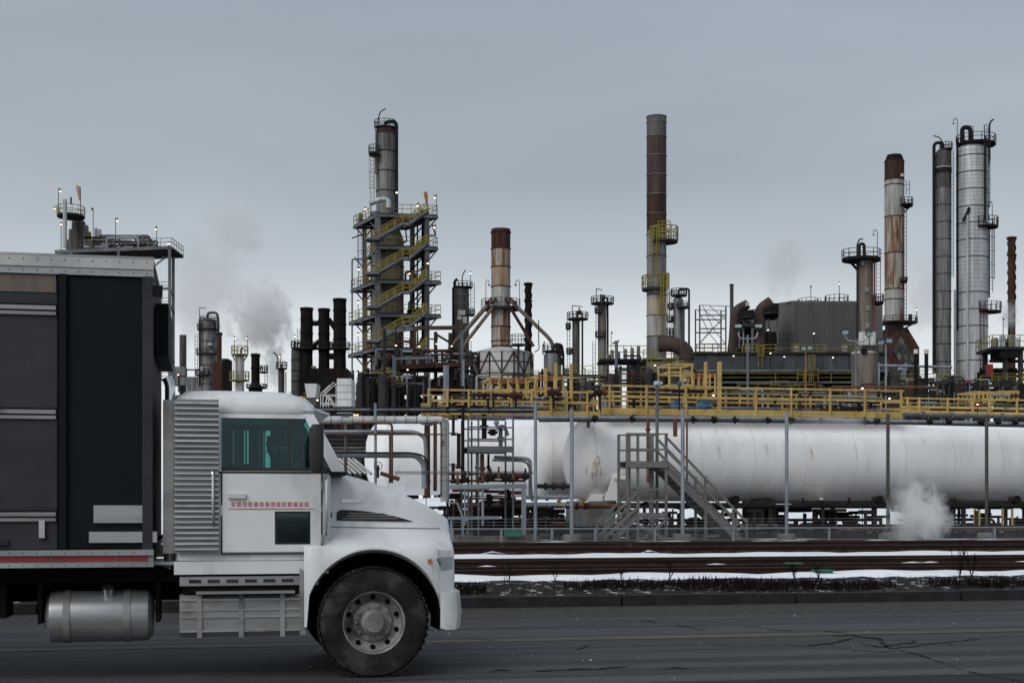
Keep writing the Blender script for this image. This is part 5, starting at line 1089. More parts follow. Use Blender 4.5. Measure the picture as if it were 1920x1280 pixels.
for y in (541, 571, 617, 667, 712): M().bar(P(250, y, D, 0), P(320, y, D, 0), 4.5*s).obj('beam', 'steel_grey', t); M().bar(P(306, y, D, 5), P(318, y, D, 0), 4*s).obj('beam', 'steel_grey', t); railing(M(), [P(280, y-2, D, 1), P(320, y-2, D, 1)], 13*s, .9*s, every=1.2).obj('railing', 'steel_grey', t, kind='stuff')
for a, b in (((306, 480), (280, 500)), ((318, 480), (300, 480)), ((306, 640), (285, 660))): M().bar(P(*a, D, 1), P(*b, D, 1), 2.5*s).obj('brace', 'steel_grey', t)
platform(t, D, 404, 108, 158, 16, 'steel_dark', 'yellow_dim', depth=2.0, th=4)
col_shell(t, D, 132, 7.5, 381, 470, 'cladding_light', False, 14, 'riser', dd=-2.1); pp(t, D, [(133, 383), (133, 370)], 1.6, 'steel_dark'); pp(t, D, [(132, 410), (132, 468)], 3, 'cladding_light', 3, -2)
for x, y, w, mt in ((133, 402, 26, 'cladding_dark'), (128, 408, 16, 'cladding_dark'), (145, 412, 14, 'cladding'), (153, 425, 8, 'yellow_dim'), (166, 418, 6, 'cladding_light'), (173, 420, 7, 'cladding_light'), (118, 420, 8, 'cladding_brown'), (112, 440, 7, 'steel_grey')): col_shell(t, D, x, w, y, 468, mt, True, 14, 'vessel', dd=3)
random.seed(31)
for i in range(17):
    x = random.uniform(145, 250); x2 = min(285, x+random.uniform(20, 70)); y = random.uniform(438, 462); pp(t, D, [(x, 466), (x, y), (x2, y+random.uniform(-2, 2)), (x2, 466)], random.uniform(1.2, 3), random.choice(['steel_dark', 'cladding', 'cladding_brown', 'pipe_black', 'galvanised']), 4, random.uniform(.5, 5))
for x0, x1, y, r, mt in ((150, 270, 441, 2, 'pipe_black'), (225, 268, 454, 3, 'orange'), (160, 240, 449, 3, 'cladding_brown'), (150, 240, 459, 3, 'cladding_light'), (180, 270, 437, 1.5, 'steel_dark')): pp(t, D, [(x0, y), (x1, y), (x1+5, y+3), (x1+5, 466)], r, mt, 4, 1.5)
for x, y0, y1, arm in ((111, 404, 358, -3), (116, 470, 420, 0), (176, 466, 394, 2), (218, 466, 413, -3), (295, 464, 429, 2), (317, 466, 456, 0), (296, 600, 576, 0)): lamp(t, D, x, y0, y1, arm, 'lamp_warm', 2.2, dd=-.3, lit=(x != 176))
lamp(t, D, 113, 403, 397, 0, 'lamp_amber', 2.2, dd=-2.2)

# ---- far left columns
D = 300; s = D/F; t = newcol('far_stack', 'faint slim grey stack in steam between truck body and cab', 'chimney', D, 343); col_shell(t, D, 343, 13, 628, gy(D), 'cladding_dark', False, 18, rim=True); M().box(P(340, 708, D, -3), (28*s, 3, 34*s)).obj('plinth', 'cladding', t)
box_thing('far_shed', 'grey boxy unit with frame on top right of the faint slim stack', 'equipment', 280, 350, 378, 706, gy(280), 8, 'cladding'); t = newcol('rooftop_gantry', 'small open steel frame on the grey boxy unit', 'frame', 281, 362)
for x0, y0, x1, y1 in ((349, 706, 349, 693), (349, 693, 376, 693), (376, 693, 376, 706), (336, 735, 336, 705), (336, 705, 349, 705)): M().bar(P(x0, y0, 281), P(x1, y1, 281), .25).obj('member', 'steel_dark', t)
lamp(t, 281, 334, 735, 701, 0, 'lamp_warm', 1.8)
D = 260; s = D/F; t = newcol('grey_column', 'tall grey domed column with overhead pipe behind the truck cab', 'column', D, 390, 'refinery columns')
col_shell(t, D, 390.5, 31, 596, gy(D), 'cladding', True, 28)
for y in (618, 640, 663, 685, 703, 720): ring(t, D, 390.5, 31, y, 'cladding_dark', 1.6, .7)
platform(t, D, 602, 376, 408, 8, depth=1.6, th=1.5); platform(t, D, 617, 370, 411, 9, depth=2.2, th=2); platform(t, D, 663, 368, 414, 9, depth=2.2, th=2); platform(t, D, 703, 368, 398, 9, depth=2.0, dd=-.4, th=2)
pp(t, D, [(390, 600), (390, 586.5), (408, 586.5), (410, 600), (410, 626)], 2.4, 'cladding_dark', 7, -.4); lad(t, D, 368, 625, 725, 5, 'steel_dark', 0, False); pp(t, D, [(378, 600), (378, 725)], 1.8, 'pipe_black', 3, -1.6); pp(t, D, [(374, 618), (374, 577), (386, 577)], .7, 'pipe_black', 1)
for x, y, w, h in ((400, 660, 6, 5), (397, 647, 8, 4), (382, 693, 6, 8)): M().box(P(x, y, D, -1.6), (w*s, .3, h*s)).obj('plate', 'cladding_light', t)
t = newcol('rust_flue', 'rust brown flue pipe against the tall grey domed column', 'duct', D-4, 411); col_shell(t, D-4, 411, 9.5, 626, gy(D-4), 'rust', False, 16, 'pipe'); M().lathe(P(411, 626, D-4), [(4.6*s, -3*s), (6*s, -2*s), (6*s, 2*s), (4.6*s, 3*s)], 12).obj('collar', 'steel_dark', t); M().bar(P(402, 636, D-4), P(410, 626, D-4), 2.4*s).obj('bracket', 'steel_dark', t)
box_thing('brown_casing', 'rust brown casing at the foot of the rust flue pipe', 'equipment', D-6, 399, 417, 677, gy(D-6), 5, 'rust'); box_thing('black_casing', 'black casing right of the rust flue pipe', 'equipment', D-8, 416, 427, 672, gy(D-8), 4, 'soot')
D = 230; s = D/F; t = newcol('yellow_column', 'pale column with two greenish yellow platforms behind the cab roof', 'column', D, 449, 'refinery columns'); col_shell(t, D, 449.5, 17, 665, gy(D), 'cladding_light', True, 20); platform(t, D, 664, 434, 465, 15, 'yellow_dim', 'yellow_dim', depth=1.4, th=2.5, rw=1.1); platform(t, D, 712, 431, 467, 15, 'yellow_dim', 'yellow_dim', depth=1.6, th=2.5, rw=1.1); M().bar(P(436, 667, D), P(442, 677, D), 2*s).obj('bracket', 'yellow_dim', t); M().bar(P(463, 667, D), P(457, 677, D), 2*s).obj('bracket', 'yellow_dim', t); pp(t, D, [(452, 664), (452, 654), (456, 652)], 1.8, 'pipe_black', 2); lad(t, D, 443, 650, 730, 5, 'yellow_dim', -.9, False)
lamp(t, D, 439.5, 664, 633, -1, 'lamp_white', 1.5); lamp(t, D, 463.5, 664, 633, 1, 'lamp_white', 1.5)
D = 200; s = D/F; t = newcol('short_black_stack', 'short black stack with side platform above the cab roof', 'chimney', D, 479); col_shell(t, D, 479, 16, 663, gy(D), 'soot', False, 20, rim=True); 
for y in (664, 667, 690): ring(t, D, 479, 16.5, y, 'soot', 1.6, 1.0, name='flange')
M().lathe(P(479, gy(D), D), [(13*s, 0), (13*s, (gy(D)-726)*s), (9*s, (gy(D)-720)*s)], 16).obj('base_drum', 'soot', t); platform(t, D, 697, 486, 502, 11, depth=1.0, th=2); platform(t, D, 726, 462, 500, 6, depth=1.5, th=2); lad(t, D, 499, 690, 728, 5, 'steel_dark', 0, False); lamp(t, D, 490, 690, 689, 0, lit=False, r=1.6)
t = newcol('slim_column', 'slim column with gooseneck pipe left of the sooty stacks', 'column', D, 527, 'refinery columns'); col_shell(t, D, 527.5, 12, 690, gy(D), 'cladding_dark', True, 16); platform(t, D, 690, 518, 538, 11, depth=1.0, th=2); pp(t, D, [(521, 692), (521, 672), (518, 664), (512, 660)], 1.1, 'pipe_black', 6); pp(t, D, [(536, 697), (536, 740)], 1.0, 'steel_dark'); lamp(t, D, 526, 690, 667, 2, 'lamp_warm', 1.6); pp(t, D, [(527, 692), (527, 684), (530, 684)], 2, 'pipe_black', 2)

# ---- small vessel and slim columns between furnace and tall stack
D = 150; s = D/F; t = newcol('small_vessel', 'small grey domed vessel with black pipe loops right of the round furnace', 'vessel', D, 1036)
col_shell(t, D, 1036, 33, 658, gy(D), 'cladding', True, 24); pp(t, D, [(1018, 665), (1018, 650), (1021, 640)], 1.2, 'pipe_black', 3); pp(t, D, [(1037, 660), (1040, 645), (1053, 647), (1056, 665), (1056, 720)], 2.2, 'pipe_black', 5, -.6)
for x, y in ((1046, 652), (1052, 660), (1053, 676)): col_shell(t, D, x, 9, y-5, y+9, 'pipe_black', True, 12, 'valve', dd=-.8)
platform(t, D, 658, 1017, 1052, 11, depth=1.1, th=1.6); pp(t, D, [(1010, 600), (1010, 640), (1011, 655), (1002, 660)], 1.0, 'rust', 4)
D = 260; s = D/F; t = newcol('slim_dark_column', 'slim dark column with crow nest platform, nearer the round furnace', 'column', D, 1080, 'refinery columns'); col_shell(t, D, 1080, 14, 598, gy(D), 'cladding_dark', True, 18)
platform(t, D, 597, 1063, 1103, 11, depth=1.8, th=2.6); platform(t, D, 616, 1061, 1070, 10, depth=.7, th=2); platform(t, D, 662, 1062, 1073, 9, depth=.8, th=2); platform(t, D, 700, 1058, 1073, 9, depth=.8, th=2); lad(t, D, 1066, 600, 725, 5, 'steel_dark', 0, False)
pp(t, D, [(1082, 600), (1082, 586), (1091, 586), (1092, 600), (1092, 720)], 1.8, 'pipe_black', 5); pp(t, D, [(1073, 590), (1073, 572.5), (1092, 575)], .8, 'pipe_black', 1); pp(t, D, [(1086, 588), (1086, 576)], 1.2, 'pipe_black'); pp(t, D, [(1094, 690), (1097, 690), (1097, 725)], 1, 'pipe_black')
for y in (585, 590): pp(t, D, [(1079, y), (1090, y-2)], 2, 'pipe_black')
t = newcol('slim_brown_column', 'slim grey brown column with crow nest platform, nearer the tallest stack', 'column', D, 1129, 'refinery columns'); col_shell(t, D, 1129, 16, 566, 630, 'cladding_brown', True, 18, 'upper_shell'); col_shell(t, D, 1129, 16, 630, gy(D), 'cladding', False, 18, 'lower_shell')
platform(t, D, 568, 1108, 1151, 11, depth=2.0, th=2.6); platform(t, D, 586, 1115, 1130, 9, depth=1.0, dd=-.4, th=2); platform(t, D, 631, 1116, 1136, 9, depth=1.1, dd=-.3, th=2); lad(t, D, 1114, 640, 725, 5, 'steel_dark', 0, False); lad(t, D, 1119, 568, 640, 4, 'steel_dark', -.8, False)
pp(t, D, [(1131, 568), (1131, 557), (1139, 558), (1139.5, 600), (1139.5, 720)], 2.0, 'pipe_black', 4, .2); pp(t, D, [(1118, 565), (1118, 541), (1129, 544)], .8, 'pipe_black', 1); 
for x in (1126, 1129, 1133): pp(t, D, [(x, 568), (x, 552)], 1.4, 'pipe_black')
lamp(t, D, 1146, 690, 625, -2, r=1.6, lit=False)
D = 200; s = D/F; t = newcol('looped_column', 'grey column with high black pipe loop just right of the tallest stack', 'column', D, 1272, 'refinery columns'); col_shell(t, D, 1271.5, 19, 557, gy(D), 'cladding', True, 20); platform(t, D, 553, 1258, 1288, 11, depth=1.2, th=2.5); platform(t, D, 577, 1267, 1292, 9, depth=1.2, dd=-.6, th=2); platform(t, D, 578, 1253, 1262, 9, depth=.8, th=2); platform(t, D, 602, 1250, 1264, 9, depth=.8, th=2); platform(t, D, 630, 1250, 1262, 14, depth=.8, th=2)
pp(t, D, [(1272, 560), (1272, 542), (1292, 541), (1292, 660)], 1.9, 'pipe_black', 5); lad(t, D, 1258, 545, 640, 4, 'steel_dark', 0, False); pp(t, D, [(1281, 575), (1281, 645)], 1.6, 'cladding_dark', 3, -.9)

# ---- far truss and stack
D = 260; t = newcol('far_truss', 'open dark steel truss far behind, right of the tallest stack', 'structure', D, 1340); s = D/F
for dd in (0, 6):
    for x0, y0, x1, y1 in ((1312, 572, 1312, gy(D)), (1361, 574, 1361, gy(D)), (1312, 572, 1370, 574), (1312, 591, 1361, 591), (1312, 616, 1361, 616), (1312, 645, 1361, 645), (1318, 573, 1337, 616), (1361, 592, 1337, 616), (1337, 616, 1361, 645), (1337, 616, 1312, 645), (1330, 573, 1361, 600)): M().bar(P(x0, y0, D, dd), P(x1, y1, D, dd), (2.2 if x0 == x1 or y0 == y1 else 1.1)*s).obj('member', 'cladding_dark', t)
t = newcol('far_stack', 'thin dark stack rising behind the bent rusty ducts', 'chimney', 250, 1372); col_shell(t, 250, 1372, 7, 533, gy(250), 'cladding_dark', False, 14, rim=True); ring(t, 250, 1372, 7, 534, 'soot', 2, .8)

# ---- corrugated boiler building
D = 160; s = D/F; t = newcol('boiler_building', 'grey corrugated boiler building with dark clad lower storey', 'building', D, 1500)
def wallbox(x0, x1, y0, y1, d0, d1, mt, nm): return M().box(P((x0+x1)/2, (y0+y1)/2, D, (d0+d1)/2), ((x1-x0)*s, d1-d0, (y1-y0)*s)).obj(nm, mt, t)
wallbox(1487, 1655, 566, 664, 0, 9, 'corrugated', 'upper_wall')
M().prism([P(1487.2, 566, D, .1), P(1459, 562, D, 5), P(1395, 567, D, 9), P(1487.2, 566, D, 9)], (0, 0, -98*s)).obj('side_wall', 'corrugated', t)
M().prism([P(1487, 565.8, D, 0), P(1655, 567, D, 0), P(1655, 563, D, 9), P(1459, 560.5, D, 9), P(1459, 561, D, 5)], (0, 0, .15)).obj('roof', 'cladding', t)
m = M()
for i in range(41): x = 1488+i*2.95; m.bar(P(x, 567, D, -.06), P(x, 663, D, -.06), .09, .1)
m.obj('corrugation', 'corrugated', t, kind='stuff')
for x in (1476, 1501, 1528, 1556): M().bar(P(x, 562, D, 3), P(x+5, 564.5, D, .2), 1.6*s).obj('roof_rib', 'cladding_light', t)
wallbox(1292, 1655, 668, 697, -2, 8, 'pipe_black', 'lower_core')
for i in range(15): wallbox(1293+24.1*i, 1293+24.1*i+23.2, 669+(i % 3)*.3, 697, -2.35, -2.02, 'cladding_panel', 'wall_panel')
wallbox(1290, 1655, 664, 668, -2.6, 8, 'steel_dark', 'ledge'); wallbox(1290, 1655, 697, 701, -2.7, 8, 'steel_grey', 'ledge'); wallbox(1292, 1655, 701, 719, -1.0, 8, 'soot', 'recess'); wallbox(1292, 1655, 719, 722, -2.8, 8, 'steel_grey', 'ledge'); wallbox(1292, 1655, 722, gy(D), -2.0, 8, 'soot', 'lower_wall')
railing(M(), [P(1292, 719, D, -2.7), P(1600, 719, D, -2.7)], 15*s, 1.0*s, every=3.2).obj('railing', 'yellow_dim', t, kind='stuff')
for x0, x1, h in ((1340, 1355, 14), (1385, 1411, 14), (1424, 1447, 13), (1477, 1503, 14), (1508, 1539, 13), (1569, 1594, 14), (1300, 1330, 14)):
    railing(M(), [P(x0, 664, D, -2.5), P(x1, 664, D, -2.5)], h*s, 1.4*s, every=1.0, levels=(1, .5, .02)).obj('roof_railing', 'yellow_dim', t, kind='stuff')
railing(M(), [P(1292, 664, D, -2.4), P(1600, 664, D, -2.4)], 7*s, .7*s, every=1.2, levels=(1,)).obj('roof_railing', 'yellow_dim', t, kind='stuff')
for x in (1396, 1486, 1575.5): wallbox(x-4, x+4.5, 652, 665, -2.3, -1.9, 'sign_white', 'vent_box')
lad(t, D, 1418, 653, 692, 8, 'yellow_dim', -2.6, True, 1.3); lad(t, D, 1511, 672, 726, 8, 'yellow_dim', -3.0, True, 1.4); railing(M(), [P(1484, 719, D, -3.4), P(1522, 719, D, -3.4)], 23*s, 1.3*s, every=.9).obj('stair_railing', 'yellow_dim', t, kind='stuff')
for x, y in ((1368, 671), (1461.5, 672.5), (1551, 674), (1436, 666)): lamp(t, D, x, y+14, y, 0, 'lamp_white', 1.7, dd=-2.9)
lamp(t, D, 1524, 662, 625, 0, 'lamp_white', 1.7, dd=-.6); lamp(t, D, 1435, 662, 622, 2, 'lamp_white', 1.7, dd=-2.4); lamp(t, D, 1414, 640, 605, 0, 'lamp_white', 1.8, dd=-1.5)
for xl, xr, y, rh in ((1510, 1548, 564, 13), (1562, 1606, 560, 15)): platform(t, D, y, xl, xr, rh, 'soot', 'steel_dark', depth=1.6, dd=4, th=7, rw=.8)
lad(t, D, 1556, 548, 565, 9, 'steel_dark', 3.5, False); lamp(t, D, 1534.5, 562, 527, 0, r=1.9, lit=False, dd=4); lamp(t, D, 1589, 556, 520, 0, 'lamp_white', 1.9, dd=4)
railing(M(), [P(1459, 650, D, 1), P(1484, 650, D, -.5)], 26*s, .8*s, every=.4).obj('side_railing', 'steel_dark', t, kind='stuff')
pp(t, D, [(1437, 592), (1438, 612), (1444, 625), (1444, 640)], 1.9, 'galvanised', 5, -1.2); pp(t, D, [(1456, 585), (1456, 645)], 1.6, 'galvanised', 5, -.6); pp(t, D, [(1389, 600), (1389, 652)], 1.9, 'galvanised', 5, -1.8); pp(t, D, [(1381, 590), (1381, 655)], 2.2, 'galvanised', 5, -1.8); pp(t, D, [(1413, 596), (1413, 640)], 2.4, 'galvanised', 5, -1.6)
t = newcol('bent_duct', 'rusty black bent duct on the boiler building, further left of two', 'duct', D-2, 1385, 'bent rusty ducts'); pp(t, D-2, [(1372, 664), (1376, 630), (1378, 582), (1402, 570)], 9, 'rust_brown', 20, 0, 'duct', 18); M().box(P(1396, 588, D-2, 1), (32*s, 2.5, 14*s)).obj('damper', 'soot', t); M().box(P(1399, 572, D-2, -.4), (6*s, 1.0, 7*s)).obj('insulation', 'cladding_light', t); platform(t, D-2, 596, 1385, 1412, 9, 'steel_dark', 'steel_dark', depth=1.2, dd=-.5)
t = newcol('bent_duct', 'rusty black bent duct on the boiler building, further right of two', 'duct', D-2, 1430, 'bent rusty ducts'); pp(t, D-2, [(1424, 664), (1424, 630), (1425, 580), (1446, 566)], 11, 'rust_brown', 20, 0, 'duct', 18); M().box(P(1446, 582, D-2, 1), (26*s, 2.5, 26*s)).obj('damper', 'soot', t); platform(t, D-2, 588, 1428, 1458, 10, 'steel_dark', 'steel_dark', depth=1.2, dd=-.5); M().box(P(1405, 612, D-2, -1), (34*s, 1.4, 7*s)).obj('walk_deck', 'steel_dark', t); M().box(P(1440, 640, D-2, 1), (30*s, 2, 36*s)).obj('casing', 'soot', t); M().box(P(1398, 630, D-2, 1.2), (22*s, 2, 58*s)).obj('casing', 'soot', t)
# floodlight masts
D = 105; s = D/F
def flood(t, x, y, w=13, h=9, tilt=.5, face=-1):
    c = P(x, y, D, -.2); R_ = Matrix.Rotation(tilt, 4, 'X'); o = M(); o.box((0, 0, 0), (w*s, .3, h*s)); o.v = [c+(R_ @ v) for v in o.v]; b = o.obj('flood_head', 'black_plastic', t)
    o = M(); o.box((0, -.16, 0), (w*s*.84, .02, h*s*.78)); o.v = [c+(R_ @ v) for v in o.v]; o.obj('flood_glass', 'flood_glass', b)
t = newcol('floodlight_mast', 'grey floodlight mast with U shaped arms before the boiler building', 'lamp', D, 1402, 'floodlight masts'); M().cyl(base(D, 1402), P(1402, 628, D), 2.2*s, n=12).obj('mast', 'steel_grey', t); pp(t, D, [(1384, 622), (1386, 634), (1402, 635), (1418, 634), (1421, 622)], 1.4, 'galvanised', 6, 0, 'arm')
flood(t, 1383, 614, 14, 8, -.5); flood(t, 1421, 614, 14, 8, -.5)
t = newcol('floodlight_mast', 'grey floodlight mast with side arm beside the brown banded column', 'lamp', D, 1605, 'floodlight masts'); M().cyl(base(D, 1605), P(1605, 636, D), 1.8*s, n=12).obj('mast', 'steel_grey', t); pp(t, D, [(1605, 640), (1590, 638), (1585, 632), (1584, 626)], 1.3, 'galvanised', 4, 0, 'arm'); flood(t, 1583, 622, 14, 9, .5); flood(t, 1628, 625, 12, 9, .5); pp(t, D, [(1605, 642), (1622, 640), (1628, 630)], 1.3, 'galvanised', 4, 0, 'arm')
t = newcol('floodlight_mast', 'short floodlight mast with two heads left of the rusty hopper stack', 'lamp', D, 1656, 'floodlight masts'); M().cyl(base(D, 1661), P(1661, 645, D), 1.6*s, n=12).obj('mast', 'galvanised', t); flood(t, 1650, 641, 13, 9, .5); flood(t, 1665, 638, 13, 9, .5)
t = newcol('floodlight_mast', 'low floodlight pair on orange frame before the corrugated wall', 'lamp', D, 1511, 'floodlight masts'); M().cyl(base(D, 1511), P(1511, 658, D), 1.4*s, n=10).obj('mast', 'orange', t); flood(t, 1505, 652, 10, 8, .5); flood(t, 1517, 651, 11, 8, .5)

# ---- brown banded column right of the building
D = 150; s = D/F; t = newcol('banded_column', 'brown and grey column with wide crow nest platform before the rusty hopper stack', 'column', D, 1622)
col_shell(t, D, 1622, 30, 478, 660, 'cladding_brown', True, 26, 'upper_shell'); M().lathe(P(1621, gy(D), D), [(24*s, 0), (24*s, (gy(D)-664)*s), (15*s, (gy(D)-648)*s)], 26).obj('lower_shell', 'cladding_brown', t); ring(t, D, 1621, 47, 662, 'pipe_white', 3, 1.0); ring(t, D, 1622, 30, 640, 'pipe_white', 10, 2.5)
platform(t, D, 484, 1579, 1651, 15, 'soot', 'steel_dark', depth=1.8, th=6); M().bar(P(1592, 488, D), P(1608, 506, D), 4*s).obj('knee_brace', 'soot', t)
pp(t, D, [(1610, 485), (1610, 458), (1619, 458), (1619, 485)], 2.8, 'pipe_black', 8, -.3); pp(t, D, [(1607, 480), (1607, 458), (1612, 448), (1618, 448)], 1.3, 'pipe_black', 6); lad(t, D, 1647, 482, 566, 8, 'steel_dark', 0, False); platform(t, D, 567, 1636, 1655, 13, 'soot', depth=1.1, th=4, dd=-.2)
lamp(t, D, 1645, 480, 441, 7, hook=True, lit=False, r=1.9)
for x, y in ((1614, 496), (1621, 546), (1623, 580), (1622, 613)):
    o = M().box(P(x, y, D, -.95), (8*s, .1, 7*s)).obj('plate', 'cladding_light', t); M().box(P(x-2.4, y, D, -1.01), (2.2*s, .03, 5*s)).obj('mark', 'cladding_dark', o); M().box(P(x+2.2, y, D, -1.01), (2.6*s, .03, 5*s)).obj('mark', 'cladding_dark', o)
pp(t, D, [(1637, 490), (1637, 735)], 1.6, 'pipe_rust', 3, -.6); pp(t, D, [(1640, 650), (1640, 735)], 2.4, 'cladding_dark', 3, -1.2); pp(t, D, [(1605, 480), (1605, 640)], 1.5, 'steel_dark', 3, -.5)
for x in (1609, 1618, 1630): col_shell(t, D, x, 11, 625, 650, 'pipe_white', True, 12, 'junction_drum', dd=-1.5)
M().cyl(P(1614, 661, D, -1.6), P(1614, 661, D, -1.2), 5.5*s, n=16).obj('manhole', 'pipe_black', t)
t = newcol('pipe_portal', 'galvanised pipe portal right of the brown banded column', 'structure', 115, 1690); s1 = 115/F
for x in (1648, 1662, 1698): M().bar(P(x, gy(115), 115), P(x, 680, 115), 2.6*s1).obj('post', 'galvanised', t)
pp(t, 115, [(1648, 685), (1785, 688)], 2.6, 'galvanised', 3, 0); pp(t, 115, [(1690, 690), (1700, 690), (1700, 735)], 4, 'galvanised', 5, 1)

# ---- rusty hopper stack
D = 195; s = D/F; t = newcol('hopper_stack', 'pale rust streaked stack on dark hopper with ring platform', 'chimney', D, 1677)
M().lathe(P(1677, 303, D), [(18*s, 0), (13.5*s, 12*s), (11.5*s, 12*s), (14*s, 0)], 24, caps=False).obj('stack_cap', 'soot', t)
for a, b, mt in ((303, 338, 'rust'), (338, 348, 'stack_pale'), (348, 407, 'stack_pale'), (407, 475, 'rust_streak'), (475, 543, 'rust_streak'), (543, 562, 'stack_pale'), (562, 604, 'stack_pale')): col_shell(t, D, 1677, 36, a, b, mt, False, 26, 'shell_course')
for y in (303, 338, 348, 407, 475, 543, 562): ring(t, D, 1677, 36, y, 'rust', 1.5, .8)
M().cyl(P(1687, 332, D, -1.3), P(1687, 332, D, -1.1), 3.2*s, n=14).obj('port', 'sign_white', t)
platform(t, D, 604, 1644, 1719, 9, 'rust', 'rust', depth=2.6, th=3); col_shell(t, D, 1677, 34, 600, 618, 'cladding_dark', False, 24, 'neck')
M().prism([P(1662, 616, D, -1.2), P(1697, 616, D, -1.2), P(1714, 655, D, -2.5), P(1714, 690, D, -2.5), P(1655, 690, D, -2.5), P(1655, 640, D, -2)], (0, 4.5, 0)).obj('hopper', 'rust', t)
for i in range(4):
    for k in range(3):
        x, y = 1679+i*6.6-k*5.2, 636+i*10.5+k*8.5
        M().prism([P(x, y, D, -2.9), P(x+6, y+9.6, D, -2.9), P(x+1.2, y+17.4, D, -2.9), P(x-4.8, y+7.8, D, -2.9)], (0, .6, 0)).obj('hopper_panel', 'cladding_dark' if (i+k) % 3 else 'cladding', t)
M().box(P(1684, (690+gy(D))/2, D, 0), (62*s, 5, (gy(D)-690)*s)).obj('casing', 'cladding_dark', t)
for x in (1690, 1664): M().bar(P(x, 618, D, -2), P(x+(x-1677)*1.8, 606, D, -2), .2).obj('knee_brace', 'steel_dark', t)
platform(t, D, 386, 1681, 1709, 11, 'soot', 'steel_dark', depth=1.6, dd=-.5, th=3); M().bar(P(1706, 388, D), P(1695, 398, D), .2).obj('knee_brace', 'soot', t); platform(t, D, 529, 1682, 1697, 6, 'soot', 'rust', depth=1.3, dd=-.8, th=3); lad(t, D, 1702, 338, 365, 6, 'steel_dark', 0, False); lad(t, D, 1694, 395, 600, 4, 'rust', -.9, False); col_shell(t, D, 1703, 7, 591, 603, 'rust', False, 12, 'drum', dd=-1); lamp(t, D, 1719, 604, 579, 0, 'lamp_warm', 1.9)
for x, yt in ((1717.5, 655), (1737, 655)):
    t = newcol('dark_pillar', 'dark pillar with pale cap right of the hopper stack, %s of two' % ('left' if x < 1725 else 'right'), 'pillar', 100, x, 'dark pillars with pale caps'); s1 = 100/F; M().cyl(base(100, x), P(x, yt+8, 100), 3.7*s1, n=12).obj('shaft', 'soot', t); M().cyl(P(x, yt+8, 100), P(x, yt, 100), 4.3*s1, n=12).obj('cap', 'panel_white', t)

# ---- two big columns at the right
D = 185; s = D/F; t = newcol('grey_column', 'tall slim grey column with black side pipe, left of the widest column', 'column', D, 1768, 'refinery columns')
col_shell(t, D, 1769, 28, 280, 352, 'cladding_dark', True, 26, 'upper_shell'); col_shell(t, D, 1769, 28, 352, gy(D), 'cladding', False, 26, 'lower_shell'); col_shell(t, D, 1769, 27, 279, 288, 'rust', True, 26, 'crown')
for y in (352, 385, 417, 449, 482, 514, 547, 580, 613, 645, 678): ring(t, D, 1769, 28, y, 'cladding_dark', 1.5, .9)
ring(t, D, 1769, 28, 321, 'pipe_black', 8, 1.2); ring(t, D, 1769, 28, 315, 'sign_white', 1.5, 1.4)
pp(t, D, [(1750.5, 700), (1750.5, 269), (1767, 268), (1767.5, 282)], 3.1, 'pipe_black', 9, -.2, n=12); pp(t, D, [(1767, 275), (1766, 262), (1758, 256), (1750, 255)], 1.0, 'pipe_black', 6); platform(t, D, 280, 1763, 1785, 11, depth=1.1, th=2); lad(t, D, 1785.5, 282, 520, 4, 'steel_dark', 0, False)
t = newcol('wide_column', 'widest pale banded column with thick black pipe loop on top', 'column', D, 1824)
col_shell(t, D, 1823, 57, 268, gy(D), 'cladding_light', True, 36); 
for y in (295, 326, 358, 390, 421, 452, 484, 550, 582, 613, 645, 677): ring(t, D, 1823, 57, y, 'cladding_dark', 1.6, .9)
for y in (287, 304, 310, 315, 334, 341, 348, 365, 372, 380, 397, 404, 412, 428, 436, 443, 460, 468, 475, 492, 500, 508, 517, 525, 533, 541): ring(t, D, 1823, 57, y, 'cladding_dark', .5, .12, name='seam')
platform(t, D, 269, 1794, 1866, 14, 'soot', 'steel_dark', depth=2.3, th=5); pp(t, D, [(1800.5, 272), (1800.5, 242), (1816, 242), (1816, 272)], 4.2, 'pipe_black', 11, -.8, n=12)
pp(t, D, [(1853, 308), (1856, 300), (1855, 240), (1857, 228), (1863, 224)], 1.6, 'pipe_black', 6); lamp(t, D, 1795, 268, 232, 7, hook=True, lit=False, r=1.8); pp(t, D, [(1825, 268), (1825, 237), (1816, 236)], .6, 'steel_dark', 1)
lad(t, D, 1839, 244, 420, 8, 'steel_dark', -2.2, True, .9); platform(t, D, 427, 1820, 1865, 16, 'soot', 'steel_dark', depth=1.4, dd=-1.2, th=4); lad(t, D, 1858, 420, 548, 7, 'steel_dark', 0, True, .9); platform(t, D, 585, 1822, 1871, 16, 'soot', 'steel_dark', depth=1.4, dd=-1.2, th=4); lad(t, D, 1831, 570, 735, 7, 'rust', -2.2, False, 1.0); lamp(t, D, 1860.5, 422, 388, 6, hook=True, lit=False, r=1.7)
pp(t, D, [(1792, 262), (1792, 620)], 1.8, 'pipe_black', 3, -.6); pp(t, D, [(1787, 545), (1787, 740)], 2.6, 'galvanised', 3, -.9); pp(t, D, [(1804, 410), (1804, 745)], 2.4, 'cladding_light', 3, -2.2); pp(t, D, [(1797, 420), (1806, 402), (1808, 395)], 2.8, 'pipe_black', 3, -2); pp(t, D, [(1838, 262), (1838, 420)], 1.4, 'pipe_black', 3, -2); pp(t, D, [(1850, 425), (1850, 560)], 1.5, 'pipe_black', 3, -1)
t.location = t.location
tt = newcol('red_cabinet', 'small dull red cabinet at the foot of the widest column', 'cabinet', 120, 1855); M().box(P(1855, 693, 120), (11*120/F, .5, 20*120/F)).obj('case', 'red_paint', tt); M().bar(P(1855, 704, 120, .1), base(120, 1855), .15).obj('stand', 'steel_dark', tt)
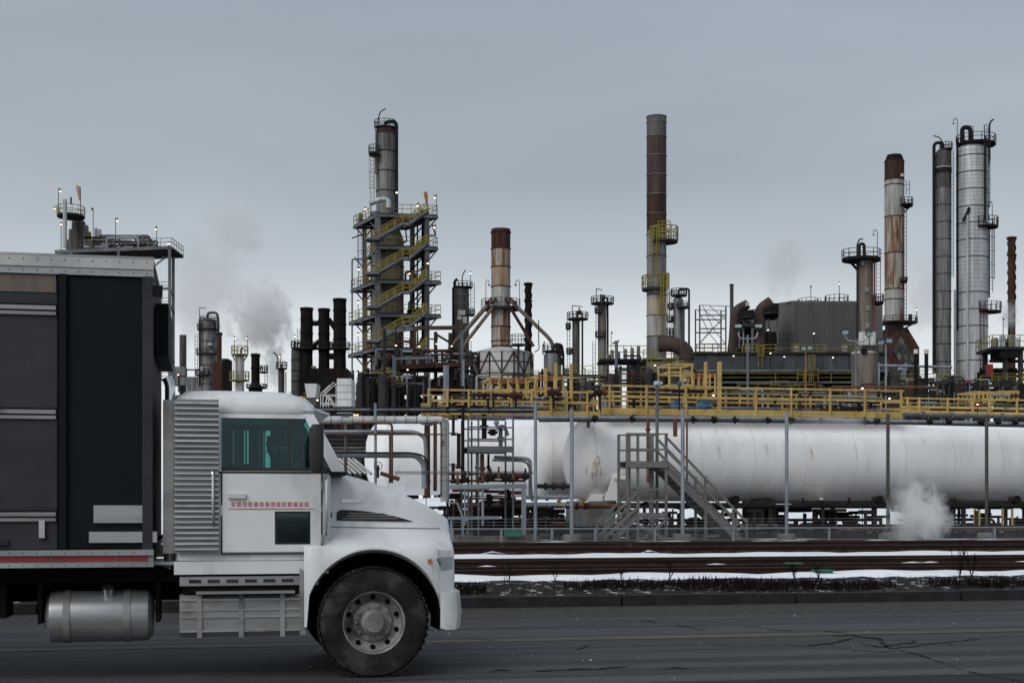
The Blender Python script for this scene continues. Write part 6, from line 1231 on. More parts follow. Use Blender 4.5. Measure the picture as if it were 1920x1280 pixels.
tt = newcol('red_cabinet', 'small red box in front of the widest column base', 'cabinet', 120, 1815); M().box(P(1815, 719, 120), (14*120/F, .5, 10*120/F)).obj('case', 'red_paint', tt); M().bar(P(1815, 724, 120, .1), base(120, 1815), .15).obj('stand', 'steel_dark', tt)
# ---- right edge platform
D = 140; s = D/F; t = newcol('exchanger_platform', 'steel platform with yellow railing and drums at the right edge', 'platform', D, 1892)
M().box(P(1895, 652, D, 2.5), (68*s, 5, 5*s)).obj('deck', 'steel_dark', t); railing(M(), [P(1861, 650, D, 5), P(1861, 650, D), P(1930, 650, D)], 22*s, 1.2*s, every=.9).obj('railing', 'yellow_dim', t, kind='stuff')
for x, dd in ((1888, .5), (1917, .5), (1872, 4)): M().bar(P(x, gy(D), D, dd), P(x, 654, D, dd), 7*s).obj('column', 'steel_dark', t)
for x, y, w, mt in ((1878, 628, 14, 'cladding'), (1893, 624, 12, 'cladding_light'), (1909, 622, 14, 'cladding'), (1903, 630, 8, 'pipe_black'), (1920, 628, 12, 'cladding_light')): col_shell(t, D, x, w, y, 650, mt, True, 16, 'drum', dd=2)
for path in ([(1874, 690), (1900, 700), (1930, 690)], [(1862, 675), (1930, 675)], [(1868, 712), (1930, 700)]): pp(t, D, path, 3, 'soot', 4, 1)
pp(t, D, [(1850, 690), (1920, 690)], 4, 'pipe_black', 3, 2); M().box(P(1895, 700, D, 4), (70*s, 1, 20*s)).obj('duct', 'soot', t); lamp(t, D, 1881, 640, 599, -1, r=1.8, lit=False); M().box(P(1893, 664, D, 1.5), (34*s, 3, 12*s)).obj('hopper', 'soot', t)

# ---- dark crowded equipment strip behind the walkway
def strip(label, x0, x1, ytop, D, seed, n, mats=('soot', 'pipe_black', 'steel_dark', 'cladding_dark', 'steel_dark', 'rust')):
    random.seed(seed); t = newcol('process_unit', label, 'equipment', D, (x0+x1)/2, 'crowded process units behind the walkway'); s = D/F
    for i in range(n):
        x = random.uniform(x0, x1); k = random.random(); mt = random.choice(mats); y = ytop+abs(random.gauss(0, 12)); dd = random.uniform(-3, 5)
        if k < .3: col_shell(t, D, x, random.uniform(6, 20), y, gy(D), mt, True, 14, 'vessel', dd=dd)
        elif k < .6:
            x2 = min(x1, x+random.uniform(12, 70)); pp(t, D, [(x, gy(D)), (x, y), (x2, y), (x2, gy(D))], random.uniform(1, 2.6), random.choice(mats+('galvanised',)), 4, dd)
        elif k < .8: M().bar(P(x, gy(D), D, dd), P(x, y-6, D, dd), random.uniform(2, 5)*s).obj('column', mt, t)
        else:
            x2 = min(x1, x+random.uniform(25, 90)); M().bar(P(x, y+6, D, dd), P(x2, y+6, D, dd), 4*s).obj('beam', mt, t)
            railing(M(), [P(x, y+4, D, dd), P(x2, y+4, D, dd)], 16*s, .9*s, every=1.5).obj('railing', random.choice(['steel_dark', 'yellow_dim']), t, kind='stuff')
    return t
strip('crowded dark process unit behind the left walkway and round furnace', 880, 1010, 706, 118, 51, 46)
strip('crowded process unit between the furnace and the slim dark column', 1010, 1140, 700, 118, 52, 34)
strip('crowded dark process unit below the tallest stack', 1140, 1300, 690, 112, 53, 50)
strip('dark process unit under the boiler building, behind the walkway', 1300, 1480, 724, 112, 54, 30)
strip('dark process unit behind the walkway, below the corrugated wall', 1480, 1650, 724, 112, 55, 30)
strip('dark process unit behind the walkway, left of the widest column', 1650, 1790, 706, 112, 56, 42)
strip('dark process unit at the right edge behind the far walkway', 1785, 1960, 708, 112, 57, 52)
strip('dark process unit below the stair tower base', 655, 800, 700, 120, 58, 52)
strip('low dark process unit behind the truck cab roof', 330, 660, 742, 130, 59, 44)
t = newcol('pipe_rack', 'rust red pipe running level behind the walkway at the right', 'pipe', 98, 1720); pp(t, 98, [(1560, 725), (1755, 725), (1758, 729), (1758, 748)], 2.2, 'pipe_rust', 4); pp(t, 98, [(1664, 728), (1664, gy(98))], 2, 'steel_dark', 2); pp(t, 98, [(1745, 730), (1764, 732), (1764, 750)], 1.2, 'galvanised', 3)
# lamps low in the unit
for i, (x, y, b, v) in enumerate(((665, 776, 'lamp_amber', 84), (799, 780, 'lamp_amber', 80), (1833, 756, 'lamp_amber', 76), (595, 748, 'lamp_white', 95), (1617, 726, 'lamp_white', 95), (1558, 742, 'lamp_white', 95), (1668, 745, 'lamp_white', 95), (1338, 739, 'lamp_white', 95))):
    t = newcol('site_lamp', ['twin amber lamp glowing just right of the truck windscreen', 'small amber lamp at the left end of the yellow walkway', 'amber lamp on the right yellow walkway', 'small white lamp above the truck windscreen', 'small white lamp above the walkway, left of the brown column foot', 'small white lamp behind the walkway rails, left of the column', 'small white lamp behind the walkway rails, right of the column', 'small white lamp beside the tall yellow post'][i], 'lamp', v, x, 'small site lamps')
    lamp(t, v, x, gy(v) if i != 2 else 778, y, 0, b, 2.3)
    if i == 0: lamp(t, v, x+5, y+4, y, 0, b, 2.3)

# ================================================================== TRUCK  (local axes: x forward, y to its far side, z up; front axle at x = 0)
TL = Vector((-1.40+.10*CA, 13.45+.10*SA, 0.0))
truck = thing('box_truck', 'white conventional truck with dark panelled box body driving along the near lane', 'truck', TL, rz=A, local=True)
def rrect(x0, x1, y0, y1, r, z, n=5):
    pts = []
    for cx, cy, a0 in ((x1-r, y1-r, 0), (x0+r, y1-r, 90), (x0+r, y0+r, 180), (x1-r, y0+r, 270)):
        for i in range(n+1): a = math.radians(a0+90*i/n); pts.append(Vector((cx+r*math.cos(a), cy+r*math.sin(a), z)))
    return pts
def wheel(x, y, dual=False, steer=True):
    w = M(); pr = [(.30, -.14), (.36, -.150), (.47, -.152), (.505, -.135), (.522, -.10), (.522, .10), (.505, .135), (.47, .152), (.36, .15), (.30, .14)]
    ax = dict(x=Vector((1, 0, 0)), y=Vector((0, 0, 1)), z=Vector((0, 1, 0)))
    c = Vector((x, y, .522))
    wh = M().lathe(c, pr, 48, caps=False, **ax).obj('wheel', 'rubber', truck)
    M().lathe(c, [(.300, -.135), (.285, -.13), (.275, -.05), (.20, .0 if steer else .06), (.185, -.02 if steer else .06), (.12, -.03 if steer else .05), (.12, -.13 if steer else 0), (.09, -.16 if steer else -.02), (0, -.165 if steer else -.03)], 32, caps=False, **ax).obj('rim', 'rim', wh)
    for i in range(10):
        a = 2*math.pi*i/10; q = c+Vector((math.cos(a)*.16, -.01 if steer else .06, math.sin(a)*.16)); M().cyl(q, q-Vector((0, .05, 0)), .014, n=6).obj('wheel_nut', 'chrome', wh)
    for i in range(10):   # hand holes
        a = 2*math.pi*(i+.5)/10; q = c+Vector((math.cos(a)*.238, -.035, math.sin(a)*.238)); M().cyl(q, q-Vector((0, .012, 0)), .026, n=10).obj('hand_hole', 'chassis', wh)
    n = 46; m = M()
    for i in range(n):
        a = 2*math.pi*i/n; d = Vector((math.cos(a), 0, math.sin(a))); t_ = Vector((-math.sin(a), 0, math.cos(a)))
        for yy in (-.125, -.065, 0, .065, .125): m.bar(c+d*.525+t_*(.01 if yy else .03)+Vector((0, yy-.024, 0)), c+d*.525+t_*(.01 if yy else .03)+Vector((0, yy+.024, 0)), .048, .012, up=d)
    m.obj('tyre_tread', 'rubber', wh, kind='stuff')
    return wh
wheel(0, .19); wheel(0, 2.31)
for x in (-6.3, -7.6):
    for y in (.19, .52, 1.98, 2.31): wheel(x, y, steer=False)
M().cyl((0, .3, .5), (0, 2.2, .5), .07, n=10).obj('axle', 'chassis', truck)
for x in (-6.3, -7.6): M().cyl((x, .3, .5), (x, 2.2, .5), .09, n=10).obj('axle', 'chassis', truck)
for y in (.82, 1.68): M().box((-4.4, y, .86), (10.2, .09, .28)).obj('chassis_rail', 'chassis', truck)
M().box((-.6, 1.25, .8), (1.6, .7, .5)).obj('engine', 'chassis', truck)
M().box((-4.6, 1.25, .98), (8.0, 2.1, .1)).obj('subframe', 'chassis', truck)
# ---- hood and fenders, one surface lofted along x
AR, WZ = .655, .53
def htop(x):
    t_ = (x+.42)/1.24; return 1.975-.27*t_-.20*max(0, t_)**2.4
def section(x):
    k = max(0.0, (x-.30)/.52); pull = .26*k**2.2; h = htop(x)
    low = .62 if x > 0 else .46
    zb = WZ+math.sqrt(max(0, AR*AR-x*x)) if abs(x) < AR-.02 else low
    zf = 1.24-.05*k
    z1 = max(zb+.05, min(zf-.10, zb+.35)) if abs(x) < AR-.02 else .95
    pts = [(.05, zb), (.0, zb+.035), (.0, z1), (.035, zf), (.13, zf+.06), (.24, zf+.10), (.31, zf+.17), (.345, h-.17), (.39, h-.07), (.50, h-.01), (.85, h+.02), (1.25, h+.035)]
    pts = [(y+pull*(1-y/1.25)**.8, z) for y, z in pts]
    full = [Vector((x, y, z)) for y, z in pts]+[Vector((x, 2.5-y, z)) for y, z in pts[-2::-1]]
    return full
xs = [-.66, -.652, -.636]+[-.634+.02*i for i in range(1, 6)]+[-.5+.05*i for i in range(21)]+[.53, .56, .59, .615, .634, .637, .652, .68, .72, .76, .79, .81]
def section2(x):
    s_ = section(x)
    if x < -.636 or .637 <= x: return s_
    return s_
m = M(); m.loft([section2(x) for x in xs], closed=False); hood = m.obj('hood', 'truck_white', truck)
hs = hood.modifiers.new('thickness', 'SOLIDIFY'); hs.thickness = .012; hs.offset = 1
# nose: grille, headlights, bumper
def nose_pt(y, z): return Vector((.815, y, z))
sec = section(.81)
M().add([p for p in sec if p.z > .60]+[Vector((.80, sec[0].y, .62)), Vector((.80, 2.5-sec[0].y, .62))], [tuple(range(len([p for p in sec if p.z > .60])))+(len([p for p in sec if p.z > .60])+1, len([p for p in sec if p.z > .60]))]).obj('nose_panel', 'truck_white', truck)
gr = M().prism([Vector((.815, .72, .86)), Vector((.815, 1.78, .86)), Vector((.812, 1.66, 1.40)), Vector((.812, .84, 1.40))], (.03, 0, 0)).obj('grille', 'black_plastic', truck)
for i in range(9): M().box((.85, 1.25, .90+.058*i), (.02, 1.0-.02*i, .022)).obj('grille_bar', 'chrome', gr)
for y, s_ in ((.36, 1), (2.14, -1)):
    hl = M().loft([[Vector((.60+a*.17, y+s_*(-.16+b)+s_*.03, z)) for a, b, z in ((0, -.055, 1.0), (.55, .02, .98), (1.28, .20, 1.0), (1.26, .20, 1.16), (.55, .01, 1.19), (0, -.06, 1.14))], [Vector((.62+a*.17, y+s_*(-.13+b)+s_*.03, z)) for a, b, z in ((0, -.055, 1.0), (.55, .02, .98), (1.28, .20, 1.0), (1.26, .20, 1.16), (.55, .01, 1.19), (0, -.06, 1.14))]]).obj('headlight', 'flood_glass', truck)
    M().box((.74, y+s_*.0, .78), (.05, .1, .06)).obj('fog_lamp', 'flood_glass', truck)
bp = [(.70, .05), (.80, .11), (.87, .30), (.90, .7), (.905, 1.25), (.90, 1.8), (.87, 2.2), (.80, 2.39), (.70, 2.45)]
M().loft([[Vector((x-.06, y, .46)), Vector((x+.0, y, .44)), Vector((x+.02, y, .60)), Vector((x, y, .80)), Vector((x-.06, y, .80))] for x, y in bp]).obj('bumper', 'truck_white', truck)
M().box((.885, 1.25, .66), (.06, 1.0, .12)).obj('bumper_vent', 'black_plastic', truck)
# side air intake on the hood, hood seam, hood latch, amber marker
def hood_y(x, zrel): s_ = section(x); 
def on_side(x, z):
    s_ = section(x)[:12]
    for a, b in zip(s_, s_[1:]):
        if (a.z-z)*(b.z-z) <= 0 and abs(b.z-a.z) > 1e-6 and a.z > .9: f = (z-a.z)/(b.z-a.z); return a.y+(b.y-a.y)*f
    return s_[7].y
def side_patch(name, outline, material, off=.006, th=.012):
    vs = [Vector((x, on_side(x, z)-off, z)) for x, z in outline]
    return M().prism(vs, (0, th, 0)).obj(name, material, truck)
def skin(name, x0, x1, lo, hi, material, off, nx=26, nz=4):
    vs = []; fs = []
    for i in range(nx+1):
        x = x0+(x1-x0)*i/nx; a_, b_ = lo(i/nx), hi(i/nx)
        for j in range(nz+1): z = a_+(b_-a_)*j/nz; vs.append(Vector((x, on_side(x, z)-off, z)))
    for i in range(nx):
        for j in range(nz): fs.append((i*(nz+1)+j, (i+1)*(nz+1)+j, (i+1)*(nz+1)+j+1, i*(nz+1)+j+1))
    return M().add(vs, fs).obj(name, material, truck)
ik = skin('air_intake', -.33, .42, lambda t: 1.49-.012*t-.0*t, lambda t: 1.49-.012*t+.105*min(1, (t+.12)*6)*(1-t**2.2), 'black_plastic', .009)
skin('headlight_lens', .56, .795, lambda t: 1.0+.02*t, lambda t: 1.08+.055*min(1, t*3), 'flood_glass', .006, 10, 3)
for k in range(3): skin('intake_bar', -.27+.03*k, .26-.06*k, lambda t, k=k: 1.505+.024*k, lambda t, k=k: 1.513+.024*k, 'truck_dirty', .016, 20, 1)
M().box((-.43, .28, 1.62), (.012, .012, .6)).obj('hood_seam', 'black_plastic', truck); M().box((.50, .052, 1.10), (.11, .03, .045)).obj('side_marker', 'marker_amber', truck); M().box((-.40, .335, 1.52), (.05, .03, .1)).obj('hood_latch', 'black_plastic', truck)
# wheel well
M().lathe(Vector((0, .08, WZ)), [(AR-.012, 0), (AR-.02, .55)], 36, x=Vector((1, 0, 0)), y=Vector((0, 0, 1)), z=Vector((0, 1, 0)), a0=-.15, a1=math.pi+.15, caps=False).obj('wheel_well', 'chassis', truck)
M().box((0, .66, .98), (1.3, .04, .75)).obj('well_liner', 'chassis', truck)
M().lathe(Vector((0, 2.42, WZ)), [(AR-.012, 0), (AR-.02, -.55)], 36, x=Vector((1, 0, 0)), y=Vector((0, 0, 1)), z=Vector((0, 1, 0)), a0=-.15, a1=math.pi+.15, caps=False).obj('wheel_well', 'chassis', truck)
# ---- cab
cx0, cx1 = -1.84, -.40
rings = [rrect(cx0, cx1-.02, .10, 2.40, .10, 1.12), rrect(cx0, cx1, .07, 2.43, .10, 1.20), rrect(cx0, cx1, .06, 2.44, .10, 1.6), rrect(cx0, cx1, .075, 2.425, .10, 1.955)]
M().loft(rings).obj('cab_lower', 'truck_white', truck)
# greenhouse: posts, header, rear wall and roof with open glazing between them
zs, zh = 1.955, 2.50; ys, yh = .078, .155       # sill and header
def gp(x, z, side=0):
    f = (z-zs)/(zh-zs); y = ys+(yh-ys)*f; return Vector((x, y if side == 0 else 2.5-y, z))
for sd_ in (0, 1):
    q = 1 if sd_ == 0 else -1; th = Vector((0, .05*q, 0))
    M().prism([gp(cx0, zs, sd_), gp(-1.42, zs, sd_), gp(-1.42, zh, sd_), gp(cx0, zh, sd_)], th).obj('rear_quarter', 'truck_white', truck)
    M().prism([gp(-.40, zs, sd_), gp(-.27, zs, sd_), gp(-.56, zh, sd_), gp(-.66, zh, sd_)], th).obj('windscreen_post', 'truck_white', truck)
    M().prism([gp(-1.42, zh-.045, sd_), gp(-.63, zh-.045, sd_), gp(-.66, zh, sd_), gp(-1.42, zh, sd_)], th).obj('window_header', 'truck_white', truck)
    M().prism([gp(-1.42, zs, sd_), gp(-.40, zs, sd_), gp(-.415, zs+.035, sd_), gp(-1.42, zs+.035, sd_)], th).obj('window_sill', 'black_plastic', truck)
    pane = M().prism([gp(-1.42, zs+.035, sd_)+th*.4, gp(-.415, zs+.035, sd_)+th*.4, gp(-.63, zh-.045, sd_)+th*.4, gp(-1.42, zh-.045, sd_)+th*.4], th*.12).obj('side_window', 'cab_glass', truck)
    M().prism([gp(-.80, zs+.035, sd_)-th*.08, gp(-.775, zs+.035, sd_)-th*.08, gp(-.775, zh-.045, sd_)-th*.08, gp(-.80, zh-.045, sd_)-th*.08], th*.6).obj('window_divider', 'black_plastic', pane)
ws = [Vector((-.27, .14, zs)), Vector((-.27, 2.36, zs)), Vector((-.57, 2.29, zh)), Vector((-.57, .21, zh))]
M().prism(ws, (-.012, 0, -.004)).obj('windscreen', 'cab_glass', truck); M().box((-.34, 1.25, zs-.01), (.17, 2.26, .05)).obj('cowl', 'black_plastic', truck)
for y in (.75, 1.6): M().bar((-.25, y, zs+.02), (-.36, y+.55, zs+.19), .02, .012).obj('wiper', 'black_plastic', truck)
bw = M().box((cx0+.03, 1.25, zs+.06), (.06, 2.3, .12)).obj('rear_wall', 'truck_white', truck)
for y, w in ((.36, .44), (2.14, .44)): M().box((cx0+.03, y, (zs+zh)/2+.05), (.06, w, zh-zs-.1)).obj('rear_wall', 'truck_white', truck)
M().box((cx0+.03, 1.25, (zs+zh)/2+.06), (.012, 1.36, .40)).obj('rear_window', 'cab_glass', truck); M().box((cx0+.03, 1.25, zh-.02), (.06, 1.4, .09)).obj('rear_wall', 'truck_white', truck)
M().loft([rrect(cx0, -.57, .15, 2.35, .12, zh), rrect(cx0-.005, -.53, .14, 2.36, .14, zh+.03), rrect(cx0, -.55, .15, 2.35, .16, zh+.09), rrect(cx0+.02, -.62, .19, 2.31, .18, zh+.16), rrect(cx0+.08, -.78, .30, 2.20, .2, zh+.215), rrect(cx0+.2, -1.0, .5, 2.0, .2, zh+.235)]).obj('roof', 'truck_white', truck)
M().prism([Vector((-.56, .2, zh+.045)), Vector((-.56, 2.3, zh+.045)), Vector((-.40, 2.2, zh+.0)), Vector((-.40, .3, zh+.0))], (0, 0, .02)).obj('sun_visor', 'truck_white', truck)
for y in (.45, .95, 1.25, 1.55, 2.05): M().lathe(Vector((-.66, y, zh+.15)), [(.05, 0), (.045, .03), (0, .045)], 10).obj('clearance_lamp', 'marker_amber', truck)
# interior
M().box((-1.15, 1.25, 1.962), (1.3, 2.2, .012)).obj('cab_floor', 'interior', truck)
for y in (.6, 1.85):
    st_ = M().loft([rrect(-1.62, -1.10, y-.24, y+.24, .08, 1.965), rrect(-1.62, -1.10, y-.25, y+.25, .08, 2.03)]).obj('seat', 'interior', truck)
    M().loft([rrect(-1.68, -1.54, y-.23, y+.23, .06, 2.03), rrect(-1.74, -1.62, y-.2, y+.2, .05, 2.30)]).obj('seat_back', 'interior', st_)
    M().loft([rrect(-1.74, -1.66, y-.12, y+.12, .03, 2.32), rrect(-1.75, -1.68, y-.11, y+.11, .03, 2.44)]).obj('head_rest', 'interior', st_)
M().prism([Vector((-.72, .12, 1.96)), Vector((-.38, .12, 1.96)), Vector((-.40, .12, 2.03)), Vector((-.62, .12, 2.09))], (0, 2.26, 0)).obj('dashboard', 'interior', truck)
M().tube([Vector((-.86, 1.85, 2.10))+Vector((-.07*a, .22*b, .2*a)) for a, b in circ(20)], .014, 6, True).obj('steering_wheel', 'black_plastic', truck)
# door lines, handle, peep window, lettering stripe, grab handles, mirror
def side_y(z): return .06 if z < 1.75 else .065
def lip(name, x0, x1, z0, z1, mt, off=.0, th=.008): return M().box(((x0+x1)/2, .0595-th/2-off, (z0+z1)/2), (x1-x0, th, z1-z0)).obj(name, mt, truck)
door = lip('door', -1.41, -.50, 1.20, 1.93, 'truck_white', -.008, .012)
for a in ((-1.425, -1.412, 1.19, 1.94), (-.498, -.485, 1.19, 1.94), (-1.425, -.485, 1.178, 1.19)): lip('door_seam', *a, 'black_plastic', -.006, .004)
lip('door_handle', -1.36, -1.20, 1.70, 1.745, 'chrome', .004, .03); pk = lip('peep_window', -.93, -.60, 1.27, 1.58, 'black_plastic', .0, .006); M().box((-.765, .0505, 1.425), (.29, .004, .27)).obj('peep_glass', 'cab_glass', pk); lip('peep_backing', -.905, -.625, 1.295, 1.555, 'interior', .0035, .002)
for i in range(14):     # red lettering line on the door, letters too blurred in the photograph to read
    lip('lettering', -1.33+.052*i, -1.33+.052*i+.036, 1.625, 1.667, 'lettering_red', .0035, .004)
lip('lettering_rule', -1.36, -.56, 1.598, 1.608, 'lettering_red', .0035, .004)
lip('belt_moulding', -1.83, -.42, 1.935, 1.952, 'black_plastic', -.012, .006)
for x, z0, z1 in ((-1.50, 1.45, 1.95), (-.455, 1.35, 1.9)): M().tube(fillet([Vector((x, .06, z0)), Vector((x, .0, z0)), Vector((x, .0, z1)), Vector((x, .06, z1))], .04), .013, 8).obj('grab_handle', 'chrome', truck)
for sd_, y0 in ((0, 0.0), (1, 2.5)):
    q = 1 if sd_ == 0 else -1
    mr = M().loft([rrect(-.60, -.52, y0-q*.20-.0-.1, y0-q*.20+.1, .03, 1.93), rrect(-.62, -.50, y0-q*.20-.12, y0-q*.20+.12, .04, 1.98), rrect(-.62, -.50, y0-q*.20-.12, y0-q*.20+.12, .04, 2.34), rrect(-.60, -.52, y0-q*.20-.1, y0-q*.20+.1, .03, 2.38)]).obj('mirror', 'black_plastic', truck)
    for z in (2.0, 2.32): M().cyl((-.55, y0-q*.12, z), (-.50, y0+q*.12, z), .016, n=8).obj('mirror_arm', 'black_plastic', mr)
# rear of cab: exhaust stack in slotted guard and fairing
M().box((-1.90, .10, 1.90), (.10, .03, 1.42)).obj('side_fairing', 'truck_dirty', truck)
lv_ = M().box((-1.645, .052, 1.905), (.40, .02, 1.42)).obj('louvre_panel', 'truck_dirty', truck)
for i in range(28): M().prism([Vector((-1.845, .045, 1.215+i*.05)), Vector((-1.845, .012, 1.222+i*.05)), Vector((-1.845, .018, 1.238+i*.05)), Vector((-1.845, .045, 1.243+i*.05))], (.40, 0, 0)).obj('louvre_slat', 'aluminium', lv_)
eg = M().cyl((-1.895, .45, 1.0), (-1.895, .45, 2.6), .06, n=18).obj('exhaust_stack', 'aluminium', truck)
M().tube(fillet([Vector((-1.895, .45, 2.6)), Vector((-1.895, .45, 2.78)), Vector((-1.925, .45, 2.85))], .06), .05, 14).obj('exhaust_tip', 'chrome', eg)
# sills, steps, tanks
M().box((-1.14, .095, 1.055), (1.42, .07, .12)).obj('cab_sill', 'truck_white', truck)
M().box((-1.16, .13, .93), (1.28, .10, .085)).obj('upper_step', 'aluminium', truck)
for i in range(7): M().box((-1.66+.17*i, .078, .93), (.11, .008, .03)).obj('step_slot', 'black_plastic', truck)
M().box((-1.16, .20, .85), (1.24, .2, .06)).obj('step_recess', 'chassis', truck)
sk = M().loft([[Vector((x, y, z)) for y, z in ((.10, .80), (.045, .76), (.04, .62), (.045, .46), (.09, .41), (.5, .41), (.5, .80))] for x in (-1.80, -.68)]).obj('step_tank', 'truck_dirty', truck)
for z in (.76, .665, .60, .47): M().box((-1.24, .037, z), (1.10, .012, .018)).obj('tank_rib', 'aluminium', sk)
for x in (-1.62, -1.24, -.86): M().box((x, .034, .61), (.045, .014, .40)).obj('tank_strap', 'truck_dirty', sk)
M().box((-1.2, .02, .828), (.9, .16, .02)).obj('lower_step', 'aluminium', sk)
ft = M().lathe(Vector((-3.0, .42, .60)), [(0, -.02), (.18, -.015), (.235, .03), (.24, .06), (.24, .88), (.235, .91), (.18, .955), (0, .96)], 32, x=Vector((0, 1, 0)), y=Vector((0, 0, 1)), z=Vector((1, 0, 0))).obj('fuel_tank', 'aluminium', truck)
for x in (-2.82, -2.28): M().lathe(Vector((x, .42, .60)), [(.241, -.03), (.25, -.03), (.25, .03), (.241, .03)], 32, x=Vector((0, 1, 0)), y=Vector((0, 0, 1)), z=Vector((1, 0, 0)), caps=False).obj('tank_strap', 'truck_dirty', ft)
M().cyl((-2.45, .30, .80), (-2.45, .24, .88), .05, n=12).obj('filler_cap', 'chrome', ft)
M().prism([Vector((-.70, .03, .42)), Vector((-.64, .03, .42)), Vector((-.64, .03, 1.0)), Vector((-.70, .03, 1.05))], (0, .5, 0)).obj('mud_flap', 'truck_dirty', truck)
M().box((-3.6, .5, .8), (.5, .5, .4)).obj('battery_box', 'chassis', truck); M().cyl((-4.3, .45, .75), (-4.3, .45, .45), .12, n=12).obj('air_tank', 'chassis', truck)
# ---- box body
bx0, bx1 = -9.6, -2.03
M().box(((bx0+bx1)/2, 1.255, (1.10+3.88)/2), (bx1-bx0-.02, 2.44, 2.74)).obj('box_body', 'box_dark', truck)
M().box(((bx0+bx1)/2, 1.255, 3.895), (bx1-bx0, 2.5, .03)).obj('box_roof', 'aluminium', truck)
M().box(((bx0+bx1)/2, .015, 3.835), (bx1-bx0, .06, .09)).obj('top_rail', 'sign_white', truck); M().box(((bx0+bx1)/2, .02, 3.755), (bx1-bx0, .05, .06)).obj('top_rail', 'aluminium', truck)
br = M().box(((bx0+bx1)/2, .01, 1.205), (bx1-bx0, .07, .05)).obj('bottom_rail', 'aluminium', truck); M().box(((bx0+bx1)/2, .02, 1.15), (bx1-bx0, .04, .06)).obj('bottom_rail', 'truck_dirty', truck); M().box(((bx0+bx1)/2, .01, 1.095), (bx1-bx0, .07, .045)).obj('bottom_rail', 'aluminium', truck)
k = 0; x = bx1-.05
while x-.28 > bx0:
    M().box((x-.14, -.0035, 1.15), (.275, .008, .045)).obj('reflective_tape', 'tape_red' if k % 2 == 0 or x > -3.4 else 'sign_white', br); x -= .285; k += 1
M().box((bx1-.055, .02, 2.48), (.09, .06, 2.5)).obj('corner_post', 'box_grey', truck)
M().box((-2.44, .028, 2.48), (.64, .012, 2.46)).obj('front_side_panel', 'box_dark', truck)
M().box((-2.83, .018, 2.48), (.06, .05, 2.5)).obj('bay_post', 'box_dark', truck)
x = -2.87; k = 0
while x-1.1 > bx0:
    d_ = M().box((x-.54, .03, 2.46), (1.06, .014, 2.44)).obj('bay_door', 'box_grey', truck)
    M().box((x-.54, .021, 3.64), (1.04, .012, .16)).obj('name_strip', 'panel_white' if k % 2 else 'cladding_brown', d_)
    for z in (3.42, 2.48, 1.555):
        M().box((x-.54, .012, z), (1.04, .03, .035)).obj('door_rail', 'truck_dirty', d_); M().box((x-.54, .014, z-.05), (1.04, .026, .03)).obj('door_rail', 'truck_dirty', d_); M().box((x-.54, .018, z+.04), (1.04, .02, .015)).obj('door_gasket', 'black_plastic', d_)
    M().box((x-1.12, .018, 2.48), (.09, .05, 2.5)).obj('bay_post', 'box_dark', truck); x -= 1.17; k += 1
M().box((-2.30, .006, 1.555), (.52, .02, .16)).obj('tool_locker', 'aluminium', truck); M().box((-2.30, .004, 1.345), (.60, .02, .10)).obj('tool_locker', 'aluminium', truck)
M().box((-2.05, .01, 3.60), (.2, .03, .10)).obj('marker_lamp_box', 'box_dark', truck); M().box((bx1+.06, 1.25, 3.3), (.12, 1.6, .5)).obj('cooling_unit', 'box_dark', truck)

# small fittings: rivets, latches, hinges, hoses, flap
m = M()
for z in (3.855, 3.755, 1.205, 1.095):
    for i in range(62): c_ = Vector((bx1-.06-.12*i, -.018 if z in (3.855,) else -.027 if z < 1.3 else -.007, z)); m.lathe(c_, [(.006, 0), (.004, .004), (0, .005)], 6, x=Vector((1, 0, 0)), y=Vector((0, 0, 1)), z=Vector((0, -1, 0)), caps=False)
for i in range(30):
    for x in (bx1-.03, bx1-.08): m.lathe(Vector((x, -.011, 1.30+.083*i)), [(.006, 0), (.004, .004), (0, .005)], 6, x=Vector((1, 0, 0)), y=Vector((0, 0, 1)), z=Vector((0, -1, 0)), caps=False)
m.obj('rivets', 'box_grey', truck, kind='stuff')
for x in (-3.41, -4.58, -5.75):
    M().box((x+.4, .006, 1.42), (.05, .03, .16)).obj('door_latch', 'chrome', truck); M().box((x, .008, 1.30), (.22, .025, .05)).obj('lift_handle', 'black_plastic', truck)
for i, (y, c__) in enumerate(((.95, 'tape_red'), (1.1, 'blue_paint'), (1.25, 'black_plastic'))): M().tube(fillet([Vector((-1.86, y, 1.75)), Vector((-1.97, y+.02, 1.5)), Vector((-1.93, y+.05, 1.35)), Vector((-2.05, y+.05, 1.3))], .1), .018, 8).obj('air_hose', c__, truck)
M().box((-1.9, .55, 1.10), (.5, .9, .03)).obj('deck_plate', 'aluminium', truck)
for z in (1.32, 1.82): M().cyl((-.49, .05, z-.04), (-.49, .05, z+.04), .014, n=8).obj('door_hinge', 'truck_dirty', truck)
skin('hood_badge', -.28, -.08, lambda t: 1.66, lambda t: 1.695, 'chrome', .008, 6, 1)
skin('hood_crease', -.40, .70, lambda t: 1.425-.02*t, lambda t: 1.431-.02*t, 'black_plastic', .004, 30, 1)
M().box((-5.55, .25, .55), (.02, .62, .65)).obj('mud_flap', 'black_plastic', truck); M().box((-8.4, .25, .55), (.02, .62, .65)).obj('mud_flap', 'black_plastic', truck)
for x in (-3.05, -2.0): M().box((x, .45, .80), (.04, .5, .5)).obj('tank_bracket', 'chassis', truck)
M().tube(fillet([Vector((-2.45, .45, .82)), Vector((-2.3, .6, .95)), Vector((-1.8, .7, .9))], .1), .015, 8).obj('fuel_line', 'black_plastic', truck)

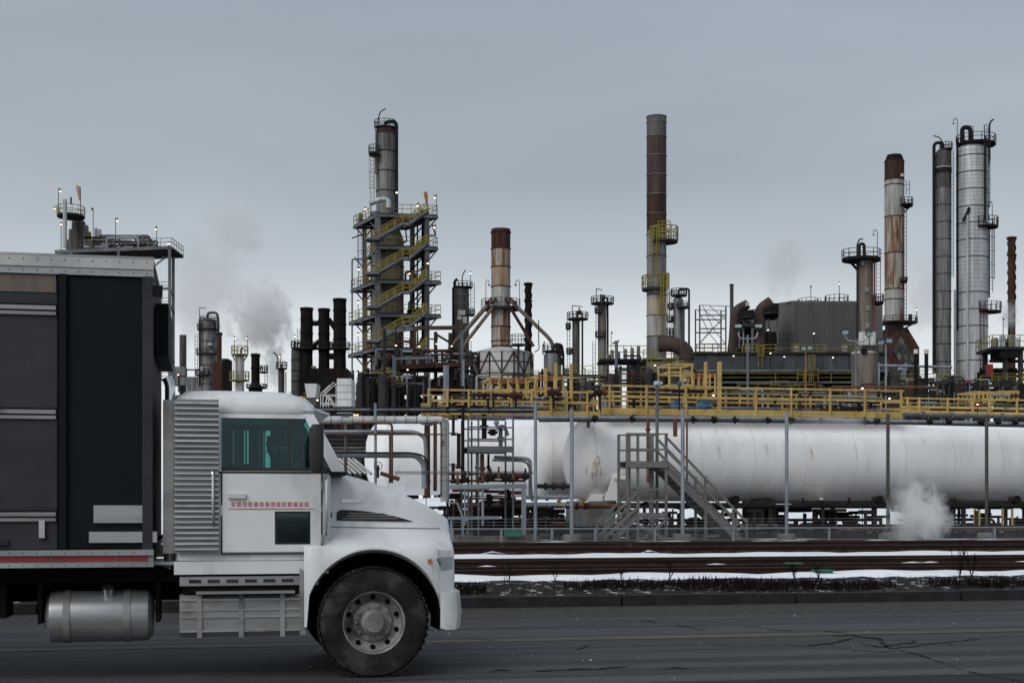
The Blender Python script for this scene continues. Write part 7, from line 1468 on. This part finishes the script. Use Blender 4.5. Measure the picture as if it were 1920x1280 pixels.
# ================================================================== STEAM
def steam_mat(name, dens, scale, thr, k, colr=(.92, .93, .95), aniso=.2, det=8.0):
    m = bpy.data.materials.new(name); m.use_nodes = True; nt = m.node_tree; N = nt.nodes; L = nt.links
    N.remove(N['Principled BSDF']); out = N['Material Output']
    tc = N.new('ShaderNodeTexCoord'); oi = N.new('ShaderNodeObjectInfo')
    ln = N.new('ShaderNodeVectorMath'); ln.operation = 'LENGTH'; L.new(tc.outputs['Object'], ln.inputs[0])
    ml = N.new('ShaderNodeMath'); ml.operation = 'MULTIPLY'; ml.inputs[1].default_value = 37.0; L.new(oi.outputs['Random'], ml.inputs[0])
    ad = N.new('ShaderNodeVectorMath'); ad.operation = 'ADD'; L.new(tc.outputs['Object'], ad.inputs[0]); L.new(ml.outputs[0], ad.inputs[1])
    no = N.new('ShaderNodeTexNoise'); no.inputs['Scale'].default_value = scale; no.inputs['Detail'].default_value = det; no.inputs['Roughness'].default_value = .58; no.inputs['Distortion'].default_value = .35
    L.new(ad.outputs[0], no.inputs['Vector'])
    # density = clamp(noise + (1-|p|)*k - thr) * dens
    inv = N.new('ShaderNodeMath'); inv.operation = 'MULTIPLY_ADD'; inv.inputs[1].default_value = -k; inv.inputs[2].default_value = k-thr; L.new(ln.outputs['Value'], inv.inputs[0])
    sm = N.new('ShaderNodeMath'); sm.operation = 'ADD'; L.new(no.outputs[0], sm.inputs[0]); L.new(inv.outputs[0], sm.inputs[1])
    mr = N.new('ShaderNodeMapRange'); mr.inputs[1].default_value = 0.0; mr.inputs[2].default_value = .16; mr.inputs[3].default_value = 0; mr.inputs[4].default_value = dens; L.new(sm.outputs[0], mr.inputs[0])
    pv = N.new('ShaderNodeVolumePrincipled'); pv.inputs['Color'].default_value = (*colr, 1); pv.inputs['Anisotropy'].default_value = aniso
    L.new(mr.outputs[0], pv.inputs['Density']); L.new(pv.outputs[0], out.inputs['Volume']); MATS[name] = m
steam_mat('steam_far', .42, 3.0, .62, .44, (.99, .992, .995))
steam_mat('steam_thin', .055, 2.4, .60, .46, (.985, .988, .992))
steam_mat('steam_near', 1.9, 2.2, .58, .45, (.99, .99, .99))
steam_mat('steam_wisp', .45, 2.6, .66, .45, (.9, .9, .92))
def puff(px, py, D, rx, rz, ry, mt, label, tilt=0.0):
    m = M(); n = 24; pr = [(math.sin(i/14*math.pi), -math.cos(i/14*math.pi)) for i in range(15)]; m.lathe((0, 0, 0), [(max(r, 1e-5), h) for r, h in pr], n, caps=False)
    me = m.mesh('steam'); me.materials.append(MATS[mt]); o = bpy.data.objects.new('steam', me); col.objects.link(o); s = D/F
    o.location = P(px, py, D); o.scale = (rx*s, ry, rz*s); o.rotation_euler = (0, tilt, 0); o['kind'] = 'stuff'; o['label'] = label; o['category'] = 'steam'
puff(492, 595, 290, 74, 88, 10, 'steam_far', 'pale steam cloud rising above the cab roof')
puff(515, 690, 292, 26, 50, 4, 'steam_far', 'narrow steam column feeding the cloud above the cab roof')
puff(385, 545, 310, 100, 135, 16, 'steam_thin', 'grey smoke drifting behind the truck body and far columns', .35)
puff(440, 430, 312, 75, 60, 14, 'steam_thin', 'faint smoke trail high above the cab', .5)
puff(1470, 500, 300, 50, 85, 10, 'steam_thin', 'thin steam above the bent rusty ducts', .25)
puff(1735, 560, 300, 50, 90, 10, 'steam_thin', 'thin steam between hopper stack and tall columns', .1)
puff(1893, 592, 215, 22, 40, 3, 'steam_wisp', 'small steam wisp at the spiral stack on the right')
puff(1722, 968, 60.5, 66, 74, 1.5, 'steam_near', 'white ground steam rising behind the fence below the front tank')
puff(1700, 905, 61, 34, 60, 1.0, 'steam_wisp', 'thin steam drifting up the front tank')
puff(1560, 796, 65.2, 130, 26, 1.4, 'steam_wisp', 'thin vapour curling between tank top and yellow walkway')
